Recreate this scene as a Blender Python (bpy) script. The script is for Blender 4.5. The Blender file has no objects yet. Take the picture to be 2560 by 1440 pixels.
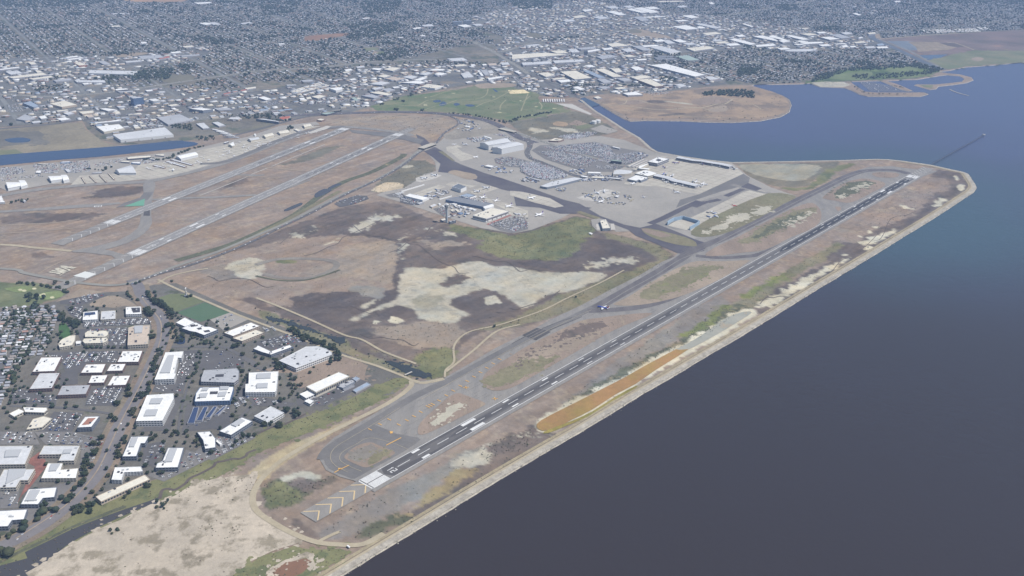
import bpy, math, random
import numpy as np
from mathutils import Vector, Matrix, geometry
R = math.radians
rng = np.random.default_rng(7)
random.seed(7)
scene = bpy.context.scene
# ------------------------------------------------------------------ camera
CAM = (-1755.82, -293.51, 1166.31)
YAW, PITCH, ROLL, FPX = R(90.188), R(22.2397), R(0.8517), 2484.93   # bearing, down, roll, focal for a 2560 px frame
def _axes():
    f = np.array([math.sin(YAW)*math.cos(PITCH), math.cos(YAW)*math.cos(PITCH), -math.sin(PITCH)])
    r = np.array([math.cos(YAW), -math.sin(YAW), 0.]); u = np.cross(r, f)
    return r*math.cos(ROLL)+u*math.sin(ROLL), -r*math.sin(ROLL)+u*math.cos(ROLL), f
AR, AU, AF = _axes()
cd = bpy.data.cameras.new('camera'); cam = bpy.data.objects.new('camera', cd)
scene.collection.objects.link(cam)
cd.sensor_width = 36; cd.lens = FPX/2560*36; cd.clip_start = 1; cd.clip_end = 80000
M4 = Matrix([[AR[i], AU[i], -AF[i], CAM[i]] for i in range(3)]+[[0, 0, 0, 1]])
cam.matrix_world = M4
scene.camera = cam
# ------------------------------------------------------------------ sky, sun, exposure
SUN_B, SUN_E = R(192), R(56)
w = bpy.data.worlds.new('World'); scene.world = w; w.use_nodes = True
nt = w.node_tree; sky = nt.nodes.new('ShaderNodeTexSky'); sky.sky_type = 'NISHITA'; sky.sun_disc = False
sky.sun_elevation = SUN_E; sky.sun_rotation = SUN_B; sky.altitude = 200; sky.air_density = 1.0; sky.dust_density = 1.0
bg = nt.nodes['Background']; nt.links.new(sky.outputs[0], bg.inputs[0]); bg.inputs[1].default_value = 0.10
sl = bpy.data.lights.new('sun', 'SUN'); sl.energy = 4.9; sl.angle = R(0.5); sl.color = (1, .955, .89)
so = bpy.data.objects.new('sun', sl); scene.collection.objects.link(so)
sd = Vector((math.sin(SUN_B)*math.cos(SUN_E), math.cos(SUN_B)*math.cos(SUN_E), math.sin(SUN_E)))
so.rotation_euler = sd.to_track_quat('Z', 'Y').to_euler(); so.location = (0, 0, 3000)
scene.view_settings.view_transform = 'Standard'; scene.view_settings.look = 'None'
scene.view_settings.exposure = 0.07; scene.view_settings.gamma = 1
scene.render.engine = 'CYCLES'
scene.cycles.max_bounces = 4; scene.cycles.volume_bounces = 0; scene.cycles.diffuse_bounces = 2; scene.cycles.glossy_bounces = 2
HAZE = dict(density=4.9e-5, color=(0.42, 0.62, 1.0))
# ------------------------------------------------------------------ survey: photo pixel -> point on the level plane z
def G(px, py, z=0.0):
    dx, dy = (px-1280)/FPX, (720-py)/FPX
    d = AF+AR*dx+AU*dy
    t = (z-CAM[2])/d[2]
    return (CAM[0]+d[0]*t, CAM[1]+d[1]*t, z)
def GP(pts, z=0.0): return [G(x, y, z) for x, y in pts]
def Z(ox, oy, s, pts): return [(ox+x/s, oy+y/s) for x, y in pts]
def pairs(s):
    v = [float(a) for a in s.replace(';', ' ').replace(',', ' ').split()]
    return list(zip(v[::2], v[1::2]))
def Q(s, ox=0, oy=0, k=4): return [(ox+x/k, oy+y/k) for x, y in pairs(s)]
# ------------------------------------------------------------------ materials
MATS = {}; GPAR = {}; PAINT = []
NATURAL = {'dry_grass', 'tan_grass', 'olive_marsh', 'green_marsh', 'dark_scrub', 'dark_marsh', 'darkest_marsh', 'pale_mudflat', 'salt_crust', 'sand_fill', 'grey_silt', 'yellow_dirt', 'ochre_reeds', 'dark_field', 'brown_scrub', 'scrub_tan', 'spring_green', 'greenish_grey', 'pinkish_sand', 'turf', 'light_fairway', 'bunker_sand'}
KEEP = {'dry_field', 'grass_pitch', 'green_strip_inner', 'island_verge', 'sand_bunker', 'fairway', 'grass_patch', 'brown_verge'}
PX0, PY0, PS, PNX, PNY = -260., -2650., 5.6, 830, 930
def srgb(c):
    return tuple(((v/255+0.055)/1.055)**2.4 if v > 10.3 else v/255/12.92 for v in c)
def mat(name, c, rough=.8, metal=0, spec=.3):
    if name in MATS: return MATS[name]
    m = bpy.data.materials.new(name); m.use_nodes = True
    b = m.node_tree.nodes['Principled BSDF']
    b.inputs['Base Color'].default_value = (*c, 1); b.inputs['Roughness'].default_value = rough
    b.inputs['Metallic'].default_value = metal; b.inputs['Specular IOR Level'].default_value = spec
    MATS[name] = m; return m
def gmat(name, ca, cb, s1=.01, mid=None, s2=.06, amt=.25, spot=None, s3=.03, th=.62, soft=.04, rough=.95, stretch=None, detail=6, spec=.15):
    """ground material: broad patches ca/cb, fine mottling, optional spots of a third colour (all linear colours)"""
    if name in MATS: return MATS[name]
    GPAR[name] = (ca, cb, s1, spot, s3, th)
    m = bpy.data.materials.new(name); m.use_nodes = True; n = m.node_tree.nodes; l = m.node_tree.links
    b = n['Principled BSDF']; b.inputs['Roughness'].default_value = rough; b.inputs['Specular IOR Level'].default_value = spec
    tc = n.new('ShaderNodeTexCoord'); src = tc.outputs['Object']
    if stretch:
        mp = n.new('ShaderNodeMapping'); l.new(src, mp.inputs[0]); mp.inputs['Rotation'].default_value = (0, 0, stretch[0]); mp.inputs['Scale'].default_value = (1, stretch[1], 1); src = mp.outputs[0]
    def noise(s, det=detail, rg=.6):
        t = n.new('ShaderNodeTexNoise'); t.inputs['Scale'].default_value = s; t.inputs['Detail'].default_value = det; t.inputs['Roughness'].default_value = rg
        l.new(src, t.inputs['Vector']); return t.outputs['Fac']
    def rng_(o, a, bb, c=0, d=1):
        t = n.new('ShaderNodeMapRange'); l.new(o, t.inputs[0]); t.inputs[1].default_value = a; t.inputs[2].default_value = bb
        t.inputs[3].default_value = c; t.inputs[4].default_value = d; return t.outputs[0]
    def mix(f, x, y, mode='MIX'):
        t = n.new('ShaderNodeMix'); t.data_type = 'RGBA'; t.blend_type = mode
        if isinstance(f, float): t.inputs[0].default_value = f
        else: l.new(f, t.inputs[0])
        for i, v in ((6, x), (7, y)):
            if isinstance(v, tuple): t.inputs[i].default_value = (*v, 1)
            else: l.new(v, t.inputs[i])
        return t.outputs[2]
    col = mix(rng_(noise(s1), .38, .62), ca, cb)
    if spot: col = mix(rng_(noise(s3, 7, .65), th-soft, th+soft), col, spot)
    f = rng_(noise(s2, 8, .75), .3, .7, 1-amt, 1+amt)
    if amt > .09:
        f2 = rng_(noise(s2*4.3+.02, 6, .8), .3, .7, 1-amt*.9, 1+amt*.9); f3 = rng_(noise(s1*.45+.001, 5, .6), .35, .65, 1-amt*.6, 1+amt*.6)
        def mul(a, b_):
            t = n.new('ShaderNodeMath'); t.operation = 'MULTIPLY'; l.new(a, t.inputs[0]); l.new(b_, t.inputs[1]); return t.outputs[0]
        f = mul(mul(f, f2), f3)
    cc = n.new('ShaderNodeCombineColor'); [l.new(f, cc.inputs[i]) for i in range(3)]
    col = mix(1.0, col, cc.outputs[0], 'MULTIPLY')
    l.new(col, b.inputs['Base Color'])
    MATS[name] = m; return m
# ------------------------------------------------------------------ objects
col = scene.collection
def tag(o, label=None, cat=None, group=None, kind=None):
    if label: o['label'] = label
    if cat: o['category'] = cat
    if group: o['group'] = group
    if kind: o['kind'] = kind
    return o
def mesh(name, verts, faces, mats, parent=None, mi=None, smooth=False):
    me = bpy.data.meshes.new(name); me.from_pydata([tuple(v) for v in verts], [], faces)
    for m in (mats if isinstance(mats, (list, tuple)) else [mats]): me.materials.append(m)
    if mi is not None: me.polygons.foreach_set('material_index', mi)
    if smooth: me.polygons.foreach_set('use_smooth', [True]*len(faces))
    me.update()
    o = bpy.data.objects.new(name, me); col.objects.link(o)
    if parent is not None: o.parent = parent
    return o
def empty(name, loc, rz=0):
    o = bpy.data.objects.new(name, None); col.objects.link(o); o.location = loc; o.rotation_euler = (0, 0, rz); o.empty_display_size = 3
    return o
def area2(p):
    a = 0
    for i in range(len(p)): a += p[i-1][0]*p[i][1]-p[i][0]*p[i-1][1]
    return a
def spline(p, n=6, closed=True):
    out = []; N = len(p); K = N if closed else N-1
    for i in range(K):
        if closed: a, b, c, d = p[(i-1) % N], p[i], p[(i+1) % N], p[(i+2) % N]
        else: a, b, c, d = p[max(i-1, 0)], p[i], p[i+1], p[min(i+2, N-1)]
        for k in range(n):
            t = k/n; t2 = t*t; t3 = t2*t
            out.append(tuple(.5*(2*b[j]+(c[j]-a[j])*t+(2*a[j]-5*b[j]+4*c[j]-d[j])*t2+(3*b[j]-a[j]-3*c[j]+d[j])*t3) for j in (0, 1)))
    if not closed: out.append(tuple(p[-1][:2]))
    return out
def roughen(p, amp, step, seed=1):
    rs = random.Random(seed)
    def sub(a, b):
        L = math.hypot(b[0]-a[0], b[1]-a[1])
        if L < step: return [a]
        k = rs.uniform(-1, 1)*amp*L
        m = ((a[0]+b[0])/2-(b[1]-a[1])/L*k, (a[1]+b[1])/2+(b[0]-a[0])/L*k)
        return sub(a, m)+sub(m, b)
    out = []
    for i in range(len(p)): out += sub(p[i], p[(i+1) % len(p)])
    return out
_k = [0]
def lev(L):
    _k[0] += 1
    return L*0.12+(_k[0] % 30)*0.003
def fill(p, z):
    vs = [Vector((x, y, 0)) for x, y in p]
    tris = geometry.tessellate_polygon([vs])
    out = []
    for a, b, c in tris:
        ar = (p[b][0]-p[a][0])*(p[c][1]-p[a][1])-(p[c][0]-p[a][0])*(p[b][1]-p[a][1])
        if abs(ar) < 1e-6: continue
        out.append((a, b, c) if ar > 0 else (a, c, b))
    return [(x, y, z) for x, y in p], out
REG = []
def patch(name, px, L, m, smooth=0, rough=0, step=14, seed=None, parent=None, kind='structure', world=False, label=None):
    p = [tuple(q[:2]) for q in (px if world else GP(px))]
    REG.append((name, p, 0))
    if smooth: p = spline(p, smooth)
    P0 = p
    if rough: p = roughen(p, rough, step, seed or len(name)+len(px)*7+int(px[0][0]))
    if m.name in NATURAL and L <= 11 and name not in KEEP and parent is None and all(PX0 < a < PX0+PS*PNX and PY0 < b < PY0+PS*PNY for a, b in P0):
        PAINT.append((L, len(PAINT), P0, m.name, rough)); return None
    z = lev(L); v, f = fill(p, z)
    if rough:      # ragged natural border: small outlying tufts of the same cover
        rs = random.Random(len(p)*3+int(abs(p[0][0])))
        per = sum(math.hypot(p[i][0]-p[i-1][0], p[i][1]-p[i-1][1]) for i in range(len(p)))
        far = min(math.hypot(a-CAM[0], b-CAM[1]) for a, b in p[::7]); sz = max(1.0, far/2500)
        for _ in range(int(min(1400, per/(6*sz)))):
            i = rs.randrange(len(p)); a, b = p[i-1], p[i]; t = rs.random(); dx, dy = b[0]-a[0], b[1]-a[1]; l_ = math.hypot(dx, dy) or 1
            d_ = rs.gauss(0, 9)*sz; cx, cy = a[0]+dx*t-dy/l_*d_, a[1]+dy*t+dx/l_*d_; r0 = abs(rs.gauss(0, 2.6))*sz+1.2; k = len(v); ph = rs.random()*6
            v += [(cx+r0*rs.uniform(.5, 1.7)*math.cos(ph+q), cy+r0*rs.uniform(.5, 1.7)*math.sin(ph+q), z+.004+.05*rs.random()) for q in (0, 1.25, 2.5, 3.8, 5)]
            f.append((k, k+1, k+2)); f.append((k, k+2, k+3)); f.append((k, k+3, k+4))
    o = mesh(name, v, f, m, parent)
    if parent is None: tag(o, label=label, kind=kind)
    return o
def ribbon_pts(p, w, off=0):
    L, Rr = [], []
    for i in range(len(p)):
        a = p[max(i-1, 0)]; b = p[min(i+1, len(p)-1)]
        dx, dy = b[0]-a[0], b[1]-a[1]; d = math.hypot(dx, dy) or 1
        nx, ny = -dy/d, dx/d
        L.append((p[i][0]+nx*(off+w/2), p[i][1]+ny*(off+w/2))); Rr.append((p[i][0]+nx*(off-w/2), p[i][1]+ny*(off-w/2)))
    return L, Rr
def road(name, px, w, L, m, smooth=6, off=0, parent=None, kind='structure', world=False, label=None):
    p = [tuple(q[:2]) for q in (px if world else GP(px))]
    if smooth: p = spline(p, smooth, closed=False)
    A, B = ribbon_pts(p, w, off); z = lev(L); REG.append((name, p, w))
    v = [(x, y, z) for x, y in A]+[(x, y, z) for x, y in B]; n = len(p)
    o = mesh(name, v, [(n+i, n+i+1, i+1, i) for i in range(n-1)], m, parent)
    if parent is None: tag(o, label=label, kind=kind)
    return o
def quads(name, qs, z, m, parent=None, kind='structure'):
    """many flat painted quads in one mesh; qs = lists of 3+ world xy points"""
    v, f = [], []
    for q in qs:
        if area2(q) < 0: q = q[::-1]
        b = len(v); v += [(x, y, z) for x, y in q]; f.append(tuple(range(b, b+len(q))))
    o = mesh(name, v, f, m, parent)
    if parent is None: tag(o, kind=kind)
    return o
def inside(P, poly):
    """P (n,2) world points, poly list of xy"""
    x, y = P[:, 0], P[:, 1]; r = np.zeros(len(P), bool); n = len(poly); j = n-1
    for i in range(n):
        xi, yi = poly[i][0], poly[i][1]; xj, yj = poly[j][0], poly[j][1]
        if yi != yj:
            r ^= ((yi > y) != (yj > y)) & (x < (xj-xi)*(y-yi)/(yj-yi)+xi)
        j = i
    return r
def mass(name, tv, tf, pos, rz, sc, mats, fmi, parent=None):
    """one mesh of many copies of a small template. tv (n,3), tf list of faces, pos (m,3), rz (m), sc (m,3); fmi (m, nf) material index per face"""
    tv = np.asarray(tv, float); m = len(pos); n = len(tv)
    c, s = np.cos(rz)[:, None], np.sin(rz)[:, None]
    V = tv[None]*sc[:, None, :]
    X = V[..., 0]*c-V[..., 1]*s+pos[:, 0:1]; Y = V[..., 0]*s+V[..., 1]*c+pos[:, 1:2]; Zz = V[..., 2]+pos[:, 2:3]
    co = np.stack([X, Y, Zz], -1).reshape(-1, 3)
    ls = np.array([len(f) for f in tf]); flat = np.concatenate([np.array(f) for f in tf])
    loops = (flat[None]+(np.arange(m)*n)[:, None]).ravel()
    tot = np.tile(ls, m); st = np.concatenate([[0], np.cumsum(tot)[:-1]])
    me = bpy.data.meshes.new(name); me.vertices.add(len(co)); me.vertices.foreach_set('co', co.astype(np.float32).ravel())
    me.loops.add(len(loops)); me.loops.foreach_set('vertex_index', loops.astype(np.int32))
    me.polygons.add(len(tot)); me.polygons.foreach_set('loop_start', st.astype(np.int32)); me.polygons.foreach_set('loop_total', tot.astype(np.int32))
    for mt in mats: me.materials.append(mt)
    me.polygons.foreach_set('material_index', np.asarray(fmi).astype(np.int32).ravel())
    me.update(calc_edges=True)
    o = bpy.data.objects.new(name, me); col.objects.link(o)
    if parent is not None: o.parent = parent
    return o
class MB:
    def __init__(s): s.v = []; s.f = []; s.m = []
    def add(s, v, f, mi=0):
        b = len(s.v); s.v += [tuple(q) for q in v]; s.f += [tuple(b+i for i in q) for q in f]; s.m += [mi]*len(f)
    def box(s, x0, x1, y0, y1, z0, z1, mi=0):
        s.add([(x0, y0, z0), (x1, y0, z0), (x1, y1, z0), (x0, y1, z0), (x0, y0, z1), (x1, y0, z1), (x1, y1, z1), (x0, y1, z1)],
              [(0, 3, 2, 1), (4, 5, 6, 7), (0, 1, 5, 4), (1, 2, 6, 5), (2, 3, 7, 6), (3, 0, 4, 7)], mi)
    def rings(s, rs, mi=0, cap=True):
        n = len(rs[0]); v = [p for r in rs for p in r]; f = []
        for k in range(len(rs)-1):
            for i in range(n): f.append((k*n+i, k*n+(i+1) % n, (k+1)*n+(i+1) % n, (k+1)*n+i))
        if cap: f.append(tuple(range(n))[::-1]); f.append(tuple((len(rs)-1)*n+i for i in range(n)))
        s.add(v, f, mi)
    def lathe(s, prof, n=12, c=(0, 0, 0), mi=0):
        s.rings([[(c[0]+r*math.cos(2*math.pi*i/n), c[1]+r*math.sin(2*math.pi*i/n), c[2]+z) for i in range(n)] for r, z in prof], mi)
    def build(s, name, mats, parent=None, smooth=False):
        return mesh(name, s.v, s.f, mats, parent, s.m, smooth)
def copy_tree(o, parent=None):
    c = o.copy(); col.objects.link(c); c.parent = parent
    for ch in o.children: copy_tree(ch, c)
    return c
# ------------------------------------------------------------------ palette (linear base colours)
C = lambda r, g, b, k=1.0: tuple(v*q for v, q in zip(srgb((r, g, b)), (.98, 1.0, .93)))
Cp = lambda r, g, b: srgb((r, g, b))
m_dry = gmat('dry_grass', C(145, 128, 118), C(134, 119, 110), .006, s2=.05, amt=.13, spot=C(150, 135, 121), s3=.012, stretch=(R(40), 3))
m_tan = gmat('tan_grass', C(153, 138, 125), C(141, 127, 116), .008, amt=.13)
m_olive = gmat('olive_marsh', C(118, 114, 92), C(126, 118, 98), .01, amt=.2, spot=C(106, 106, 82), s3=.02)
m_green = gmat('green_marsh', C(110, 110, 80), C(124, 121, 90), .008, amt=.16, spot=C(96, 100, 74), s3=.03, th=.55)
m_scrub = gmat('dark_scrub', C(98, 98, 82), C(88, 90, 74), .03, amt=.3, spot=C(130, 118, 96), s3=.03)
m_mud = gmat('dark_marsh', C(105, 93, 89), C(115, 102, 96), .006, amt=.14, spot=C(92, 84, 80), s3=.01, th=.55)
m_mud2 = gmat('darkest_marsh', C(92, 83, 82), C(99, 89, 86), .01, amt=.12)
m_salt = gmat('pale_mudflat', C(182, 174, 162), C(170, 164, 152), .006, amt=.11, spot=C(150, 145, 136), s3=.015, th=.6, soft=.12)
m_saltw = gmat('salt_crust', C(200, 192, 176), C(186, 178, 162), .02, amt=.08)
m_sand = gmat('sand_fill', C(184, 171, 159), C(168, 157, 147), .008, amt=.14, spot=C(138, 128, 115), s3=.022, th=.55, soft=.05)
m_grey = gmat('grey_silt', C(136, 130, 124), C(124, 116, 112), .01, amt=.16)
m_dirt = gmat('dirt_road', C(172, 160, 142), C(160, 148, 130), .02, amt=.1)
m_dirty = gmat('yellow_dirt', C(172, 156, 128), C(164, 148, 124), .02, amt=.1)
m_orange = gmat('orange_brine', C(160, 122, 80), C(146, 116, 76), .006, amt=.14, spot=C(146, 126, 70), s3=.008, th=.56, soft=.1, rough=.5)
m_brine = gmat('pale_brine', C(160, 156, 148), C(146, 146, 140), .01, amt=.06, spot=C(164, 146, 126), s3=.01, rough=.5)
m_rust = gmat('rust_pond', C(130, 98, 80), C(116, 90, 76), .01, amt=.06, rough=.4)
m_ochre = gmat('ochre_reeds', C(156, 138, 104), C(142, 124, 96), .02, amt=.2, spot=C(116, 96, 76), s3=.03)
m_turf = gmat('turf', C(104, 110, 84), C(110, 114, 88), .01, amt=.12)
m_turf2 = gmat('pitch_turf', C(82, 104, 84), C(86, 106, 86), .01, amt=.06)
m_golf = gmat('golf_turf', C(110, 114, 88), C(124, 123, 99), .008, amt=.13, spot=C(94, 108, 78), s3=.006, th=.53, soft=.05)
m_hill = gmat('landfill_grass', C(160, 138, 118), C(146, 126, 110), .004, amt=.15, spot=C(124, 110, 100), s3=.005, th=.53, soft=.06)
m_park = gmat('shoreline_green', C(106, 112, 88), C(126, 122, 100), .004, amt=.15)
m_field = gmat('dark_field', C(108, 104, 94), C(116, 110, 98), .005, amt=.15)
m_gg = gmat('greenish_grey', C(146, 142, 130), C(152, 146, 134), .006)
m_rock = gmat('riprap', C(172, 164, 156), C(152, 144, 137), .08, s2=.3, amt=.25)
m_asph = gmat('asphalt', Cp(108, 106, 104), Cp(117, 114, 111), .01, amt=.1)
m_asphd = gmat('dark_asphalt', Cp(80, 78, 78), Cp(90, 87, 86), .008, amt=.08)
m_twy = gmat('taxiway_asphalt', Cp(94, 90, 91), Cp(108, 104, 103), .006, amt=.07, stretch=(R(40), 4))
m_shld = gmat('shoulder_asphalt', Cp(128, 125, 121), Cp(138, 134, 128), .01, amt=.1, stretch=(R(40), 5))
m_ramp = gmat('ramp_pavement', Cp(146, 142, 135), Cp(154, 149, 141), .006, amt=.1)
m_conc = gmat('apron_concrete', Cp(178, 173, 160), Cp(168, 162, 151), .01, amt=.1)
m_conc2 = gmat('pale_concrete', Cp(184, 180, 172), Cp(176, 172, 164), .02, amt=.05)
m_lot = gmat('lot_asphalt', Cp(120, 117, 114), Cp(110, 108, 107), .01, amt=.12)
m_lotd = gmat('fresh_lot_asphalt', Cp(90, 89, 90), Cp(98, 96, 96), .01, amt=.08)
m_urban = gmat('urban_ground', C(108, 104, 100), C(126, 116, 106), .004, s2=.03, amt=.3, spot=C(86, 90, 80), s3=.008, th=.55)
m_indust = gmat('industrial_ground', C(116, 114, 114), C(102, 101, 103), .004, s2=.04, amt=.3, spot=C(128, 118, 108), s3=.006, th=.58)
m_white = gmat('runway_paint', (.66, .66, .64), (.58, .58, .57), .05, amt=.06, rough=.7)
m_yel = mat('yellow_paint', C(212, 164, 92), .8); m_yel2 = mat('pale_yellow_paint', C(206, 180, 140), .8)
m_rubber = gmat('rubbered_asphalt', C(64, 63, 68), C(74, 72, 76), .01, amt=.08, stretch=(R(40), 6))
m_teal = mat('teal_paint', C(104, 152, 132), .9)
# ------------------------------------------------------------------ water
def water_mat(name, deep, rough=.12, scale=.02, st=.35, blot=None):
    m = bpy.data.materials.new(name); m.use_nodes = True; n = m.node_tree.nodes; l = m.node_tree.links; b = n['Principled BSDF']
    b.inputs['Base Color'].default_value = (*deep, 1); b.inputs['Roughness'].default_value = rough; b.inputs['IOR'].default_value = 1.33
    b.inputs['Specular IOR Level'].default_value = .5
    tc = n.new('ShaderNodeTexCoord')
    t = n.new('ShaderNodeTexNoise'); t.inputs['Scale'].default_value = scale; t.inputs['Detail'].default_value = 9; t.inputs['Roughness'].default_value = .62
    l.new(tc.outputs['Object'], t.inputs['Vector'])
    bp = n.new('ShaderNodeBump'); bp.inputs['Strength'].default_value = st; bp.inputs['Distance'].default_value = 3
    l.new(t.outputs['Fac'], bp.inputs['Height']); l.new(bp.outputs[0], b.inputs['Normal'])
    if blot:
        t2 = n.new('ShaderNodeTexNoise'); t2.inputs['Scale'].default_value = .0009; t2.inputs['Detail'].default_value = 3
        mp = n.new('ShaderNodeMapping'); mp.inputs['Scale'].default_value = (1, .35, 1); mp.inputs['Rotation'].default_value = (0, 0, R(35)); l.new(tc.outputs['Object'], mp.inputs[0]); l.new(mp.outputs[0], t2.inputs['Vector'])
        r = n.new('ShaderNodeMapRange'); r.inputs[1].default_value = .4; r.inputs[2].default_value = .62; l.new(t2.outputs['Fac'], r.inputs[0])
        x = n.new('ShaderNodeMix'); x.data_type = 'RGBA'; l.new(r.outputs[0], x.inputs[0]); x.inputs[6].default_value = (*deep, 1); x.inputs[7].default_value = (*blot, 1); l.new(x.outputs[2], b.inputs['Base Color'])
    MATS[name] = m; return m
def bay_mat():
    m = water_mat('bay_water_surface', (.034, .028, .028), rough=.25, scale=.03, st=.3); n = m.node_tree.nodes; l = m.node_tree.links; b = n['Principled BSDF']
    tc = n['Texture Coordinate']
    def nz(s, d): t = n.new('ShaderNodeTexNoise'); t.inputs['Scale'].default_value = s; t.inputs['Detail'].default_value = d; l.new(tc.outputs['Object'], t.inputs['Vector']); return t.outputs['Fac']
    def mth(op, a, b_):
        t = n.new('ShaderNodeMath'); t.operation = op
        for i, v in enumerate((a, b_)):
            if isinstance(v, (int, float)): t.inputs[i].default_value = v
            else: l.new(v, t.inputs[i])
        return t.outputs[0]
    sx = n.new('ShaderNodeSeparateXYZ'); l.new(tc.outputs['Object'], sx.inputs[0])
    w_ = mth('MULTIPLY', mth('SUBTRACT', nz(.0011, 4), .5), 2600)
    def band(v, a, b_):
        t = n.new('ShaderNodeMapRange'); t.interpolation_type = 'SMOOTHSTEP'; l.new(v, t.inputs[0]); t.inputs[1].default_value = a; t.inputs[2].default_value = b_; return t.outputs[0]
    def mx(f, x, y):
        t = n.new('ShaderNodeMix'); t.data_type = 'RGBA'; l.new(f, t.inputs[0])
        for i, v in ((6, x), (7, y)):
            if isinstance(v, tuple): t.inputs[i].default_value = (*v, 1)
            else: l.new(v, t.inputs[i])
        return t.outputs[2]
    # painted gradient, brown to blue eastward, standing in for sky reflection and distance haze
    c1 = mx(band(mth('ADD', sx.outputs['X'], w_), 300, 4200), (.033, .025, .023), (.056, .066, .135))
    # green tinted shallows round the levee tip
    dx = mth('SUBTRACT', sx.outputs['X'], 2100); dy = mth('ADD', sx.outputs['Y'], 1750); d_ = mth('SQRT', mth('ADD', mth('MULTIPLY', dx, dx), mth('MULTIPLY', dy, dy)), 0)
    c2 = mx(band(mth('ADD', d_, mth('MULTIPLY', w_, .3)), 1250, 350), c1, (.040, .070, .086))
    l.new(c2, b.inputs['Base Color']); return m
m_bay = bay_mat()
m_pond = water_mat('pond_surface', (.030, .045, .085), rough=.1)
m_slough = water_mat('slough_surface', (.066, .063, .064), rough=.25)
m_canal = water_mat('canal_surface', (.030, .050, .105), rough=.1)
BIG = 26000
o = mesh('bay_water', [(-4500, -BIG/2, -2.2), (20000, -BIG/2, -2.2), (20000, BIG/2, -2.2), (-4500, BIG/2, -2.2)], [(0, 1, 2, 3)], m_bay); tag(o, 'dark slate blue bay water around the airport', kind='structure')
# shallow sediment showing through along the levee tip: real teal water tint
# ------------------------------------------------------------------ land sheet, with rock slope down to the water
SHORE = ([(700, 1529), (847, 1440), (955, 1374), (1064, 1308), (1170, 1243), (1280, 1177), (1365, 1127), (1450, 1078), (1525, 1032), (1600, 986), (1680, 940), (1760, 892), (1840, 845), (1920, 797), (1980, 760), (2045, 720), (2120, 675), (2195, 630), (2257, 591), (2320, 553), (2376, 517), (2432, 480), (2440, 470), (2438, 462), (2420, 435), (2407, 430), (2378, 424), (2330, 413), (2260, 403), (2222, 399), (2190, 398), (2100, 401), (2000, 403), (1900, 405), (1830, 406), (1770, 400), (1700, 390), (1645, 380), (1630, 372), (1600, 345), (1560, 322), (1520, 296), (1490, 278), (1470, 262), (1455, 250), (1448, 244),
  (1462, 242), (1478, 250), (1500, 262), (1530, 280), (1560, 297), (1576, 303), (1610, 301), (1700, 302), (1760, 305), (1830, 306), (1900, 302), (1950, 292), (1972, 280), (1978, 262), (1972, 248), (1955, 238), (1930, 230), (1905, 222), (1880, 214), (1890, 209), (1930, 211), (2000, 210), (2025, 208), (2050, 217), (2110, 219), (2130, 226), (2150, 236), (2170, 241), (2300, 241), (2321, 235), (2310, 231), (2190, 231), (2162, 229), (2140, 215), (2125, 204), (2200, 202), (2225, 212), (2250, 222), (2270, 228), (2280, 226), (2262, 218), (2240, 209), (2215, 202), (2245, 201), (2250, 199), (2290, 199), (2330, 192), (2365, 187), (2400, 190), (2412, 197), (2405, 204), (2370, 208), (2340, 211), (2290, 211), (2286, 213), (2325, 224), (2340, 222), (2345, 216), (2380, 212), (2415, 207), (2433, 200), (2428, 193), (2400, 186), (2370, 183), (2345, 179),
  (2375, 176), (2410, 168), (2480, 163), (2560, 155), (2700, 146), (2900, 132), (3400, 110)])
SW = [tuple(q[:2]) for q in GP(SHORE, 0)]
back = [(19500, SW[-1][1]-2500), (19500, 12900), (-4400, 12900), (-4400, 1200), (-1500, 100), (-900, -700)]
def shore_land():
    P = roughen(SW[:-1], .018, 25, 5)[:-0 or None]
    P = SW
    pts = []
    for i in range(len(P)-1):
        a, b = P[i], P[i+1]; L = math.hypot(b[0]-a[0], b[1]-a[1]); k = max(1, int(L/22)) if i < 45 else 1
        for j in range(k): pts.append((a[0]+(b[0]-a[0])*j/k+random.uniform(-.9, .9)*(k > 1), a[1]+(b[1]-a[1])*j/k+random.uniform(-.9, .9)*(k > 1)))
    pts.append(P[-1])
    ring = pts+back
    v, f = fill(ring, 0.0)
    # skirt of rock, sloping to below the waterline
    n = len(pts); sk = []
    A, B = ribbon_pts(pts, 9)
    side = -1
    outer = []
    s = 1 if area2(ring) > 0 else -1
    for i in range(n):
        q = B[i] if s > 0 else A[i]; outer.append((q[0], q[1], -3.0))
    return pts, v, f, outer
pts, v, f, outer = shore_land()
tag(mesh('ground', v, f, m_dry), 'flat filled land of the airfield and the city plain beyond', kind='structure')
n = len(pts)
sk = mesh('rock_shore', [(x, y, 0) for x, y in pts]+outer, [(i, i+1, n+i+1, n+i) for i in range(n-1)], m_rock); tag(sk, 'pale boulder slope along the waterline', kind='structure')
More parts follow.
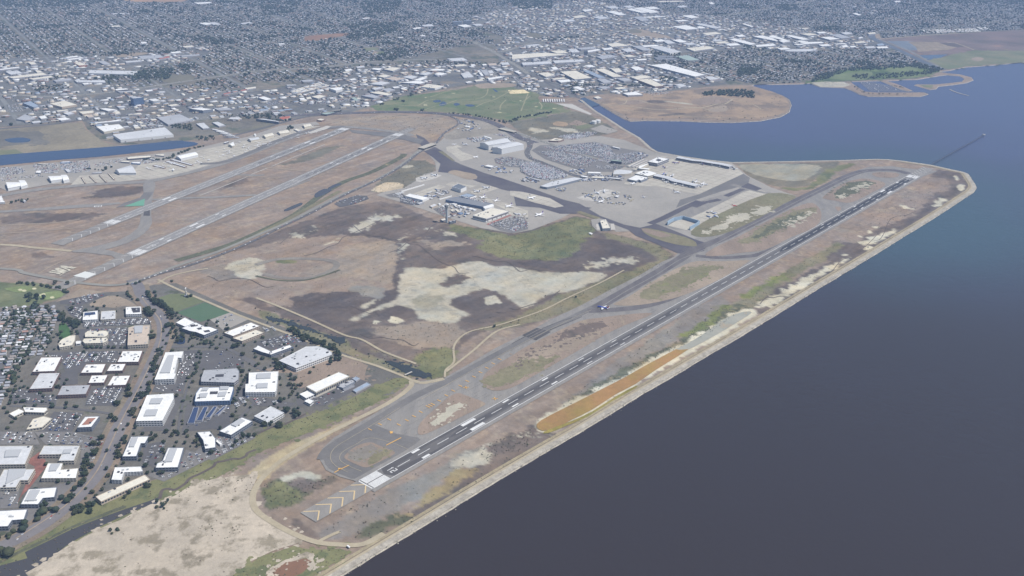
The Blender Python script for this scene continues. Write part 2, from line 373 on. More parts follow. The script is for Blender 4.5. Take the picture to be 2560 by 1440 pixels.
# ------------------------------------------------------------------ city plain base
patch('city_ground', [(-700, 330), (0, 318), (120, 311), (205, 300), (218, 322), (250, 350), (300, 362), (420, 358), (520, 345), (600, 325), (700, 300), (800, 290), (870, 285), (930, 266), (990, 245), (1100, 226), (1180, 212), (1260, 222), (1300, 236), (1400, 244), (1448, 243), (1500, 236), (1640, 232), (1700, 224), (1800, 214), (1880, 212), (2020, 206), (2120, 204), (2210, 200), (2300, 196), (2350, 180), (2270, 140), (2200, 96), (2380, 84), (2620, 80), (3600, 60), (3600, -40), (-1400, -40)], 1, m_urban)
IND = ['0,640 0,1270 700,1180 850,1140 1300,1060 1900,1000 2560,900 2560,580 2200,600 1900,640 1500,660 1250,620 1600,540 2200,480 2000,430 1400,500 900,560 640,560 300,580',]
indus = [[(-300, 150), (160, 143), (420, 135), (520, 112), (520, 140), (330, 175), (220, 205), (300, 215), (640, 228), (830, 200), (900, 172), (1000, 160), (1250, 165), (1240, 110), (1300, 75), (1180, 60), (1180, 40), (1300, 15), (1480, 0), (1560, 20), (1730, 35), (1880, 55), (2060, 80), (2160, 95), (2260, 118), (2200, 122), (1930, 125), (1760, 128), (1620, 140), (1640, 165), (1800, 190), (1820, 210), (1640, 232), (1500, 236), (1448, 243), (1400, 244), (1300, 236), (1180, 208), (1100, 224), (990, 243), (930, 264), (870, 283), (700, 298), (640, 290), (500, 300), (300, 362), (205, 300), (0, 316), (-300, 325)]]
for p in indus: patch('industrial_yards', p, 2, m_indust)
# fields among the houses
patch('school_field', Q('480,365 560,355 800,335 950,332 930,350 800,375 640,405 490,412', 640), 3, gmat('brown_field', C(140, 104, 84), C(132, 108, 92), .01))
patch('dry_lot', Q('1130,545 1300,525 1560,525 1350,560 1180,575'), 3, m_tan)
patch('dry_lot', Q('1160,310 1280,290 1400,320 1560,360 1600,385 1300,372 1200,350', 1280), 3, m_tan)
patch('dry_lot', Q('1050,300 1250,295 1300,310 1290,330 1180,330', 1280), 3, m_field)
patch('school_field', Q('80,320 250,330 330,370 200,380 100,340', 1280), 3, m_field)
patch('school_field', Q('1640,770 1800,745 1960,760 1930,800 1700,830 1590,810'), 3, m_field)
patch('school_field', Q('1600,745 1700,735 1720,760 1620,790'), 4, m_turf)
patch('ball_field', Q('1070,480 1200,475 1230,500 1100,515', 640), 3, m_park)
patch('ball_field', Q('1190,520 1280,512 1290,535 1200,545', 640), 3, m_turf)
patch('ball_field', Q('1150,530 1190,515 1230,520 1170,550', 640), 4, m_tan)
patch('hill_grass', [(300, -14), (310, 2), (360, 6), (430, 7), (470, 2), (440, -20)], 3, gmat('tan_hill', C(176, 140, 110), C(160, 130, 104), .003))
patch('dry_lot', Q('880,940 1080,915 1200,930 1190,960 1000,985 900,960'), 4, m_tan)
patch('dry_lot', Q('2230,1120 2420,1090 2500,1110 2330,1160'), 4, m_tan)
patch('dry_lot', Q('2180,1270 2480,1200 2600,1180 2760,1240 2650,1290 2420,1330 2200,1330'), 4, m_field, smooth=2)
patch('dry_lot', [(1050, 196), (1180, 186), (1190, 210), (1100, 212)], 4, m_indust)
# golf course and its neighbours
patch('golf_course', [(925, 266), (960, 256), (1010, 240), (1080, 232), (1140, 225), (1185, 216), (1240, 212), (1270, 216), (1300, 224), (1345, 232), (1350, 255), (1385, 258), (1430, 278), (1380, 285), (1330, 296), (1280, 305), (1262, 300), (1190, 288), (1120, 281), (1000, 278), (940, 276)], 4, m_golf, rough=.08, step=30)
patch('bare_mound', Q('2190,850 2290,835 2480,830 2600,845 2560,870 2400,880 2250,885', 640), 5, m_tan, smooth=4)
patch('sand_lot', [(1270, 226), (1310, 224), (1325, 233), (1275, 235)], 6, gmat('cream_sand', C(214, 196, 160), C(204, 188, 156), .02))
for s in ('1770,1010 1830,1000 1850,1020 1790,1025', '1830,1050 1870,1015 1910,1040 1860,1060', '1975,1040 2010,1030 2040,1045 2000,1060', '2090,1050 2150,1045 2190,1060 2130,1068', '2370,890 2400,900 2420,920 2390,915'):
    tag(patch('golf_pond', Q(s, 640), 6, m_pond, smooth=4), None)
rs = random.Random(4)
for i in range(46):
    x, y = rs.uniform(960, 1400), rs.uniform(222, 296)
    if not inside(np.array([G(x, y)[:2]]), GP([(960, 262), (1140, 230), (1240, 216), (1345, 236), (1400, 270), (1290, 298), (1180, 282), (960, 274)]))[0]: continue
    cx, cy, _ = G(x, y); a = rs.uniform(0, 6.28)
    if i % 2: patch('sand_bunker', [(cx+rs.uniform(6, 13)*math.cos(a+k), cy+rs.uniform(4, 16)*math.sin(a+k)) for k in (0, 1, 2, 3, 4, 5)], 6, gmat('bunker_sand', C(196, 190, 160), C(190, 184, 158), .02), smooth=3, world=True)
    else: patch('fairway', [(cx+rs.uniform(30, 60)*math.cos(a+k), cy+rs.uniform(60, 130)*math.sin(a+k)) for k in (0, 1, 2, 3, 4, 5)], 5, m_turf, smooth=3, world=True)
m_path = gmat('cart_path', C(150, 146, 120), C(144, 140, 116), .02)
for s in ('1740,970 1850,935 1960,900 2010,905', '2320,890 2300,950 2210,990 2030,1000', '2560,900 2400,990 2280,1030 2200,1070', '2010,1000 1900,1040 1800,1060 1680,1100', '2440,1100 2450,1050 2500,1000', '1400,1050 1600,1060 1700,1010 1800,990'):
    road('cart_path', Q(s, 640), 7, 6, m_path)
for s in ('160,940 130,1010 90,1110', '270,1020 300,1060 290,1090', '0,1010 100,1020 180,960'): road('cart_path', Q(s, 1280), 7, 6, m_path)
patch('white_lot', Q('435,1035 600,1040 800,1140 780,1150 640,1100', 1280), 5, m_conc2)
# field by the fuel tanks
patch('dark_meadow', [(1262, 300), (1300, 303), (1390, 286), (1440, 278), (1480, 290), (1530, 318), (1545, 330), (1500, 338), (1400, 345), (1350, 350), (1300, 330)], 4, m_field)
patch('dirt_pile_ground', Q('410,1235 450,1215 540,1225 560,1250 520,1265 430,1255', 1280), 6, gmat('clay', C(160, 138, 116), C(150, 130, 110), .03), smooth=4)
patch('pale_track', Q('330,1265 480,1275 600,1290 700,1320 620,1330 500,1310', 1280), 6, m_salt, rough=.1)
patch('pale_track', Q('170,1270 300,1280 360,1320 200,1335 180,1300', 1280), 6, m_salt, rough=.2, step=20)
patch('green_verge', Q('640,1265 760,1240 820,1260 740,1290 660,1290', 1280), 6, m_park, rough=.1)
patch('brown_verge', Q('560,1245 640,1200 760,1240 640,1262', 1280), 6, m_dry)
patch('yard', Q('780,1290 900,1250 1060,1310 960,1340 860,1320', 1280), 6, m_ramp)
# landfill peninsula
patch('landfill_hill', [(1500, 256), (1560, 240), (1640, 232), (1720, 226), (1800, 218), (1870, 216), (1920, 226), (1955, 240), (1972, 262), (1960, 282), (1900, 296), (1830, 300), (1760, 299), (1690, 296), (1590, 296), (1570, 292), (1530, 272)], 4, m_hill, smooth=3)
for s, mm in (('1340,1010 1420,1000 1560,1010 1500,1030 1400,1030', m_mud), ('1500,1010 1700,1025 1820,1045 1700,1040', m_salt), ('1790,1015 2000,960 2200,1000 2100,1030 1900,1050', m_dry), ('1960,1090 2120,1050 2150,1110 2000,1120', m_tan), ('1080,1020 1300,1000 1340,1030 1120,1045', m_dry), ('1470,1150 1700,1130 1720,1145 1500,1160', m_mud)):
    patch('grass_patch', Q(s, 1280), 5, mm, smooth=3)
for s, w_ in (('1130,1060 1300,1080 1500,1100 1750,1080 1900,1078 2050,1042 2130,1040 2210,990', 9), ('1080,1010 1250,1000 1400,1040 1700,1065 1860,1078', 7), ('1900,1075 1975,1108', 6), ('860,1020 1000,1055 1120,1040 1150,1000', 6), ('1100,1100 1300,1120 1600,1150 1900,1170 2200,1180', 5), ('2210,990 2400,1040 2500,1100', 5)):
    road('gravel_track', Q(s, 1280), w_, 6, m_dirt)
# east: salt marsh and shoreline park beyond the channel
patch('salt_marsh', [(2200, 99), (2350, 86), (2600, 72), (3000, 60), (3600, 60), (3600, 120), (2560, 150), (2400, 165), (2355, 172), (2290, 140)], 3, gmat('purple_marsh', C(124, 106, 104), C(106, 96, 94), .003, spot=C(136, 112, 104), s3=.004), )
patch('marsh_pond', Q('1180,410 1400,410 1560,440 1560,500 1400,505 1260,440', 1920), 4, gmat('grey_shallows', C(118, 122, 130), C(108, 112, 124), .01, rough=.4))
patch('mudflat', Q('1400,420 1700,420 1760,440 1900,470 1800,500 1500,520 1480,470', 1920), 5, gmat('tan_flat', C(146, 132, 116), C(132, 118, 108), .01, stretch=(0, 4)))
patch('marsh_pond', Q('1480,555 1800,545 1700,590 1590,600', 1920), 5, m_canal)
patch('mudflat', Q('1720,430 1860,430 1960,465 1900,475 1800,460', 1920), 6, m_mud2)
patch('shore_park', [(2318, 152), (2380, 136), (2430, 127), (2560, 127), (2760, 120), (2760, 138), (2560, 155), (2480, 161), (2410, 166), (2372, 174), (2345, 166)], 6, m_park, rough=.05, step=60)
patch('shore_bare', Q('2030,590 2100,570 2160,590 2100,615', 1920), 7, m_tan, smooth=3)
road('gravel_track', Q('1140,390 1500,360 1900,335 2000,330', 1920), 12, 5, m_dirt)
road('gravel_track', Q('1790,430 1870,430 2060,500', 1920), 10, 7, m_dirt)
road('channel_levee', Q('1110,395 1400,505 1580,600 1770,700', 1920), 26, 7, gmat('levee_grey', C(120, 118, 118), C(128, 124, 122), .01))
road('storm_channel', Q('1040,340 1060,390 1350,520 1600,640 1740,700', 1920), 55, 8, gmat('channel_grey', C(98, 102, 112), C(92, 96, 108), .01, rough=.5))
road('channel_levee', Q('1090,340 1110,395', 1920), 40, 6, m_tan)
# waterfront park by the marina
patch('bayside_golf', [(2010, 208), (2060, 184), (2130, 172), (2200, 168), (2300, 165), (2350, 178), (2320, 190), (2210, 198), (2120, 202)], 5, gmat('dark_green_park', C(74, 88, 64), C(84, 98, 66), .006, spot=C(104, 118, 72), s3=.008, th=.52), rough=.1, step=40)
for s in ('2070,195 2120,182 2180,180 2160,200', '2220,170 2300,166 2290,178 2230,182', '2240,190 2330,184 2320,190 2260,196'):
    patch('fairway', pairs(s), 6, gmat('bright_fairway', C(112, 120, 86), C(104, 114, 82), .01), smooth=3)
patch('shore_parking', Q('430,828 560,815 760,820 830,850 760,870 600,870 520,868', 1920), 5, m_salt)
patch('spit_grass', Q('1520,850 1650,850 1640,885 1560,870', 1920), 5, m_park)
# lagoon and canal on the left
patch('lagoon_flats', [(-700, 340), (0, 322), (120, 312), (205, 306), (215, 325), (262, 356), (300, 366), (230, 378), (120, 386), (0, 392), (-700, 420)], 3, gmat('lagoon_tan', C(140, 130, 114), C(124, 116, 104), .006, spot=C(112, 106, 98), s3=.008))
patch('lagoon_shallow', [(-90, 330), (20, 326), (70, 330), (98, 327), (112, 336), (104, 346), (128, 354), (100, 362), (60, 359), (10, 366), (-90, 368)], 4, gmat('shallow_grey', C(104, 100, 96), C(112, 108, 104), .01), rough=.1, step=25)
patch('lagoon_water', [(14, 348), (50, 344), (75, 348), (70, 355), (34, 357), (16, 353)], 5, m_pond, smooth=4)
patch('salt_bar', [(30, 357), (60, 350), (88, 348), (60, 356), (35, 360)], 6, m_saltw, smooth=4)
patch('salt_bar', [(22, 337), (50, 332), (70, 333), (45, 340)], 6, m_salt, smooth=4)
patch('green_bank', [(-40, 376), (40, 374), (60, 384), (-40, 392)], 5, m_park)
patch('canal', [(-700, 440), (0, 388), (100, 380), (250, 369), (370, 359), (430, 352), (470, 354), (496, 359), (470, 368), (380, 378), (250, 392), (120, 402), (0, 414), (-700, 470)], 5, m_canal, smooth=2)
patch('pond', Q('1690,1410 1830,1405 1830,1440 1620,1440', 0, 0), 5, m_pond)
# ------------------------------------------------------------------ airfield marsh between the runways
MARSH0 = 1
patch('central_marsh', [(470, 672), (560, 630), (700, 575), (850, 520), (950, 503), (1000, 512), (1060, 540), (1120, 562), (1200, 570), (1285, 584), (1370, 560), (1440, 540), (1480, 548), (1500, 580), (1560, 590), (1640, 610), (1680, 630), (1685, 645), (1640, 672), (1560, 715), (1480, 755), (1400, 785), (1320, 815), (1240, 818), (1170, 845), (1140, 880), (1130, 910), (1110, 946), (1040, 940), (900, 880), (700, 790), (560, 735), (440, 700)], 3, m_mud, rough=.04, step=30)
patch('tan_marsh', [(400, 700), (470, 668), (540, 640), (700, 600), (850, 585), (980, 600), (985, 640), (1000, 680), (990, 720), (960, 750), (880, 770), (800, 760), (740, 770), (700, 770), (640, 745), (560, 745), (480, 720)], 4, m_dry, rough=.16, step=20)
patch('pink_marsh', [(860, 620), (930, 602), (985, 600), (992, 640), (995, 680), (985, 712), (930, 700), (870, 690), (820, 700), (760, 700), (770, 670), (840, 650)], 5, m_tan, rough=.2, step=20)
patch('marsh_channel', Q('1390,960 1420,940 1500,940 1500,1080 1480,1240 1460,1320 1420,1440 1340,1440 1400,1300 1420,1100', 640, 360), 6, m_mud2, rough=.12, step=14)
patch('marsh_lobe', [(720, 745), (770, 735), (850, 728), (960, 735), (985, 725), (1010, 690), (1040, 680), (1020, 720), (975, 760), (900, 785), (880, 800), (930, 812), (870, 822), (790, 800), (740, 775)], 6, m_mud2, rough=.15, step=20)
patch('pale_mudflat', [(1010, 671), (1040, 668), (1085, 671), (1115, 669), (1152, 660), (1190, 652), (1222, 657), (1235, 666), (1280, 667), (1330, 677), (1380, 682), (1430, 677), (1470, 677), (1515, 688), (1500, 702), (1470, 710), (1450, 720), (1400, 732), (1355, 742), (1337, 757), (1312, 776), (1295, 768), (1280, 750), (1265, 738), (1240, 730), (1220, 722), (1190, 727), (1152, 740), (1127, 765), (1170, 783), (1155, 796), (1140, 806), (1115, 807), (1085, 802), (1045, 797), (1040, 780), (1027, 768), (990, 766), (952, 776), (890, 800), (872, 802), (915, 782), (965, 760), (990, 745), (998, 715), (1005, 690)], 7, m_salt, smooth=3, rough=.06)
patch('salt_patch', [(870, 722), (900, 715), (950, 718), (962, 735), (945, 745), (900, 735)], 7, m_grey, smooth=3, rough=.1)
patch('salt_patch', [(902, 768), (918, 755), (945, 745), (940, 758), (915, 770)], 7, m_salt, smooth=3, rough=.1)
patch('salt_patch', [(1030, 745), (1080, 735), (1120, 742), (1090, 765), (1050, 770)], 8, MATS['greenish_grey'], smooth=3, rough=.2)
patch('mudflat_pool', [(1128, 765), (1152, 742), (1190, 730), (1220, 726), (1240, 733), (1268, 745), (1292, 768), (1306, 782), (1270, 795), (1220, 800), (1175, 800), (1172, 783)], 8, m_mud2, smooth=3, rough=.15, step=14)
patch('mudflat_pool', [(985, 768), (1010, 766), (1035, 775), (1045, 790), (1030, 797), (990, 795), (965, 800), (950, 792)], 8, m_mud2, smooth=3, rough=.1, step=14)
patch('mudflat_pool', [(1110, 705), (1130, 692), (1175, 690), (1170, 700), (1130, 715), (1110, 720)], 8, m_mud, smooth=3, rough=.2, step=14)
patch('salt_spot', [(1210, 745), (1240, 740), (1250, 755), (1220, 762)], 9, m_salt, smooth=4)
patch('salt_spot', [(970, 805), (980, 790), (1010, 803), (985, 808)], 9, m_saltw, smooth=3)
patch('salt_spot', [(930, 805), (950, 803), (940, 813)], 9, m_saltw, smooth=3)
patch('green_reeds', [(1120, 560), (1200, 572), (1285, 588), (1350, 572), (1430, 543), (1475, 548), (1490, 575), (1470, 600), (1440, 640), (1400, 655), (1330, 650), (1280, 648), (1220, 635), (1195, 620), (1210, 600), (1170, 590), (1130, 575)], 6, m_green, rough=.16, step=18)
patch('dark_cove', [(1465, 595), (1520, 598), (1600, 622), (1640, 640), (1630, 655), (1580, 670), (1500, 680), (1400, 678), (1320, 668), (1280, 655), (1370, 655), (1430, 640)], 7, m_mud2, rough=.12, step=18)
patch('salt_streaks', [(1460, 665), (1500, 650), (1530, 645), (1560, 648), (1598, 640), (1590, 655), (1560, 660), (1520, 660), (1480, 672)], 8, m_salt, rough=.4, step=8)
patch('reed_edge', [(1500, 580), (1560, 590), (1640, 612), (1682, 632), (1640, 668), (1560, 700), (1540, 690), (1600, 668), (1645, 650), (1640, 636), (1600, 620), (1520, 596)], 8, m_olive, rough=.12, step=16)
patch('tan_south', [(930, 822), (1000, 810), (1070, 805), (1150, 808), (1160, 830), (1140, 860), (1110, 872), (1040, 870), (980, 850), (930, 835)], 6, m_tan, rough=.15, step=16)
patch('reed_corner', [(1040, 880), (1110, 868), (1140, 870), (1135, 905), (1110, 945), (1070, 945), (1040, 930)], 7, m_green, rough=.15, step=14)
patch('reed_band', [(640, 770), (720, 800), (860, 850), (1000, 895), (1080, 940), (1040, 945), (900, 900), (800, 860), (660, 800)], 5, m_olive, rough=.06, step=20)
patch('olive_edge', [(1180, 826), (1250, 806), (1310, 784), (1345, 765), (1400, 738), (1450, 722), (1510, 700), (1560, 682), (1640, 662), (1662, 660), (1560, 712), (1460, 766), (1380, 795), (1250, 822)], 8, m_olive, rough=.05)
for s in ('930,850 1000,800 1100,760 1230,700 1340,710 1480,720 1340,760 1200,790 1100,860 1000,890', '330,910 420,890 510,900 500,930 440,940', '700,1000 790,960 830,985 730,1010', '520,830 590,820 560,860', '1430,930 1510,900 1500,930 1460,950', '1420,990 1490,980 1500,1030 1470,1100 1465,1170 1440,1130 1430,1050', '1640,860 1740,830 1700,860', '1790,860 1900,860 1880,875', '1900,890 2010,880 2000,920'):
    patch('salt_patch', Q(s, 640, 360), 7, m_salt, smooth=2, rough=.3, step=10)
for s in ('1600,925 1700,960 1770,990 1700,1050 1690,1020', '1740,980 1900,970 2110,980 2160,1020 1900,1030 1780,1060'): patch('pink_streak', Q(s, 640, 360), 7, m_tan, rough=.3, step=14)
# the test track like loop and sand in the western corner
patch('spoil_sand', [(580, 655), (640, 645), (660, 665), (655, 690), (620, 700), (590, 690), (560, 668)], 7, m_salt, smooth=3, rough=.1)
patch('spoil_grey', [(505, 670), (560, 660), (600, 672), (590, 695), (540, 696), (510, 685)], 6, m_grey, smooth=3, rough=.1)
road('loop_track', [(640, 662), (700, 648), (790, 648), (835, 655), (840, 668), (810, 685), (770, 696), (700, 694), (660, 685)], 22, 7, m_grey)
patch('loop_green', [(690, 652), (720, 648), (745, 652), (735, 658), (700, 658)], 8, m_green, smooth=3)
road('loop_hedge', [(640, 690), (690, 700), (750, 702), (800, 692), (850, 675)], 9, 8, m_scrub)
# ------------------------------------------------------------------ slough, canal and green strip in the lower left
patch('slough_water', Q('90,290 330,335 550,405 740,480 860,495 900,545 860,560 800,548 560,430 330,370 130,325', 640, 720), 9, water_mat('backwater', (.040, .046, .045), rough=.2), rough=.12, step=16)
patch('slough_water', Q('1320,730 1450,770 1560,800 1700,855 1735,880 1690,905 1560,880 1440,820 1340,770', 640, 720), 9, MATS['backwater'], rough=.12, step=16)
patch('slough_mud', Q('880,500 1000,560 1250,650 1460,740 1500,790 1350,760 1080,660 900,560', 640, 720), 8, m_mud2, rough=.12, step=12)
patch('green_strip', [(1030, 947), (985, 985), (880, 1035), (800, 1070), (700, 1110), (640, 1135), (560, 1185), (450, 1243), (330, 1292), (230, 1335), (120, 1390), (40, 1440), (-100, 1520), (-700, 1700), (-700, 1560), (0, 1345), (100, 1296), (240, 1252), (400, 1196), (560, 1120), (700, 1064), (830, 1020), (900, 985), (985, 946)], 4, m_green, rough=.03)
patch('tidal_slough', Q('-2800,1600 0,1340 250,1205 500,1085 700,985 1000,865 1250,775 1500,690 1600,650 1560,705 1400,770 1250,835 1000,950 780,1070 650,1150 480,1290 300,1440 0,1700 -2600,2700', 0, 1080), 6, m_slough, smooth=2)
patch('slough_mudbank', Q('0,1320 250,1190 500,1075 700,975 1000,855 1250,765 1230,740 1000,830 700,950 500,1050 250,1160 0,1290', 0, 1080), 7, m_scrub, smooth=2)
road('creek', Q('1600,670 1620,590 1680,570 1750,580 1850,520 1900,465 2000,420 2130,350 2160,310 2250,290 2330,270 2400,270 2460,240 2480,210 2560,180', 0, 1080), 7, 7, m_mud2)
road('creek', Q('0,270 150,200 300,160 500,60', 640, 1020), 6, 7, m_mud2)
patch('sand_fill', [(75, 1460), (120, 1402), (175, 1362), (250, 1322), (312, 1295), (375, 1262), (437, 1240), (475, 1215), (525, 1200), (610, 1188), (645, 1185), (630, 1220), (628, 1250), (640, 1278), (700, 1320), (760, 1350), (690, 1375), (640, 1398), (600, 1420), (570, 1460)], 6, m_sand, smooth=2, rough=.06, step=16)
patch('brown_scrub', Q('2000,500 2400,430 2560,420 2560,500 2520,620 2300,620 2200,560 2050,540', 0, 1080), 7, gmat('brown_scrub', C(138, 122, 108), C(126, 112, 98), .02, spot=C(172, 158, 142), s3=.03), rough=.2, step=14)
patch('brown_scrub', Q('1960,940 2150,850 2300,930 2500,980 2400,1060 2200,1040 2050,1050 1990,990', 0, 1080), 7, gmat('scrub_tan', C(132, 118, 100), C(140, 126, 108), .02), rough=.25, step=12)
for s in ('1440,1150 1500,1080 1550,1080 1500,1150', '1790,1240 1880,1200 2050,1180 2080,1210 1850,1270', '1530,1020 1600,970 1630,980 1580,1020', '1880,700 1980,700 1980,760 1890,770', '1800,830 1860,830 1850,870 1810,860'):
    patch('brown_scrub', Q(s, 0, 1080), 7, MATS['scrub_tan'], smooth=3, rough=.2, step=10)
patch('yellow_dirt', [(612, 1196), (640, 1165), (700, 1125), (760, 1098), (830, 1068), (880, 1045), (900, 1040), (850, 1075), (780, 1115), (720, 1152), (680, 1185), (655, 1200)], 8, m_dirty, smooth=2)
patch('reed_bank', [(560, 1460), (600, 1425), (640, 1400), (700, 1378), (735, 1365), (790, 1375), (850, 1372), (880, 1380), (800, 1430), (760, 1460)], 7, m_green, rough=.08)
patch('rust_pond', Q('150,1380 300,1310 480,1270 550,1290 500,1380 400,1440 100,1500', 640, 1080), 8, m_rust, smooth=3)
patch('pond_rim', Q('110,1450 160,1350 300,1280 500,1200 580,1220 590,1330 540,1400 560,1300 500,1260 300,1305 150,1385', 640, 1080), 9, m_sand, rough=.1, step=10)
# western approach grass and golf corner
patch('west_golf', [(-300, 700), (0, 705), (90, 708), (160, 716), (170, 735), (140, 750), (80, 765), (0, 768), (-300, 780)], 5, m_turf, rough=.05)
for s in ('10,722 60,716 90,722 50,732', '100,735 150,728 155,742 110,750'): patch('fairway', pairs(s), 6, gmat('light_fairway', C(122, 132, 92), C(114, 126, 88), .02), smooth=3)
for x, y in ((50, 725), (60, 727), (97, 738), (108, 736), (130, 744), (85, 722)): patch('sand_bunker', [(x-5, y), (x, y-2.5), (x+6, y-1), (x+5, y+2), (x-2, y+2.5)], 7, MATS['bunker_sand'], smooth=3)
patch('office_park_ground', [(-700, 800), (0, 768), (90, 765), (150, 750), (180, 735), (330, 728), (385, 712), (440, 708), (600, 778), (700, 815), (830, 870), (900, 898), (1020, 945), (985, 985), (880, 1010), (700, 1062), (560, 1118), (400, 1194), (240, 1250), (100, 1294), (0, 1342), (-700, 1550)], 5, gmat('park_ground', C(100, 98, 97), C(112, 106, 101), .008, s2=.05, amt=.22, spot=C(80, 84, 70), s3=.02))
patch('green_strip_inner', [(700, 1062), (830, 1020), (900, 985), (985, 946), (1028, 947), (985, 975), (880, 1025), (760, 1075), (640, 1130), (560, 1160), (600, 1110)], 6, m_green, rough=.06)
patch('dry_field', Q('0,860 150,800 300,770 480,760 640,700 820,700 940,690 1000,700 1120,780 1090,860 1090,930 1100,950 950,900 830,838 500,985 400,1000 380,940 420,860 300,850', 640, 720), 6, m_dry, rough=.06)
patch('dry_field', Q('780,20 850,15 1020,40 950,60 600,130 560,140', 0, 720), 6, m_tan, smooth=2)
patch('dry_field', Q('1080,80 1200,90 1330,150 1380,200 1250,180 1150,200 1050,190 900,180 930,140', 0, 720), 6, m_tan, smooth=2)
patch('grass_pitch', Q('1560,110 1700,60 1900,60 2040,140 1900,190 1760,240', 0, 720), 6, m_turf)
patch('soccer_pitch', Q('1760,250 2050,145 2310,255 2010,340', 0, 720), 7, m_turf2)
patch('blue_pond', Q('1760,500 1790,470 1840,475 1850,550 1800,565 1760,550', 0, 720), 7, m_pond, smooth=3)
patch('green_court', Q('590,370 650,350 700,420 740,450 700,480 600,520 590,470', 0, 720), 7, gmat('lawn', C(64, 92, 58), C(70, 96, 60), .02), smooth=2)
# ------------------------------------------------------------------ shore strip south of the main runway
road('levee_rock', SHORE[:45], 16, 9, m_rock, smooth=0, off=7)
road('levee_path', SHORE[:30], 6, 10, m_dirt, smooth=0, off=17)
road('levee_bank', SHORE[:29], 8, 9, gmat('tan_bank', C(158, 146, 124), C(146, 134, 114), .02), smooth=0, off=26)
patch('shore_marsh', [(2000, 700), (2080, 650), (2140, 610), (2200, 560), (2270, 500), (2310, 460), (2340, 424), (2400, 433), (2425, 465), (2410, 480), (2360, 512), (2300, 550), (2230, 596), (2160, 640), (2100, 676), (2040, 712), (1960, 758), (1900, 790), (1890, 770), (1830, 755)], 4, m_mud, rough=.05)
patch('dark_marsh_strip', [(1900, 748), (1960, 715), (2020, 680), (2080, 655), (2140, 640), (2120, 660), (2040, 705), (1960, 750), (1910, 775)], 5, m_mud2, rough=.1)
patch('dark_marsh_strip', [(2050, 655), (2090, 600), (2150, 610), (2200, 590), (2260, 560), (2340, 500), (2330, 520), (2240, 585), (2170, 625), (2100, 650)], 5, m_mud2, rough=.15)
patch('brown_strip', [(2050, 640), (2150, 560), (2250, 480), (2320, 440), (2370, 450), (2380, 470), (2330, 490), (2280, 540), (2200, 570), (2120, 600)], 6, m_dry, rough=.12)
patch('green_band', [(1830, 760), (1900, 715), (1980, 670), (2060, 625), (2100, 602), (2110, 612), (2060, 650), (1990, 690), (1930, 730), (1880, 770)], 6, m_olive, rough=.12)
patch('yellow_green', [(1850, 745), (1900, 712), (1960, 680), (1965, 690), (1910, 722), (1870, 752)], 7, gmat('spring_green', C(120, 122, 74), C(108, 112, 72), .03), rough=.2)
patch('salt_pan', [(1890, 768), (1905, 752), (1940, 738), (1975, 715), (2020, 690), (2060, 670), (2100, 650), (2132, 640), (2105, 660), (2070, 680), (2030, 705), (1990, 730), (1950, 752), (1915, 774)], 7, m_saltw, rough=.12, step=12)
patch('salt_pan', [(2145, 610), (2180, 590), (2200, 585), (2230, 575), (2247, 568), (2240, 580), (2215, 592), (2185, 612), (2160, 614)], 7, m_saltw, rough=.12, step=12)
patch('salt_pan', [(2328, 515), (2335, 500), (2350, 494), (2370, 496), (2350, 512), (2335, 518)], 7, m_saltw, rough=.15, step=8)
patch('salt_pan', [(2393, 470), (2398, 460), (2408, 462), (2412, 470), (2402, 478)], 7, m_saltw, smooth=3)
patch('salt_pan', [(2386, 440), (2393, 440), (2394, 450), (2388, 452)], 7, m_saltw, smooth=3)
for s in ('880,915 960,925 970,935 900,925', '980,870 1040,865 1040,895 1000,900', '1030,830 1120,825 1110,840 1050,840', '830,1020 890,1040 880,1045', '940,1030 1040,1020 1060,1045 980,1060', '720,1100 770,1100 800,1115 760,1115', '1330,595 1360,610 1410,640 1460,630 1450,645 1390,648 1330,620'):
    patch('salt_patch', Q(s, 1920, 360), 7, m_saltw, smooth=2, rough=.15, step=8)
patch('grey_strip', [(1400, 1010), (1480, 950), (1560, 890), (1650, 830), (1730, 770), (1800, 740), (1830, 760), (1770, 800), (1690, 850), (1600, 900), (1500, 960), (1420, 1010)], 5, m_grey, rough=.04)
patch('reed_strip', [(1400, 1025), (1440, 985), (1500, 955), (1570, 915), (1640, 880), (1700, 850), (1760, 800), (1810, 762), (1850, 760), (1885, 772), (1850, 780), (1780, 830), (1700, 868), (1640, 895), (1560, 945), (1470, 985), (1420, 1015)], 6, m_scrub, rough=.08, step=12)
patch('yellow_green', [(1700, 845), (1760, 800), (1805, 763), (1825, 765), (1780, 805), (1730, 845)], 7, MATS['spring_green'], rough=.2, step=10)
patch('salt_rim', [(1334, 1066), (1345, 1050), (1400, 1020), (1440, 996), (1470, 988), (1490, 972), (1560, 938), (1650, 888), (1700, 862), (1780, 818), (1820, 785), (1870, 770), (1900, 778), (1870, 800), (1800, 842), (1740, 880), (1700, 898), (1640, 932), (1590, 966), (1540, 990), (1480, 1030), (1430, 1055), (1390, 1076), (1350, 1082)], 8, m_saltw, rough=.06, step=14)
patch('orange_pond', [(1341, 1067), (1352, 1052), (1405, 1024), (1443, 1005), (1492, 980), (1562, 944), (1600, 922), (1652, 894), (1690, 874), (1722, 862), (1730, 866), (1700, 888), (1640, 925), (1590, 960), (1540, 986), (1480, 1025), (1430, 1050), (1390, 1070), (1356, 1078)], 9, m_orange, smooth=2)
patch('brine_pond', [(1690, 874), (1722, 858), (1770, 828), (1815, 796), (1860, 780), (1880, 782), (1850, 802), (1790, 838), (1735, 868), (1715, 874)], 9, m_brine, smooth=2)
patch('green_edge', [(1360, 1080), (1430, 1053), (1480, 1030), (1540, 992), (1590, 965), (1588, 972), (1530, 1004), (1470, 1042), (1420, 1064), (1370, 1084)], 10, gmat('algae', C(128, 122, 66), C(138, 124, 68), .02), smooth=2)
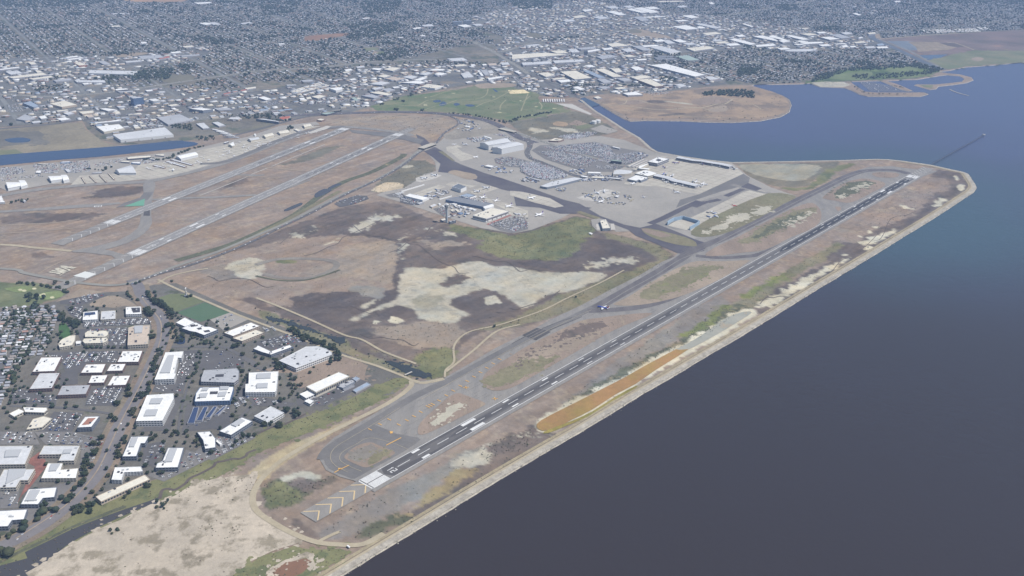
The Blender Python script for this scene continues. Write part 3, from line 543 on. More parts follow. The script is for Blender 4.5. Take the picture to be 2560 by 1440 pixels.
patch('grey_shore', [(1000, 1290), (1060, 1250), (1130, 1200), (1200, 1150), (1260, 1120), (1330, 1060), (1380, 1030), (1345, 1082), (1400, 1085), (1370, 1110), (1290, 1160), (1200, 1210), (1100, 1270), (1010, 1315)], 5, m_mud, rough=.08)
patch('grey_ruts', [(780, 1350), (850, 1300), (930, 1250), (1000, 1212), (1080, 1180), (1150, 1140), (1200, 1115), (1230, 1110), (1210, 1140), (1130, 1190), (1050, 1240), (970, 1290), (900, 1330), (840, 1352)], 6, m_grey, rough=.08)
patch('ochre_reeds', [(970, 1305), (1010, 1280), (1060, 1240), (1110, 1210), (1130, 1185), (1180, 1165), (1215, 1170), (1195, 1185), (1150, 1210), (1110, 1235), (1060, 1265), (1010, 1295), (975, 1315)], 7, m_ochre, rough=.15, step=10)
patch('sand_bar', [(1140, 1160), (1170, 1130), (1215, 1118), (1230, 1128), (1210, 1165), (1180, 1160), (1150, 1175)], 8, m_salt, rough=.15, step=10)
patch('dark_scrub', [(890, 1325), (940, 1305), (1000, 1285), (1030, 1295), (980, 1325), (930, 1345), (880, 1345)], 7, m_scrub, rough=.15, step=10)
patch('dark_scrub', [(1220, 1110), (1270, 1085), (1330, 1080), (1350, 1100), (1300, 1125), (1250, 1140), (1215, 1150)], 7, m_mud, rough=.2, step=10)
rs = random.Random(12)
for i in range(46):
    x = rs.uniform(1215, 1370); y = 1118-(x-1215)*.22+rs.gauss(0, 13)
    patch('salt_patch', [(x-3, y), (x, y-1.5), (x+4, y-1), (x+3, y+1.5), (x-1, y+2)], 9, m_salt, smooth=2, rough=.2, step=4, seed=i)
# near blast pad surroundings
patch('green_scrub', [(660, 1210), (680, 1195), (720, 1198), (760, 1200), (800, 1195), (840, 1190), (830, 1205), (780, 1232), (750, 1255), (700, 1275), (668, 1270), (657, 1240)], 7, m_scrub, smooth=2, rough=.08)
patch('dark_brush', [(715, 1200), (740, 1196), (800, 1200), (850, 1192), (835, 1208), (780, 1225), (730, 1222)], 8, m_mud, rough=.15, step=10)
patch('green_tuft', [(665, 1220), (690, 1205), (720, 1215), (760, 1240), (750, 1252), (700, 1272), (670, 1268)], 8, m_green, rough=.12, step=10)
patch('sand_bar', [(700, 1200), (725, 1185), (765, 1180), (790, 1185), (800, 1195), (770, 1196), (755, 1192), (730, 1198), (715, 1205)], 9, m_salt, smooth=2)
patch('dark_brush', [(735, 1310), (765, 1298), (790, 1320), (800, 1345), (780, 1345), (755, 1325)], 7, m_mud, rough=.15, step=10)
patch('brown_patch', [(820, 1290), (900, 1255), (1000, 1200), (1100, 1155), (1160, 1120), (1060, 1190), (960, 1240), (860, 1300)], 4, m_dry, rough=.05)
# airfield darker patches in the north
for s in ('1000,460 1200,430 1430,410 1430,470 1300,520 1160,530 1000,540 820,545 900,510', '0,740 200,690 500,690 900,690 1100,690 900,760 600,770 400,800 200,790 60,800 0,780', '260,1110 330,1090 420,1075 540,1110 560,1125 450,1140 320,1140', '2180,460 2320,370 2500,330 2480,370 2300,430'):
    patch('burnt_grass', Q(s, 0, 360), 4, m_mud, rough=.2, step=16)
for s in ('170,220 300,190 520,90 700,30 880,10 800,60 600,150 420,190', '1390,370 1420,300 1450,230 1560,160 1680,175 1780,220 1700,290 1600,330 1540,370 1480,380'): patch('burnt_grass', Q(s, 640, 360), 4, m_field, rough=.2, step=16)
patch('dark_green_marsh', [(940, 460), (1000, 420), (1060, 400), (1090, 415), (1085, 430), (1040, 450), (1030, 470), (960, 482), (935, 480)], 4, m_field, rough=.08)
patch('sand_stockpile', [(930, 475), (950, 462), (972, 456), (1002, 458), (1006, 470), (985, 478), (945, 480)], 8, gmat('pinkish_sand', C(196, 178, 156), C(188, 172, 150), .03), smooth=3)
patch('sand_stockpile', [(1003, 417), (1020, 413), (1032, 412), (1034, 418), (1015, 421)], 7, m_salt, smooth=2)
for s, mm in (('1380,1155 1500,1150 1620,1180 1450,1215 1560,1180', m_field), ('1640,1180 1800,1190 1960,1240 1850,1230 1700,1205', m_field), ('1250,1260 1400,1230 1480,1250 1380,1300 1280,1300', m_mud)):
    patch('dark_grass', Q(s, 640), 4, mm, smooth=2)
# north bank ditch ponds beside the perimeter road
patch('ditch_pond', Q('590,500 680,450 760,460 700,500 600,540', 640, 360), 8, m_slough, smooth=2)
patch('ditch_pond', Q('720,440 800,400 860,400 800,430 740,455', 640, 360), 8, m_slough, smooth=2)
patch('ditch_pond', Q('280,660 440,590 460,610 320,670', 640, 360), 8, m_slough, smooth=2)
road('ditch_scrub', [(440, 652), (500, 635), (580, 610), (660, 575), (740, 535), (800, 490), (860, 455), (930, 430), (1000, 395), (1010, 385)], 30, 7, m_scrub)
road('ditch_scrub', [(640, 590), (720, 548), (800, 505), (850, 478)], 22, 7, m_olive)
# south tip pond
patch('tip_pond', [(1845, 410), (1900, 410), (2000, 408), (2100, 405), (2095, 415), (2060, 430), (2030, 450), (2020, 465), (1990, 468), (1940, 466), (1900, 455), (1870, 440)], 5, m_field, rough=.03)
patch('tip_flat', [(1850, 412), (1920, 410), (2010, 410), (2050, 415), (2040, 430), (2020, 445), (2000, 452), (1950, 450), (1900, 440), (1870, 430)], 6, gmat('greenish_grey', C(124, 122, 108), C(134, 130, 118), .006), smooth=2, rough=.08)
patch('tip_green', [(2020, 468), (2040, 445), (2060, 425), (2110, 410), (2150, 405), (2130, 415), (2090, 430), (2070, 450), (2040, 470), (1990, 478), (1950, 470)], 7, m_green, rough=.1)

# winding drainage creeks cut in the marsh
rs = random.Random(21)
for (x, y, dx, dy, n_) in ((700, 610, 26, -9, 9), (760, 640, 24, -12, 8), (880, 560, 22, 6, 8), (1010, 600, 20, 8, 8), (1180, 640, 22, 2, 8), (1090, 560, -18, 10, 7), (820, 770, 22, 6, 7), (1240, 780, 20, -9, 8), (520, 690, 24, 5, 8), (2040, 690, 18, -12, 8), (2180, 600, 18, -14, 7), (1900, 760, 16, -10, 6), (1300, 660, 22, 2, 8), (900, 835, 24, 7, 7)):
    p = [(x, y)]
    for k in range(n_): p.append((p[-1][0]+dx*rs.uniform(.5, 1.4), p[-1][1]+dy*rs.uniform(.3, 1.5)+rs.gauss(0, 6)))
    road('creek', p, rs.uniform(2, 3.4), 8, m_mud2)
# ------------------------------------------------------------------ main runway (12/30), 3.2 km
BR = R(130); D12 = (math.sin(BR), math.cos(BR)); N12 = (math.cos(BR), -math.sin(BR))
def RW(o, d, s, t): return (o[0]+d[0]*s+d[1]*t, o[1]+d[1]*s-d[0]*t)
def rect(o, d, s0, s1, t0, t1): return [RW(o, d, s0, t0), RW(o, d, s1, t0), RW(o, d, s1, t1), RW(o, d, s0, t1)]
DIG = {'0': [(0, 1, 0, .22), (0, 1, .78, 1), (0, .14, .2, .8), (.86, 1, .2, .8)],
 '1': [(0, 1, .4, .66), (.72, .84, .2, .42)],
 '2': [(0, .14, 0, 1), (.86, 1, 0, 1), (.43, .57, 0, 1), (.14, .43, 0, .24), (.57, .86, .76, 1)],
 '3': [(0, .14, 0, 1), (.86, 1, 0, 1), (.43, .57, .1, 1), (.14, .43, .76, 1), (.57, .86, .76, 1)],
 '8': [(0, .14, 0, 1), (.86, 1, 0, 1), (.43, .57, 0, 1), (.14, .43, 0, .24), (.57, .86, 0, .24), (.14, .43, .76, 1), (.57, .86, .76, 1)],
 'L': [(0, 1, 0, .24), (0, .14, .24, 1)], 'R': [(0, 1, 0, .24), (.86, 1, .24, 1), (.45, .6, .24, 1), (.6, .86, .78, 1), (0, .45, .7, .95)]}
def number(o, d, s, txt, h=18, w=7, gap=3.5):
    out = []
    if txt[-1] in 'LR' and len(txt) > 1: out = number(o, d, s, txt[-1], h, w, gap); s += h+5; txt = txt[:-1]
    tot = len(txt)*w+(len(txt)-1)*gap
    for i, ch in enumerate(txt):
        t0 = -tot/2+i*(w+gap)
        for a, b, c, e in DIG[ch]: out.append(rect(o, d, s+a*h, s+b*h, t0+c*w, t0+e*w))
    return out
def runway(o, d, L, ends, W=22.9, sh=8, label='', dark=None, tz=((152, 22.5, 3), (457, 22.5, 2), (610, 22.5, 2), (762, 22.5, 1), (914, 22.5, 1)), thr=46, pave=None):
    z = lev(12)
    pv, pf = fill(rect(o, d, -4, L+4, -W-sh, W+sh), z); r = mesh('runway', pv, pf, m_shld); tag(r, label, kind='structure')
    pv, pf = fill(rect(o, d, 0, L, -W-.5, W+.5), z+.08); mesh('runway_pavement', pv, pf, pave or m_asph, r)
    if dark:
        for di, (a, b, wd, mm) in enumerate(dark):
            pv, pf = fill([RW(o, d, a, 0), RW(o, d, a+(b-a)*.04, -wd), RW(o, d, b-(b-a)*.04, -wd), RW(o, d, b, 0), RW(o, d, b-(b-a)*.04, wd), RW(o, d, a+(b-a)*.04, wd)], z+.11+.04*di); mesh('tyre_rubber', pv, pf, mm, r)
    q = [rect(o, d, 0, L, -W, -W+1.6), rect(o, d, 0, L, W-1.6, W)]
    s = 66+thr*.6
    while s < L-110: q.append(rect(o, d, s, s+36.6, -.75, .75)); s += 61
    for k, (txt, fl) in enumerate(ends):
        oo, dd = (o, d) if k == 0 else (RW(o, d, L, 0), (-d[0], -d[1]))
        q.append(rect(oo, dd, 0, 3, -W, W))
        for side in (-1, 1):
            n = 6
            for i in range(n):
                a = 1.5+i*3.45
                q.append(rect(oo, dd, 6, 6+thr, *sorted((side*a, side*(a+3.0)))))
        q += number(oo, dd, 6+thr+16, txt)
        for s0, ln, cnt in tz[:fl]:
            for side in (-1, 1): q.append(rect(oo, dd, s0, s0+ln, *sorted((side*(W-10-1.8*0), side*(W-10+ (2.2*cnt))))))
        for side in (-1, 1): q.append(rect(oo, dd, 311, 356, *sorted((side*10, side*19))))
    quads('runway_marking', q, z+.32, m_white, r)
    return r
m_asphc = gmat('worn_centre_asphalt', Cp(96, 94, 93), Cp(104, 101, 99), .01, amt=.08, stretch=(R(40), 5)); O12 = (0., 0.); L12 = 3206
runway(O12, D12, L12, (('12', 5), ('30', 5)), sh=11, label='long dark main runway beside the bay, numbered 12 at its near end',
   dark=((54, 330, 21.3, m_asphd), (60, 3190, 13, m_asphc), (250, 1250, 8, m_asphd), (1900, 3150, 13.5, m_rubber)))
# parallel north runways
m_pl = gmat('pale_runway_asphalt', Cp(134, 132, 130), Cp(142, 139, 135), .01, amt=.09, stretch=(R(22), 5)); BB = 1.95167514; dN = (math.sin(BB), math.cos(BB)); nN = (math.cos(BB), -math.sin(BB))
o10R = (1339.2, 959.5); o10L = (o10R[0]+dN[0]*216.9-nN[0]*302.1, o10R[1]+dN[1]*216.9-nN[1]*302.1)
runway(o10R, dN, 1894, (('10R', 2), ('28L', 5)), label='grey parallel runway nearer the perimeter road', dark=((1000, 1860, 9, m_asph),), pave=m_pl)
runway(o10L, dN, 1664, (('10L', 0), ('28R', 5)), label='grey parallel runway nearer the general aviation hangars', dark=((900, 1620, 8, m_asph),), thr=40, pave=m_pl)
# chevrons on the blast pads
def chevrons(o, d, n, step, W, wd, m, start=20, pad=None, L=None):
    pad_ = patch('blast_pad', rect(o, d, -L, 0, -W-2, W+2), 11, m_shld, world=True)
    q = []
    for i in range(n):
        s = -start-i*step
        for sd_ in (-1, 1): q.append([RW(o, d, s, 0), RW(o, d, s-W*1.0, sd_*W), RW(o, d, s-W*1.0-wd*1.4, sd_*W), RW(o, d, s-wd*1.4, 0)])
    quads('chevron', q, lev(12)+.1, m, pad_)
chevrons(O12, D12, 5, 31, 22, 2.4, m_yel2, start=-4, L=150)
e30 = RW(O12, D12, L12, 0); chevrons(e30, (-D12[0], -D12[1]), 6, 28, 24, 1.6, m_white, start=4, L=170)
chevrons(o10R, dN, 7, 42, 24, 1.4, m_white, start=0, L=330)
chevrons(o10L, dN, 5, 42, 24, 1.4, m_white, start=0, L=240)
e28L = RW(o10R, dN, 1894, 0); chevrons(e28L, (-dN[0], -dN[1]), 4, 30, 22, 1.2, m_white, start=4, L=130)
# white arrestor bed past the north runway
patch('arrestor_bed', [(183, 691), (213, 679.5), (241, 686), (218, 697)], 14, mat('arrestor_white', C(206, 206, 208), .8))
patch('white_strip', [(768, 333), (800, 321), (818, 315), (828, 317), (815, 324), (778, 335)], 14, m_conc2)
# giant pale letters laid out on the grass at the west end
LT = ['320,660 400,640 480,640 640,665 840,700 790,760 720,750 560,700 450,690 360,675', '440,600 500,580 620,600 760,620 960,690 940,715 820,690 600,640 480,615',
 '590,545 640,500 740,495 820,505 900,535 1040,590 1120,610 960,690 800,640 700,610 620,570', '770,465 800,450 900,460 1040,500 1160,540 1260,600 1160,610 1060,560 900,500', '790,430 830,405 920,405 1060,420 1140,450 1220,480 1340,540 1340,560 1240,520 1060,490 900,460',
 '1090,450 1240,445 1340,470 1490,470 1350,530 1300,500', '780,800 960,700 1180,600 1190,615 960,720 820,810']
q = [[tuple(p[:2]) for p in GP(Q(s, 100, 640, 16))] for s in LT]
for i, p in enumerate(q): patch('ground_letter_stones', p, 14+i*.4, gmat('stone_letters', C(196, 190, 178), C(176, 168, 158), .1), world=True)
patch('ground_letter_hole', Q('755,550 800,535 830,550 780,565', 100, 640, 16), 18, m_dry)
# painted block characters on the closed strip
tw = patch('closed_runway', [(-300, 545), (0, 530), (55, 528), (150, 522), (240, 517), (290, 511), (300, 507), (260, 509), (200, 512), (100, 520), (55, 524), (0, 527), (-300, 540)], 8, m_shld)
road('old_runway', [(-300, 540), (0, 530), (120, 523), (240, 515), (300, 508)], 26, 9, m_shld, smooth=0)
qs = ['560,465 575,405 610,405 590,465', '740,455 755,400 785,400 765,455', '600,412 750,405 748,416 598,423', '590,450 745,440 742,452 588,462', '822,458 845,385 885,385 860,458']
quads('closed_strip_marking', [[tuple(p[:2]) for p in GP(Q(s, 200, 490, 16))] for s in qs], lev(14), m_white)
# ------------------------------------------------------------------ main taxiway sheet (grass islands laid on top)
patch('taxiway_sheet', [(893, 1205), (850, 1193), (815, 1176), (800, 1150), (806, 1122), (835, 1095), (890, 1062), (945, 1030), (1000, 988), (1040, 955), (1110, 946), (1170, 912), (1240, 870), (1310, 836), (1380, 798), (1450, 765), (1520, 728), (1600, 688), (1655, 655), (1685, 643), (1700, 628), (1690, 612), (1760, 590), (1840, 560), (1930, 520), (1996, 496), (2060, 466), (2130, 430), (2170, 418), (2230, 416), (2290, 424), (2345, 428), (2300, 445), (2240, 480), (2100, 560), (1950, 640), (1800, 720), (1600, 830), (1400, 940), (1200, 1050), (1000, 1160), (930, 1222)], 8, m_shld)
patch('turn_pad', [(860, 1190), (822, 1172), (810, 1150), (818, 1125), (845, 1103), (900, 1070), (930, 1060), (990, 1085), (1045, 1095), (1040, 1110), (960, 1160), (900, 1198)], 9, m_asph, smooth=2)
road('taxiway', [(805, 1150), (820, 1125), (870, 1092), (950, 1045), (1040, 990), (1130, 948), (1240, 888), (1330, 842), (1420, 800), (1500, 760), (1600, 705), (1690, 655), (1720, 638)], 24, 10, m_asph)
road('taxiway', [(1490, 772), (1540, 742), (1600, 708), (1690, 655), (1740, 622), (1800, 600), (1860, 570), (1930, 535), (2003, 497), (2060, 470), (2110, 445), (2160, 428), (2230, 426), (2270, 434), (2290, 438)], 38, 11, m_twy)
road('taxiway', [(1470, 778), (1540, 775), (1600, 768), (1660, 752), (1720, 725), (1800, 680)], 30, 11, m_twy)
road('taxiway', [(1740, 640), (1800, 645), (1860, 642), (1900, 636), (1960, 612)], 26, 11, m_twy)
road('taxiway', [(1995, 497), (2030, 500), (2058, 520), (2060, 545), (2040, 570), (1990, 600)], 40, 10, m_shld)
road('taxiway', [(1830, 462), (1900, 480), (1950, 488), (2000, 497), (2060, 508), (2110, 520), (2130, 512)], 26, 10, m_shld)
road('taxiway_line', [(1497, 772), (1560, 732), (1640, 688), (1700, 650), (1760, 625), (1860, 572), (1930, 537), (2003, 499), (2110, 446), (2170, 427)], 3.0, 13, m_shld)
for i, s in enumerate([
 [(866, 1150), (862, 1140), (890, 1117), (925, 1107), (950, 1116), (985, 1130), (980, 1140), (940, 1160), (915, 1170), (890, 1162)],
 [(1045, 1085), (1050, 1060), (1080, 1030), (1120, 995), (1145, 984), (1165, 990), (1212, 1008), (1200, 1020), (1150, 1045), (1090, 1075), (1060, 1087)],
 [(1280, 890), (1317, 867), (1392, 830), (1455, 802), (1505, 795), (1567, 787), (1632, 785), (1560, 815), (1505, 842), (1455, 872), (1392, 908), (1330, 943), (1280, 970), (1240, 978), (1212, 968), (1207, 945), (1230, 920)],
 [(1533, 762), (1567, 745), (1610, 718), (1660, 688), (1700, 668), (1740, 654), (1810, 654), (1868, 651), (1870, 656), (1820, 688), (1760, 718), (1700, 742), (1640, 757), (1580, 765)],
 [(1762, 638), (1790, 618), (1850, 590), (1930, 547), (1990, 518), (2030, 508), (2050, 525), (2052, 550), (2030, 573), (1980, 593), (1930, 618), (1900, 628), (1850, 633), (1790, 641)],
 [(2058, 493), (2080, 475), (2120, 455), (2160, 447), (2205, 455), (2212, 465), (2180, 482), (2128, 507), (2090, 503), (2062, 498)],
 [(2180, 435), (2200, 431), (2240, 433), (2248, 440), (2230, 445), (2193, 443)],
 [(2088, 518), (2100, 518), (2103, 523), (2095, 529)]]):
    patch('grass_island', s, 12, m_dry if i != 3 else m_tan, smooth=3)
for s, mm in (([(875, 1150), (870, 1142), (900, 1122), (925, 1115), (945, 1125), (930, 1140), (900, 1155)], m_grey), ([(925, 1150), (950, 1122), (978, 1132), (950, 1152), (922, 1165)], m_olive),
 ([(1300, 905), (1400, 840), (1480, 808), (1520, 815), (1440, 850), (1350, 880), (1290, 925)], m_mud), ([(1075, 1060), (1120, 1020), (1165, 1010), (1140, 1030), (1095, 1062)], m_salt), ([(1300, 890), (1380, 860), (1480, 832), (1500, 838), (1400, 880), (1310, 905)], m_tan),
 ([(1215, 945), (1300, 905), (1340, 900), (1400, 890), (1330, 935), (1260, 965), (1222, 965)], m_olive),
 ([(1660, 720), (1720, 685), (1760, 670), (1790, 665), (1740, 700), (1700, 720), (1660, 735)], m_green), ([(1600, 735), (1660, 700), (1720, 675), (1800, 665), (1760, 690), (1690, 725), (1620, 750)], m_olive),
 ([(1850, 600), (1930, 555), (2000, 525), (2040, 520), (2030, 535), (1950, 575), (1870, 610)], m_olive), ([(1955, 562), (1990, 545), (2030, 530), (2010, 548), (1970, 565)], m_salt), ([(1880, 595), (1950, 558), (2010, 530), (1990, 550), (1920, 590)], m_scrub),
 ([(2090, 480), (2140, 455), (2190, 457), (2150, 478), (2100, 495)], m_scrub), ([(2098, 490), (2115, 485), (2110, 495), (2098, 497)], m_salt), ([(2130, 470), (2170, 458), (2160, 468), (2130, 476)], m_salt)):
    patch('island_growth', s, 13, mm, smooth=2, rough=.2, step=10)
# dark patch of fresh asphalt and other taxiway details
dp = patch('fresh_patch', [(1305, 839), (1342, 820.5), (1377, 831), (1340, 852)], 13, m_asphd)
qs = []
for t in (.25, .5, .75):
    a = (1305+(1340-1305)*t, 839+(852-839)*t); b = (1342+(1377-1342)*t, 820.5+(831-820.5)*t)
    A, B = G(*a), G(*b); dx, dy = B[0]-A[0], B[1]-A[1]; L = math.hypot(dx, dy); nx, ny = -dy/L*.8, dx/L*.8
    qs.append([(A[0]+nx, A[1]+ny), (B[0]+nx, B[1]+ny), (B[0]-nx, B[1]-ny), (A[0]-nx, A[1]-ny)])
quads('patch_seam', qs, lev(14)+.1, m_shld, dp)
for s in ('300,410 450,350 600,300', '360,430 560,350 700,290', '100,640 150,620', '0,560 150,480 260,430'): road('taxi_crack', Q(s, 1280, 720), 3, 12, m_asphd)
for ln in ([(870, 1182), (838, 1165), (826, 1145), (836, 1122), (872, 1098), (940, 1058), (1000, 1020)], [(905, 1180), (870, 1165), (850, 1150), (856, 1132), (890, 1112), (925, 1096), (985, 1110), (1020, 1125)], [(1052, 1000), (1140, 950), (1240, 895), (1320, 852), (1400, 812), (1480, 775)]): road('taxiway_line', ln, 1.0, 13, m_dirt)
# yellow closed taxiway crosses and bars
def ybar(x, y, s=1.0, n=1):
    A = G(x, y); o = (A[0], A[1]); return [rect(o, (D12[1], -D12[0]), -6*s, 6*s, -1.2+k*4, 1.2+k*4) for k in range(n)]
bars = []
for x, y in ((1249, 899), (1233, 910), (1217, 921), (1201, 932), (1185, 943), (1168, 954), (1151, 966), (1133, 978), (1116, 990), (1098, 1003), (1052, 1031), (1035, 1042), (1017, 1052), (997, 1063), (973, 1050), (950, 1062), (925, 1075)): bars += ybar(x, y)
for x, y in ((1070, 1018), (1076, 1015), (1082, 1012)): bars += ybar(x, y, 1.2)
for x, y in ((1165, 970), (1237, 998)):
    A = G(x, y); 
    for a in (R(40), R(-50)):
        dd = (math.sin(a+BR), math.cos(a+BR)); bars.append(rect((A[0], A[1]), dd, -7, 7, -1.1, 1.1))
for s in ('1300,136 1400,85 1450,60 1453,66 1400,93 1303,142', '1335,0 1370,0 1365,20 1345,22', '780,410 830,382 930,335 932,340 834,388 784,415', '820,370 855,365 850,385 825,388'): bars.append([tuple(p[:2]) for p in GP(Q(s, 640, 1080))])
quads('closed_taxiway_marking', bars, lev(15), m_yel)
# ------------------------------------------------------------------ terminal and cargo aprons
patch('south_ramp', [(1700, 630), (1640, 600), (1590, 578), (1540, 580), (1505, 552), (1440, 527), (1400, 548), (1330, 575), (1282, 584), (1200, 570), (1130, 548), (1060, 525), (1000, 505), (940, 488), (960, 480), (1010, 470), (1040, 452), (1060, 436), (1090, 428), (1088, 405), (1060, 375), (1090, 362), (1110, 345), (1140, 330), (1180, 318), (1220, 322), (1290, 335), (1345, 350), (1420, 346), (1500, 340), (1560, 350), (1640, 382), (1720, 393), (1830, 408), (1870, 440), (1930, 470), (1990, 490), (1960, 512), (1880, 552), (1800, 590), (1730, 615)], 6, m_ramp)
patch('perimeter_margin', [(1110, 350), (1140, 325), (1150, 300), (1200, 300), (1250, 320), (1240, 335), (1180, 330), (1120, 345)], 5, gmat('bare_lot', C(150, 142, 134), C(140, 132, 126), .01, spot=C(120, 114, 106), s3=.03))
patch('bare_ground', Q('560,500 700,440 860,320 1000,300 1200,340 1400,400 1500,470 1300,480 1000,540 700,580 600,560', 1020, 260, 6.4), 7, MATS['bare_lot'])
tx = gmat('dark_taxi', C(84, 80, 90), C(96, 92, 98), .008, amt=.07)
patch('ramp_taxiway', Q('260,760 430,690 560,760 700,900 850,970 1230,1110 1500,1190 2000,1360 2560,1560 2560,1760 2100,1500 1500,1370 1100,1240 900,1160 700,1110 480,1090 520,960 400,860', 1020, 260, 6.4), 9, tx)
patch('ramp_taxiway', [(1050, 360), (1062, 374), (1085, 368), (1060, 345), (1040, 336)], 9, tx)
patch('ramp_taxiway', [(1410, 500), (1450, 510), (1500, 540), (1560, 562), (1600, 570), (1640, 560), (1680, 575), (1740, 600), (1770, 610), (1760, 628), (1720, 640), (1690, 632), (1640, 610), (1590, 590), (1570, 575), (1530, 560), (1480, 545), (1430, 522), (1390, 505)], 9, tx)
patch('ramp_taxiway', [(1280, 470), (1330, 480), (1440, 515), (1480, 520), (1440, 535), (1400, 535), (1350, 520), (1290, 515)], 8, tx)
road('ramp_taxiway', [(1625, 560), (1660, 545), (1700, 525), (1748, 503)], 30, 9, tx, smooth=0)
road('ramp_taxiway', [(1735, 518), (1765, 505)], 26, 9, tx, smooth=0); road('ramp_taxiway', [(1768, 506), (1800, 499)], 26, 10, tx, smooth=0); road('ramp_taxiway', [(1815, 491), (1857, 473)], 26, 9, tx, smooth=0)
patch('ramp_strip', [(1640, 560), (1700, 525), (1760, 500), (1830, 480), (1880, 462), (1900, 480), (1850, 510), (1780, 540), (1720, 570), (1690, 575)], 7, m_shld)
patch('concrete_apron', [(1560, 460), (1570, 450), (1600, 435), (1640, 405), (1700, 395), (1830, 412), (1850, 428), (1858, 435), (1800, 462), (1748, 486), (1700, 478), (1640, 466), (1600, 466)], 8, m_conc)
patch('taxi_band', [(1748, 486), (1858, 435), (1875, 445), (1870, 462), (1800, 480), (1740, 500), (1690, 520), (1700, 500)], 7, m_asph)
patch('concrete_apron', [(1690, 560), (1760, 530), (1860, 480), (1890, 472), (1920, 482), (1860, 515), (1800, 545), (1735, 578), (1700, 570)], 8, m_conc)
patch('dark_square', [(1852, 468), (1870, 458), (1905, 472), (1890, 478)], 10, tx)
patch('concrete_apron', Q('610,690 790,660 880,700 780,700 870,770 1130,860 840,920 700,790 620,760', 1020, 260, 6.4), 9, m_conc)
patch('cargo_stand', Q('120,1190 200,1160 400,1115 540,1150 400,1210 200,1260 130,1240', 1020, 260, 6.4), 10, m_conc2)
patch('cargo_stand', Q('260,520 500,430 780,340 920,380 700,470 520,560 300,570', 1000, 420, 8), 9, m_conc)
patch('cargo_stand', Q('910,330 1060,280 1180,300 1330,340 1540,360 1400,400 1330,390 1200,400 1000,380', 1000, 420, 8), 9, m_conc)
patch('cargo_stand', Q('1400,480 1620,400 1850,350 2020,390 1800,470 1600,530 1480,530', 1000, 420, 8), 9, m_conc)
patch('cargo_stand', Q('1700,600 1900,650 2100,700 2560,860 2560,1000 2200,950 2100,830 1900,740 1700,680', 1000, 420, 8), 9, m_conc)
patch('cargo_stand', Q('1120,1240 1300,1180 1720,1060 2020,1130 1850,1200 1500,1310 1300,1290', 1300, 340, 8), 9, m_conc2)
patch('cargo_stand', Q('-200,1100 40,1120 400,1200 600,1250 880,1410 700,1440 300,1340 0,1250 -200,1190', 1300, 340, 8), 10, m_conc)
patch('island_verge', Q('640,1100 740,1060 900,1090 1080,1130 1100,1200 950,1210 800,1160', 1020, 260, 6.4), 10, m_tan, smooth=2)
patch('island_verge', Q('480,760 560,760 750,910 720,920 600,840', 1020, 260, 6.4), 10, m_olive)
patch('island_verge', [(1605, 573), (1625, 572), (1690, 587), (1730, 600), (1742, 612), (1735, 617), (1690, 612), (1640, 598), (1612, 584)], 12, m_olive, smooth=2)
patch('island_verge', Q('1290,850 1340,850 1480,880 1600,920 1500,940 1400,910 1320,880', 1280, 360), 13, m_dry)
patch('island_verge', [(1440, 531), (1450, 528), (1480, 538), (1502, 545), (1490, 549), (1465, 541)], 12, m_olive)
patch('long_island', [(1727, 580), (1760, 555), (1830, 520), (1920, 484), (1975, 487), (1990, 495), (1960, 510), (1900, 545), (1830, 578), (1780, 592), (1740, 592)], 12, m_olive, smooth=2)
patch('salt_streaks', [(1755, 582), (1780, 570), (1820, 555), (1870, 535), (1872, 540), (1820, 565), (1775, 582)], 13, m_salt, rough=.3, step=8)
patch('salt_streaks', [(1875, 532), (1920, 515), (1925, 522), (1880, 536)], 13, m_salt, rough=.3, step=8)
# parking lots near the terminal
patch('terminal_lots', Q('230,290 400,190 900,180 1500,120 2000,240 2500,330 2560,420 2200,560 1900,720 1300,720 900,600 500,470', 1300, 340, 8), 8, m_lot)
patch('long_term_lot', Q('0,560 250,520 620,650 940,770 880,820 560,890 200,830 0,720', 1300, 340, 8), 9, m_lotd)
patch('employee_lot', Q('1380,880 1600,840 1880,900 1960,930 1800,1020 1600,1010 1400,950', 1020, 260, 6.4), 9, m_lot)
patch('rental_lot', Q('780,600 860,560 1000,515 1110,520 1130,550 1080,570 960,610 840,635', 640, 360), 9, m_lotd)
patch('cargo_lot', Q('0,560 100,560 350,640 480,700 400,740 250,750 0,690', 1000, 420, 8), 9, m_lotd)
patch('cargo_lot', Q('-300,540 -100,500 0,480 100,560 0,600 -200,590', 1000, 420, 8), 9, m_lot)
patch('cargo_lot', Q('660,820 900,760 940,860 880,980 760,900', 1000, 420, 8), 9, m_lot)
patch('cargo_lot', Q('1740,1130 2300,970 2480,1000 2560,1100 2560,1230 2250,1310 2000,1250', 1000, 420, 8), 9, m_lot)
patch('red_kerb', Q('1730,1130 2200,940 2230,950 1760,1145', 1000, 420, 8), 11, mat('red_paint', C(150, 92, 86), .8))
patch('tent_apron', Q('1560,820 1700,740 1870,780 1760,870', 1280, 360), 11, m_conc)
patch('fire_apron', Q('790,760 870,745 940,760 1030,860 930,875 850,870 800,820', 1280, 360), 10, m_ramp)
patch('fire_apron', Q('840,805 880,800 890,860 850,860', 1280, 360), 12, m_conc2); patch('fire_apron', Q('985,800 1020,800 1035,862 990,862', 1280, 360), 12, m_conc2)
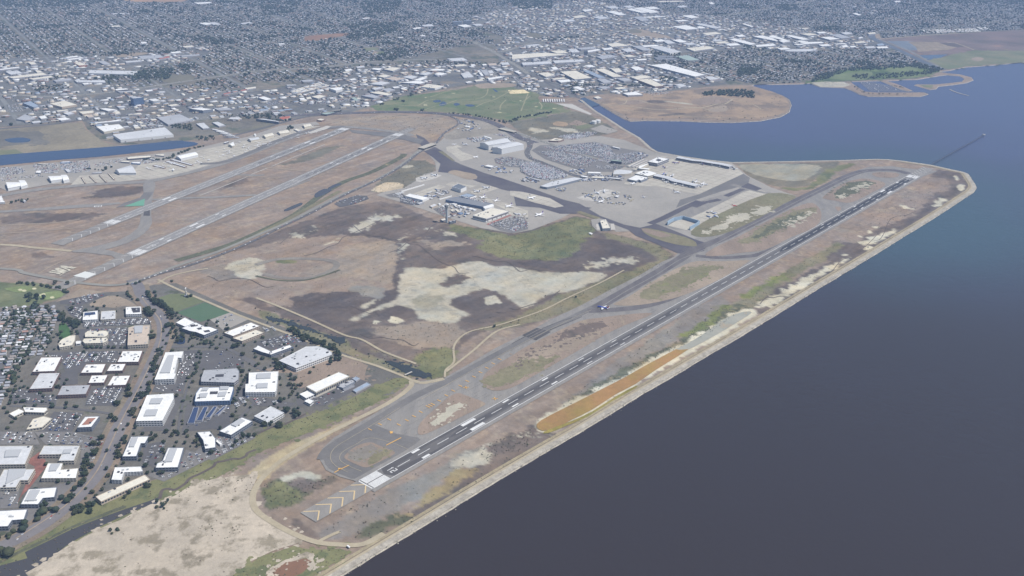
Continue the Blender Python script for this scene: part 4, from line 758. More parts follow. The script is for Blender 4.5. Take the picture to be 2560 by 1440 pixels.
# ------------------------------------------------------------------ north field aprons and taxiways
patch('north_apron', [(-700, 500), (0, 470), (20, 480), (120, 462), (250, 455), (345, 448), (385, 452), (420, 440), (520, 420), (600, 392), (660, 362), (720, 330), (760, 318), (800, 312), (790, 305), (700, 315), (620, 342), (560, 355), (490, 372), (380, 386), (250, 398), (120, 408), (0, 420), (-700, 480)], 8, m_ramp)
patch('north_apron_concrete', Q('700,420 1300,370 1700,330 2000,240 2560,60 2560,-40 2000,60 1700,180 1400,200 1320,290 1150,300 800,320', 0, 360), 9, m_conc)
patch('north_apron_concrete', Q('0,650 120,560 300,470 560,420 900,330 1300,230 1560,230 1300,290 1050,380 700,490 470,590 200,700 0,800', 560, 280, 6.4), 9, m_conc)
patch('hangar_ground', Q('210,250 270,210 560,190 700,200 1000,190 1300,160 1240,140 640,190', 0, 360), 9, m_ramp)
road('north_taxiway', [(0, 490), (100, 474), (250, 460), (360, 455), (430, 442), (520, 420), (600, 395), (680, 362), (760, 333), (830, 318), (900, 320), (1000, 332), (1030, 340)], 38, 10, m_shld)
road('north_taxiway', [(500, 410), (560, 405), (640, 376), (700, 350), (760, 330), (860, 316)], 34, 11, m_asph)
patch('link_taxiway', [(358, 460), (388, 456), (385, 480), (380, 500), (378, 540), (380, 560), (360, 585), (320, 608), (260, 625), (200, 632), (180, 628), (230, 618), (300, 600), (345, 570), (352, 540), (360, 510), (362, 490)], 10, m_shld, smooth=2)
patch('link_dark', [(360, 482), (385, 480), (370, 500), (330, 512), (290, 520), (310, 508), (350, 495)], 11, m_asph)
patch('link_taxiway', [(180, 628), (250, 622), (280, 628), (320, 640), (300, 655), (280, 640), (230, 634)], 9, m_shld)
patch('teal_triangle', Q('1450,550 1440,620 1240,628', 0, 360), 12, m_teal)
patch('link_dark', Q('1440,680 1500,665 1500,720 1435,720', 0, 360), 16, m_asphd)
for s, w_ in (('1500,560 1900,540 2250,530 2560,510', 22), ('2240,320 2400,310 2560,310', 14), ('2560,520 2800,470 3100,360', 12)): road('cross_taxiway', Q(s, 0, 360), w_, 8, m_shld)
road('cross_taxiway', Q('300,1030 650,1010 1000,1320', 560, 280, 6.4)[:2], 18, 8, m_shld)
road('cross_taxiway', Q('600,880 1000,920 1300,950', 560, 280, 6.4), 14, 8, m_tan); road('cross_taxiway', Q('200,1020 500,1040 900,1050', 560, 280, 6.4), 12, 8, m_tan)
road('service_track', [(-200, 610), (0, 612), (90, 620), (178, 628)], 16, 8, m_dirt)
road('service_track', [(-100, 568), (50, 562), (150, 556), (200, 548)], 10, 7, m_tan); road('service_track', [(0, 585), (100, 578), (200, 570), (280, 565)], 8, 7, m_tan)
road('service_track', [(95, 685), (130, 665), (165, 650), (220, 630)], 5, 7, m_tan)
for a, b in (((500, 490), (618, 443)), ((628, 437), (668, 421)), ((679, 417), (812, 362))): road('painted_barrier', [a, b], 5, 14, m_conc2, smooth=0)
patch('end_taxiway', [(874, 325), (990, 333), (1010, 338), (1060, 350), (1050, 360), (1010, 350), (960, 342), (880, 332)], 9, m_asph)
patch('east_grass', [(830, 300), (880, 292), (990, 288), (1080, 292), (1130, 300), (1140, 312), (1115, 325), (1095, 335), (1060, 350), (1020, 335), (960, 330), (900, 318), (840, 312)], 5, m_tan, smooth=2)
# ------------------------------------------------------------------ roads
m_rd = gmat('road_asphalt', C(104, 101, 104), C(96, 94, 98), .01, amt=.06)
m_rd2 = gmat('pale_road', C(140, 136, 132), C(130, 127, 124), .01, amt=.06)
bv = [(330, 700), (345, 715), (352, 735), (372, 762), (398, 790), (408, 815), (406, 850), (390, 890), (372, 930), (350, 975), (325, 1020), (300, 1065), (280, 1110), (266, 1150), (240, 1190), (205, 1230), (165, 1268), (110, 1310), (40, 1350), (-60, 1395), (-300, 1480)]
road('boulevard_verge', bv[1:], 62, 9.6, gmat('bark_verge', C(132, 116, 106), C(120, 110, 98), .02))
road('boulevard', bv, 34, 11, gmat('avenue_asphalt', Cp(122, 118, 118), Cp(112, 109, 111), .02, amt=.08))
road('boulevard_median', [(352, 740), (370, 765), (396, 795), (404, 820), (400, 855), (384, 895), (345, 975), (300, 1060), (275, 1115), (235, 1190), (160, 1268), (40, 1348)], 3, 13, m_tan)
road('perimeter_road', [(-400, 660), (0, 672), (60, 683), (130, 697), (200, 708), (280, 714), (335, 706), (380, 690), (430, 670), (500, 646), (560, 624), (640, 590), (720, 556), (800, 515), (860, 485), (920, 460), (980, 428), (1020, 400), (1050, 375), (1068, 368)], 16, 12, m_rd2)
road('parkway', [(330, 712), (370, 695), (410, 682), (480, 662), (560, 634), (640, 600), (700, 570), (780, 532), (850, 494), (905, 468), (960, 442), (1010, 412), (1045, 384), (1068, 370), (1090, 358), (1100, 345), (1115, 330), (1140, 315), (1148, 305), (1135, 295), (1100, 286), (1000, 282), (900, 284)], 13, 13, m_rd)
road('north_levee', [(395, 700), (440, 722), (520, 756), (600, 790), (680, 820), (780, 858), (860, 890), (940, 915), (1010, 942), (1035, 955)], 9, 11, m_dirt)
road('inner_levee', [(640, 745), (700, 768), (780, 802), (860, 838), (905, 850), (960, 880), (1040, 910)], 8, 10, m_dirt)
road('inner_levee', [(395, 708), (430, 690), (480, 678), (520, 672)], 9, 10, m_dirt)
road('marsh_track', [(1112, 944), (1115, 925), (1135, 905), (1134, 870), (1150, 845), (1180, 828), (1240, 815), (1290, 800), (1360, 775), (1420, 745), (1500, 708), (1560, 676)], 6, 11, m_dirt)
road('marsh_track', [(1115, 930), (1180, 880), (1240, 830), (1300, 812)], 7, 11, m_dirt)
road('dirt_loop', [(1110, 948), (1060, 958), (1030, 953), (1028, 965), (1000, 990), (950, 1020), (880, 1055), (800, 1095), (730, 1135), (680, 1172), (645, 1210), (632, 1245), (642, 1278), (690, 1312), (740, 1338), (790, 1356), (840, 1362), (905, 1362), (960, 1335)], 13, 11, m_dirt)
road('dirt_loop', [(792, 1357), (830, 1338), (850, 1330)], 8, 10, m_dirt)
# airport drive and the ring round the golf course
m_ring = gmat('ring_road', C(92, 88, 96), C(100, 96, 102), .01)
road('airport_drive', [(700, 290), (800, 286), (880, 283), (980, 280), (1080, 283), (1160, 291), (1220, 303), (1262, 322), (1300, 345), (1340, 358)], 46, 9, m_ring)
road('airport_drive', [(1260, 318), (1310, 338), (1350, 352), (1400, 368), (1450, 385), (1520, 405), (1580, 420)], 22, 11, m_rd2)
road('airport_drive', [(1318, 345), (1325, 365), (1318, 380), (1325, 395), (1350, 405), (1400, 425), (1440, 440), (1480, 440), (1540, 440), (1590, 425)], 26, 12, m_rd)
road('terminal_loop', [(1585, 425), (1640, 405), (1660, 392)], 24, 12, m_conc)
road('city_street', [(0, 322), (120, 312), (205, 300), (330, 285), (440, 268), (520, 255), (600, 235), (640, 230), (700, 222)], 26, 8, m_rd)
road('motorway', [(-300, 240), (0, 237), (120, 242), (200, 238), (300, 228), (420, 210), (560, 190), (640, 178)], 34, 8, m_rd2)
road('motorway', [(640, 178), (740, 172), (800, 170), (850, 163), (950, 153), (1010, 150), (1100, 150)], 34, 8, m_rd2)
road('motorway', [(1180, 105), (1215, 120), (1250, 140), (1275, 155), (1300, 170), (1320, 185)], 34, 8, m_rd2)
road('motorway', [(1200, 115), (1250, 130), (1330, 108), (1400, 102), (1480, 92), (1540, 80), (1640, 62), (1740, 48), (1860, 32), (2000, 8), (2050, -4)], 30, 8, m_rd2)
road('motorway', [(1180, 105), (1240, 112), (1320, 108)], 26, 9, m_rd2)
for s in ([(1280, 158), (1400, 158), (1530, 150), (1600, 145)], [(640, 228), (700, 250), (760, 268), (800, 283)], [(1340, 190), (1380, 215), (1430, 235), (1448, 246)], [(860, 195), (960, 182), (1080, 176), (1240, 168)], [(1320, 185), (1400, 212), (1560, 216), (1700, 215), (1800, 205)], [(1740, 130), (1900, 125), (2060, 112), (2200, 96)], [(560, 345), (640, 325), (740, 298), (830, 280)], [(-100, 186), (100, 180), (240, 168), (380, 158), (520, 142)], [(1950, 98), (2060, 104), (2170, 92)], [(700, 222), (760, 205), (860, 195)]): road('city_street', s, 18, 7, m_rd)
# channel to the sea beside the landfill
patch('tidal_channel', [(1445, 252), (1460, 244), (1475, 250), (1500, 262), (1478, 268)], 6, m_pond)

# ------------------------------------------------------------------ painted cover of the airfield: one fine sheet, soft ragged borders
def fnoise(wl, seed, beta=2.2, st=None):
    r = np.random.default_rng(seed); w_ = r.normal(size=(PNX+1, PNY+1)); F = np.fft.rfft2(w_)
    kx = np.fft.fftfreq(PNX+1)[:, None]; ky = np.fft.rfftfreq(PNY+1)[None]
    if st: c_, s_ = math.cos(st[0]), math.sin(st[0]); kx, ky = (kx*c_+ky*s_)*st[1], -kx*s_+ky*c_
    k = np.sqrt(kx*kx+ky*ky); F *= 1/(1+(k*wl/PS)**beta); F[0, 0] = 0
    n_ = np.fft.irfft2(F, s=(PNX+1, PNY+1)); return n_/n_.std()
def blur(a, n_):
    for _ in range(n_):
        b_ = a.copy(); b_[1:-1] = (a[:-2]+2*a[1:-1]+a[2:])/4; a = b_.copy(); a[:, 1:-1] = (b_[:, :-2]+2*b_[:, 1:-1]+b_[:, 2:])/4
    return a
def paint():
    gx = PX0+np.arange(PNX+1)*PS; gy = PY0+np.arange(PNY+1)*PS; X, Y = np.meshgrid(gx, gy, indexing='ij')
    wx, wy = fnoise(60, 1, 1.7), fnoise(60, 2, 1.7); fine = fnoise(22, 3, 1.5); fine2 = fnoise(35, 13, 1.4); broad = fnoise(260, 4, 2.4); mid = fnoise(110, 5, 2.0); st = fnoise(40, 6, 1.8, (R(-40), 7))
    def colour(nm, sl):
        ca, cb, s1, spot, s3, th = GPAR[nm]; ca, cb = np.array(ca), np.array(cb)
        k = 1/(1+np.exp(-3*(broad[sl] if s1 < .012 else mid[sl])))[..., None]; c_ = ca*(1-k)+cb*k
        if spot: k = 1/(1+np.exp(-5*(mid[sl]*.7+fine2[sl]*.5-.55-(th-.55)*8)))[..., None]; c_ = c_*(1-k)+np.array(spot)*k
        return c_
    full = (slice(None), slice(None)); img = colour('dry_grass', full)
    dark_g = np.array(GPAR['dark_marsh'][0]); k = np.clip((mid+broad*.6+st*.5-1.6)*.4, 0, .3)[..., None]; img = img*(1-k)+dark_g*k
    k = np.clip((-mid+st*.6-1.3)*.35, 0, .3)[..., None]; img = img*(1-k)+np.array(GPAR['tan_grass'][0])*1.12*k
    for L, q_, P, nm, rough in sorted(PAINT):
        amp = 3+26*min(rough, .3); xs = [p[0] for p in P]; ys = [p[1] for p in P]; mg = amp*2+30
        i0, i1 = max(0, int((min(xs)-mg-PX0)/PS)), min(PNX+1, int((max(xs)+mg-PX0)/PS)+2); j0, j1 = max(0, int((min(ys)-mg-PY0)/PS)), min(PNY+1, int((max(ys)+mg-PY0)/PS)+2)
        sl = (slice(i0, i1), slice(j0, j1)); A = np.stack([(X[sl]+wx[sl]*amp).ravel(), (Y[sl]+wy[sl]*amp).ravel()], 1)
        m_ = inside(A, P).reshape(i1-i0, j1-j0).astype(float)
        nb = (1 if rough < .1 else 2)+(2 if nm == 'pale_mudflat' and abs(area2(P)) > 60000 else 0)
        if abs(area2(P))/2 < 1500: nb = 1
        m_ = blur(m_, nb); soft = (.10+.5*min(rough, .3)) if rough else .06
        a = np.clip((m_-.5+fine[sl]*soft*(.25+m_*(1-m_)*3.2))*(2.0 if rough else 3)+.5, 0, 1)
        inner = .06*(rough > 0); a = a*(1-inner*np.clip(fine2[sl]+st[sl]-.6, 0, 2))
        a = a[..., None]; img[sl] = img[sl]*(1-a)+colour(nm, sl)*a
    img *= (1+.06*st+.05*fine2+.05*broad*.6)[..., None].clip(.7, 1.35)
    tint = (fnoise(150, 9, 2.0)*.03)[..., None]*np.array([1, .1, -1.2]); img = (img*(1+tint)).clip(.01, .8)
    land = inside(np.stack([X.ravel(), Y.ravel()], 1), SW+back).reshape(X.shape)
    ok = land.copy(); ok[1:-1, 1:-1] &= land[:-2, 1:-1] & land[2:, 1:-1] & land[1:-1, :-2] & land[1:-1, 2:]
    fq = ok[:-1, :-1] & ok[1:, :-1] & ok[1:, 1:] & ok[:-1, 1:]; I, J = np.nonzero(fq); W_ = PNY+1
    q = np.stack([I*W_+J, (I+1)*W_+J, (I+1)*W_+J+1, I*W_+J+1], 1)
    used = np.unique(q); remap = np.full((PNX+1)*W_, -1); remap[used] = np.arange(len(used)); q = remap[q]
    hgt = (.05+.03*np.abs(fine)).ravel()[used].clip(.05, .14)
    co = np.stack([X.ravel()[used], Y.ravel()[used], hgt*0+.055], 1)
    me = bpy.data.meshes.new('airfield_ground'); me.vertices.add(len(co)); me.vertices.foreach_set('co', co.astype(np.float32).ravel())
    me.loops.add(q.size); me.loops.foreach_set('vertex_index', q.astype(np.int32).ravel()); me.polygons.add(len(q)); me.polygons.foreach_set('loop_start', (np.arange(len(q))*4).astype(np.int32)); me.polygons.foreach_set('loop_total', np.full(len(q), 4, np.int32))
    me.update(calc_edges=True); ca = me.color_attributes.new('cover', 'FLOAT_COLOR', 'POINT')
    rgba = np.concatenate([img.reshape(-1, 3)[used], np.ones((len(used), 1))], 1); ca.data.foreach_set('color', rgba.astype(np.float32).ravel())
    m = gmat('airfield_cover', (1, 1, 1), (.93, .93, .93), .02, s2=.09, amt=.13); n = m.node_tree.nodes; l = m.node_tree.links; b = n['Principled BSDF']
    src = b.inputs['Base Color'].links[0].from_socket; at = n.new('ShaderNodeAttribute'); at.attribute_name = 'cover'; t = n.new('ShaderNodeMix'); t.data_type = 'RGBA'; t.blend_type = 'MULTIPLY'; t.inputs[0].default_value = 1; l.new(src, t.inputs[6]); l.new(at.outputs['Color'], t.inputs[7]); l.new(t.outputs[2], b.inputs['Base Color'])
    me.materials.append(m); o = bpy.data.objects.new('airfield_ground', me); col.objects.link(o); tag(o, 'mixed dry grass, marsh, mud and sand cover of the airfield', kind='structure')
paint()
# slab joints of the concrete aprons and sealed cracks of the old taxiway
jq = []
for nm, p, w_ in REG:
    if nm in ('concrete_apron', 'cargo_stand', 'taxiway_sheet', 'north_apron_concrete') and not w_:
        big = nm == 'taxiway_sheet'; c_ = np.array(p).mean(0)
        for dd in ((D12,) if big else (D12, (D12[1], -D12[0]))):
            for off in np.arange(-1800 if big else -500, 1800 if big else 500, 11 if big else 38):
                T = np.arange(-2200 if big else -500, 2200 if big else 500, 20.); P = np.stack([c_[0]+dd[0]*T+dd[1]*off, c_[1]+dd[1]*T-dd[0]*off], 1); ok = inside(P, p)
                for t_ in np.nonzero(ok[:-1] & ok[1:])[0]:
                    if big and random.random() < .72: continue
                    a, b_ = P[t_], P[t_+1]; w2 = .45; jq.append([(a[0]+dd[1]*w2, a[1]-dd[0]*w2), (b_[0]+dd[1]*w2, b_[1]-dd[0]*w2), (b_[0]-dd[1]*w2, b_[1]+dd[0]*w2), (a[0]-dd[1]*w2, a[1]+dd[0]*w2)])
quads('pavement_joint', jq, 1.345, gmat('joint_sealer', Cp(112, 109, 105), Cp(122, 118, 112), .02))
# ------------------------------------------------------------------ through streets of the plain
cityw = [t[:2] for t in GP([(-500, 316), (0, 314), (205, 296), (330, 280), (520, 250), (700, 220), (860, 190), (1000, 160), (1280, 155), (1600, 150), (1800, 200), (2040, 186), (2340, 172), (2250, 128), (2200, 96), (2600, 70), (2800, 0), (-500, 0)])]
m_st = gmat('street_grey', C(128, 127, 128), C(118, 118, 120), .01)
blockers = [(p, n_) for n_, p, w_ in REG if not w_ and n_ in ('bayside_golf', 'salt_marsh', 'golf_course', 'landfill_hill', 'shore_park')]
k = 0
for br, sp in ((58, 430), (148, 610)):
    b_ = R(br); u = (math.sin(b_), math.cos(b_)); v = (math.cos(b_), -math.sin(b_)); c0 = (7000, 0)
    for i in range(-16, 17):
        seg = []; T = np.arange(-8000, 8000, 60.); P = np.stack([c0[0]+u[0]*T+v[0]*i*sp+0*T, c0[1]+u[1]*T+v[1]*i*sp], 1)
        ok = inside(P, cityw)
        for q_, _ in blockers: ok &= ~inside(P, q_)
        run = []
        for t_ in range(len(T)):
            if ok[t_]: run.append((P[t_, 0], P[t_, 1]))
            if (not ok[t_] or t_ == len(T)-1):
                if len(run) > 5: road('city_street', run, 15 if i % 3 else 24, 2.2+(br > 100)*.8, m_st, smooth=0, world=True)
                run = []
# ------------------------------------------------------------------ occupancy grid of the plain (10 m cells)
GX0, GY0, GS = -1200, -8500, 10
OCC = np.zeros((1340, 1700), bool)
def cells(poly):
    xs = [p[0] for p in poly]; ys = [p[1] for p in poly]
    i0, i1 = max(0, int((min(xs)-GX0)/GS)), min(OCC.shape[0], int((max(xs)-GX0)/GS)+2); j0, j1 = max(0, int((min(ys)-GY0)/GS)), min(OCC.shape[1], int((max(ys)-GY0)/GS)+2)
    if i1 <= i0 or j1 <= j0: return None
    I, J = np.meshgrid(np.arange(i0, i1), np.arange(j0, j1), indexing='ij')
    P = np.stack([GX0+(I.ravel()+.5)*GS, GY0+(J.ravel()+.5)*GS], 1)
    k = inside(P, poly); return I.ravel()[k], J.ravel()[k]
def mark(poly):
    c = cells(poly)
    if c: OCC[c] = True
def mark_line(p, w):
    for a, b in zip(p[:-1], p[1:]):
        L = math.hypot(b[0]-a[0], b[1]-a[1])
        if L > 6000: continue
        n = max(2, int(L/6)); t = np.linspace(0, 1, n); k = max(1, int(w/6)+1)
        for o in np.linspace(-w/2, w/2, k):
            x = a[0]+(b[0]-a[0])*t-(b[1]-a[1])/L*o; y = a[1]+(b[1]-a[1])*t+(b[0]-a[0])/L*o
            i = ((x-GX0)/GS).astype(int); j = ((y-GY0)/GS).astype(int); ok = (i >= 0) & (i < OCC.shape[0]) & (j >= 0) & (j < OCC.shape[1]); OCC[i[ok], j[ok]] = True
def occ(P):
    i = ((P[:, 0]-GX0)/GS).astype(int).clip(0, OCC.shape[0]-1); j = ((P[:, 1]-GY0)/GS).astype(int).clip(0, OCC.shape[1]-1); return OCC[i, j]
SKIP = {'city_ground', 'industrial_yards', 'office_park_ground', 'dry_field', 'lagoon_flats_'}
for nm, p, wd in REG:
    if nm in SKIP: continue
    if wd: mark_line(p, wd+8)
    elif len(p) < 900: mark(p)
# ------------------------------------------------------------------ building kit
RC = {'white': (.78, .78, .76), 'cream': (.68, .64, .54), 'grey': (.40, .41, .43), 'lgrey': (.56, .57, .58), 'dgrey': (.22, .23, .25), 'tan': (.52, .44, .36), 'blue': (.30, .36, .44), 'red': (.42, .14, .10), 'brown': (.26, .20, .17), 'terra': (.36, .18, .13), 'green': (.34, .42, .38), 'slate': (.16, .18, .21)}
def roofm(k): return gmat('roof_'+k, RC[k], tuple(v*.9 for v in RC[k]), .02, s2=.09, amt=.15, rough=.7)
def wallm(k): return mat('wall_'+k, WC[k], .8)
WC = {'white': (.66, .66, .65), 'cream': (.52, .48, .40), 'grey': (.34, .34, .36), 'brown': (.22, .15, .13), 'dark': (.09, .09, .11), 'blue': (.13, .20, .34), 'tan': (.44, .37, .30), 'red': (.34, .14, .11), 'slate': (.20, .22, .26)}
m_win = mat('window_glass', (.035, .045, .065), .15, spec=.6)
m_hvac = mat('hvac_metal', (.42, .43, .44), .6); m_dark = mat('roof_opening', (.06, .06, .07), .9); m_solar = mat('solar_panel', (.04, .06, .13), .3, spec=.5)
FOOT = []
def poly_building(name, roof, h, rc='white', wc='white', label=None, cat='warehouse', group=None, units=0, bands=0, z0=1.0, parapet=.9, well=None, solar=0, seed=0, docks=0):
    """roof: traced roof outline, projected at the roof's own height; walls drop to the ground"""
    P = [tuple(q[:2]) for q in GP(roof, h+z0)]
    if area2(P) < 0: P = P[::-1]
    n = len(P); cx = sum(p[0] for p in P)/n; cy = sum(p[1] for p in P)/n
    root = empty(name, (cx, cy, z0)); L = [(x-cx, y-cy) for x, y in P]
    tag(root, label, cat, group)
    # inset ring for the parapet
    ins = []
    for i in range(n):
        a, b, c = L[i-1], L[i], L[(i+1) % n]
        d1 = (b[0]-a[0], b[1]-a[1]); d2 = (c[0]-b[0], c[1]-b[1]); l1 = math.hypot(*d1) or 1; l2 = math.hypot(*d2) or 1
        nx, ny = -d1[1]/l1-d2[1]/l2, d1[0]/l1+d2[0]/l2; k = nx*nx+ny*ny or 1
        s = min(1.4, 2/k)*.8; ins.append((b[0]+nx*s, b[1]+ny*s))
    v = [(x, y, 0) for x, y in L]+[(x, y, h) for x, y in L]+[(x, y, h) for x, y in ins]+[(x, y, h-parapet) for x, y in ins]
    f = [(i, (i+1) % n, n+(i+1) % n, n+i) for i in range(n)]+[(n+i, n+(i+1) % n, 2*n+(i+1) % n, 2*n+i) for i in range(n)]+[(2*n+i, 2*n+(i+1) % n, 3*n+(i+1) % n, 3*n+i) for i in range(n)]
    mesh('wall', v, f, wallm(wc), root)
    rv, rf = fill(ins, h-parapet+.02); rfo = mesh('roof', rv, rf, roofm(rc), root)
    rs = random.Random(seed+int(roof[0][0]*7+roof[0][1]*13))
    xs = [p[0] for p in ins]; ys = [p[1] for p in ins]
    def rnd_in(m=.0):
        for _ in range(60):
            q = (rs.uniform(min(xs), max(xs)), rs.uniform(min(ys), max(ys)))
            q2 = (q[0]*(1-m), q[1]*(1-m))
            if inside(np.array([(q[0]/(1-.12), q[1]/(1-.12))]), ins)[0]: return q
        return (0, 0)
    e = max(range(n), key=lambda i: math.hypot(L[i][0]-L[i-1][0], L[i][1]-L[i-1][1])); ang = math.atan2(L[e][1]-L[e-1][1], L[e][0]-L[e-1][0]); ca, sa = math.cos(ang), math.sin(ang)
    def rbox(mb, x, y, w, d, z_, hh, mi=0):
        pts = [(x+a*ca*w-b*sa*d, y+a*sa*w+b*ca*d) for a, b in ((-.5, -.5), (.5, -.5), (.5, .5), (-.5, .5))]
        mb.add([(a, b, z_) for a, b in pts]+[(a, b, z_+hh) for a, b in pts], [(4, 5, 6, 7), (0, 1, 5, 4), (1, 2, 6, 5), (2, 3, 7, 6), (3, 0, 4, 7)], mi)
    for k in range(units):
        x, y = rnd_in(); mb = MB(); w = rs.uniform(3, 7); rbox(mb, x, y, w, rs.uniform(2.5, 5), h-parapet+.02, rs.uniform(1.4, 2.6))
        mb.build('rooftop_unit', m_hvac if k % 3 else m_dark, rfo)
    if well:   # a roof well or penthouse outline traced in the photo
        for wp, kind_ in well:
            W_ = [(x-cx, y-cy) for x, y, _ in GP(wp, h+z0)]
            if area2(W_) < 0: W_ = W_[::-1]
            if kind_ == 'dark': v_, f_ = fill(W_, h-parapet+.25); mesh('roof_well', v_, f_, m_dark, rfo)
            elif kind_ == 'solar': v_, f_ = fill(W_, h-parapet+.6); mesh('solar_panels', v_, f_, m_solar, rfo)
            elif kind_ == 'tan': v_, f_ = fill(W_, h-parapet+.3); mesh('roof_terrace', v_, f_, roofm('terra'), rfo)
            else:
                k = len(W_); v_ = [(x, y, h-parapet) for x, y in W_]+[(x, y, h+2.2) for x, y in W_]; t_, tf = fill(W_, h+2.2)
                mesh('penthouse', v_+t_, [(i, (i+1) % k, k+(i+1) % k, k+i) for i in range(k)]+[tuple(a+2*k for a in q) for q in tf], m_hvac, rfo)
    if bands:
        hb = h/bands
        for b_ in range(bands):
            mb = MB()
            for i in range(n):
                a, b = L[i], L[(i+1) % n]; dx, dy = b[0]-a[0], b[1]-a[1]; l = math.hypot(dx, dy)
                if l < 7: continue
                ux, uy = dx/l, dy/l; ox, oy = uy*.08, -ux*.08; z1, z2 = b_*hb+hb*.35, b_*hb+hb*.8
                k = max(1, int(l/6)); 
                for j in range(k):
                    s0, s1 = l*(j+.12)/k, l*(j+.88)/k
                    mb.add([(a[0]+ux*s0+ox, a[1]+uy*s0+oy, z1), (a[0]+ux*s1+ox, a[1]+uy*s1+oy, z1), (a[0]+ux*s1+ox, a[1]+uy*s1+oy, z2), (a[0]+ux*s0+ox, a[1]+uy*s0+oy, z2)], [(0, 1, 2, 3)])
            if mb.f: mb.build('window_row', m_win, root)
    if docks:
        i = e; a, b = L[i-1], L[i]; dx, dy = b[0]-a[0], b[1]-a[1]; l = math.hypot(dx, dy); ux, uy = dx/l, dy/l
        # the dock side facing the camera
        for i in range(n):
            a, b = L[i], L[(i+1) % n]; dx, dy = b[0]-a[0], b[1]-a[1]; l = math.hypot(dx, dy)
            if l > 40 and dy < 0 or (l > 40 and -dy/l > -.2 and False): break
        ux, uy = dx/l, dy/l; ox, oy = uy*.1, -ux*.1
        for j in range(docks):
            s0 = l*(j+.3)/docks; mb = MB(); mb.add([(a[0]+ux*(s0+q)+ox, a[1]+uy*(s0+q)+oy, z_) for q, z_ in ((0, .5), (4.5, .5), (4.5, 5), (0, 5))], [(0, 1, 2, 3)]); mb.build('loading_door', m_dark, root)
    FOOT.append(P); mark([(x, y) for x, y in P])
    return root
# ------------------------------------------------------------------ traced warehouses of the plain
SHED = []   # (zoom origin, data rows: roof, height, roof colour, wall colour)
def rows(ox, oy, txt, where):
    for ln in txt.strip().split('\n'):
        a = ln.split('|'); SHED.append((Q(a[0], ox, oy), float(a[1]), a[2], a[3] if len(a) > 3 else 'grey', where))
rows(0, 0, '''960,1265 1190,1240 1245,1280 1040,1318|11|white|cream
1125,1345 1650,1272 1735,1345 1205,1398|14|lgrey|white
1570,1175 1800,1140 1930,1200 1680,1245|9|grey
495,1035 650,1005 770,1045 620,1070|11|cream|tan
940,1225 1190,1195 1205,1208 960,1232|7|white
785,1115 925,1105 938,1125 825,1140|10|cream|tan
560,1185 650,1170 712,1190 612,1205|8|white
385,1165 450,1150 475,1180 412,1188|8|white
160,1190 250,1140 355,1175 275,1208|7|grey
562,1105 675,1092 685,1102 575,1117|7|cream
995,1085 1060,1080 1172,1095 1080,1110|8|white
632,1132 700,1115 745,1130 680,1148|7|lgrey
1120,1120 1190,1110 1208,1133 1150,1144|7|cream
850,1150 920,1142 942,1168 885,1175|6|tan
945,1128 1000,1122 1010,1138 960,1143|6|white
228,1030 305,1010 395,1060 335,1072|12|blue|slate
1890,1085 1990,1075 2130,1090 2030,1104|16|white|slate
2130,1078 2290,1078 2330,1095 2180,1100|9|grey
900,700 1375,710 1330,745 885,730|11|lgrey|white
80,768 430,725 475,745 130,783|10|cream|grey
285,785 510,757 540,770 330,797|9|cream
0,688 190,665 200,675 0,700|8|white
50,715 175,703 230,730 105,745|8|lgrey
345,700 400,705 430,722 375,728|8|cream
530,800 700,780 720,798 560,815|9|grey
740,800 1045,800 1060,825 770,822|9|lgrey
650,570 770,555 790,566 670,580|8|white
662,590 820,572 842,580 690,600|8|white
735,625 800,618 870,650 790,655|11|cream|red
275,620 330,615 372,640 310,645|10|cream
1150,888 1270,882 1292,892 1160,905|8|white|dark
1170,912 1330,905 1340,918 1200,925|6|grey
1448,900 1520,893 1532,908 1470,913|7|white
1580,915 1640,910 1655,922 1600,928|6|lgrey
1820,462 1920,452 1942,466 1850,476|9|cream
1988,232 2060,222 2120,238 2060,250|9|white
2080,224 2150,220 2212,243 2140,250|9|lgrey
1935,25 2100,18 2120,30 1980,40|9|white
1960,1235 2040,1225 2100,1280 2030,1285|7|lgrey
2120,1222 2180,1215 2255,1250 2190,1262|7|lgrey
1110,256 1190,252 1208,266 1120,270|8|cream
1130,132 1250,130 1250,136 1130,138|6|white
2400,230 2500,218 2530,232 2420,240|8|lgrey
820,832 880,826 900,838 840,846|7|white
1405,420 1460,416 1475,430 1415,436|9|white
1380,560 1600,545 1640,575 1420,590|9|grey
1250,612 1400,600 1420,612 1260,626|7|lgrey
1570,575 1690,560 1700,575 1600,590|8|red
1700,520 1800,510 1820,524 1720,534|8|white
1800,555 1990,540 2000,552 1820,566|7|grey
970,610 1040,605 1110,640 1040,645|8|grey
1890,1090 1990,1080 1995,1086 1900,1096|10|white
2300,1170 2390,1165 2420,1190 2330,1200|7|lgrey
1670,1050 1760,1038 1800,1050 1710,1062|7|cream
1160,1060 1240,1056 1265,1070 1190,1076|7|lgrey
560,1140 600,1136 612,1150 570,1156|6|lgrey
310,1215 400,1205 415,1222 330,1230|6|lgrey
2440,880 2560,865 2560,880 2470,893|7|cream
2230,935 2330,915 2340,922 2240,945|5|red
2300,920 2400,900 2412,908 2312,930|5|terra
2370,905 2480,888 2490,896 2380,916|5|red
''', 'by the old canal')
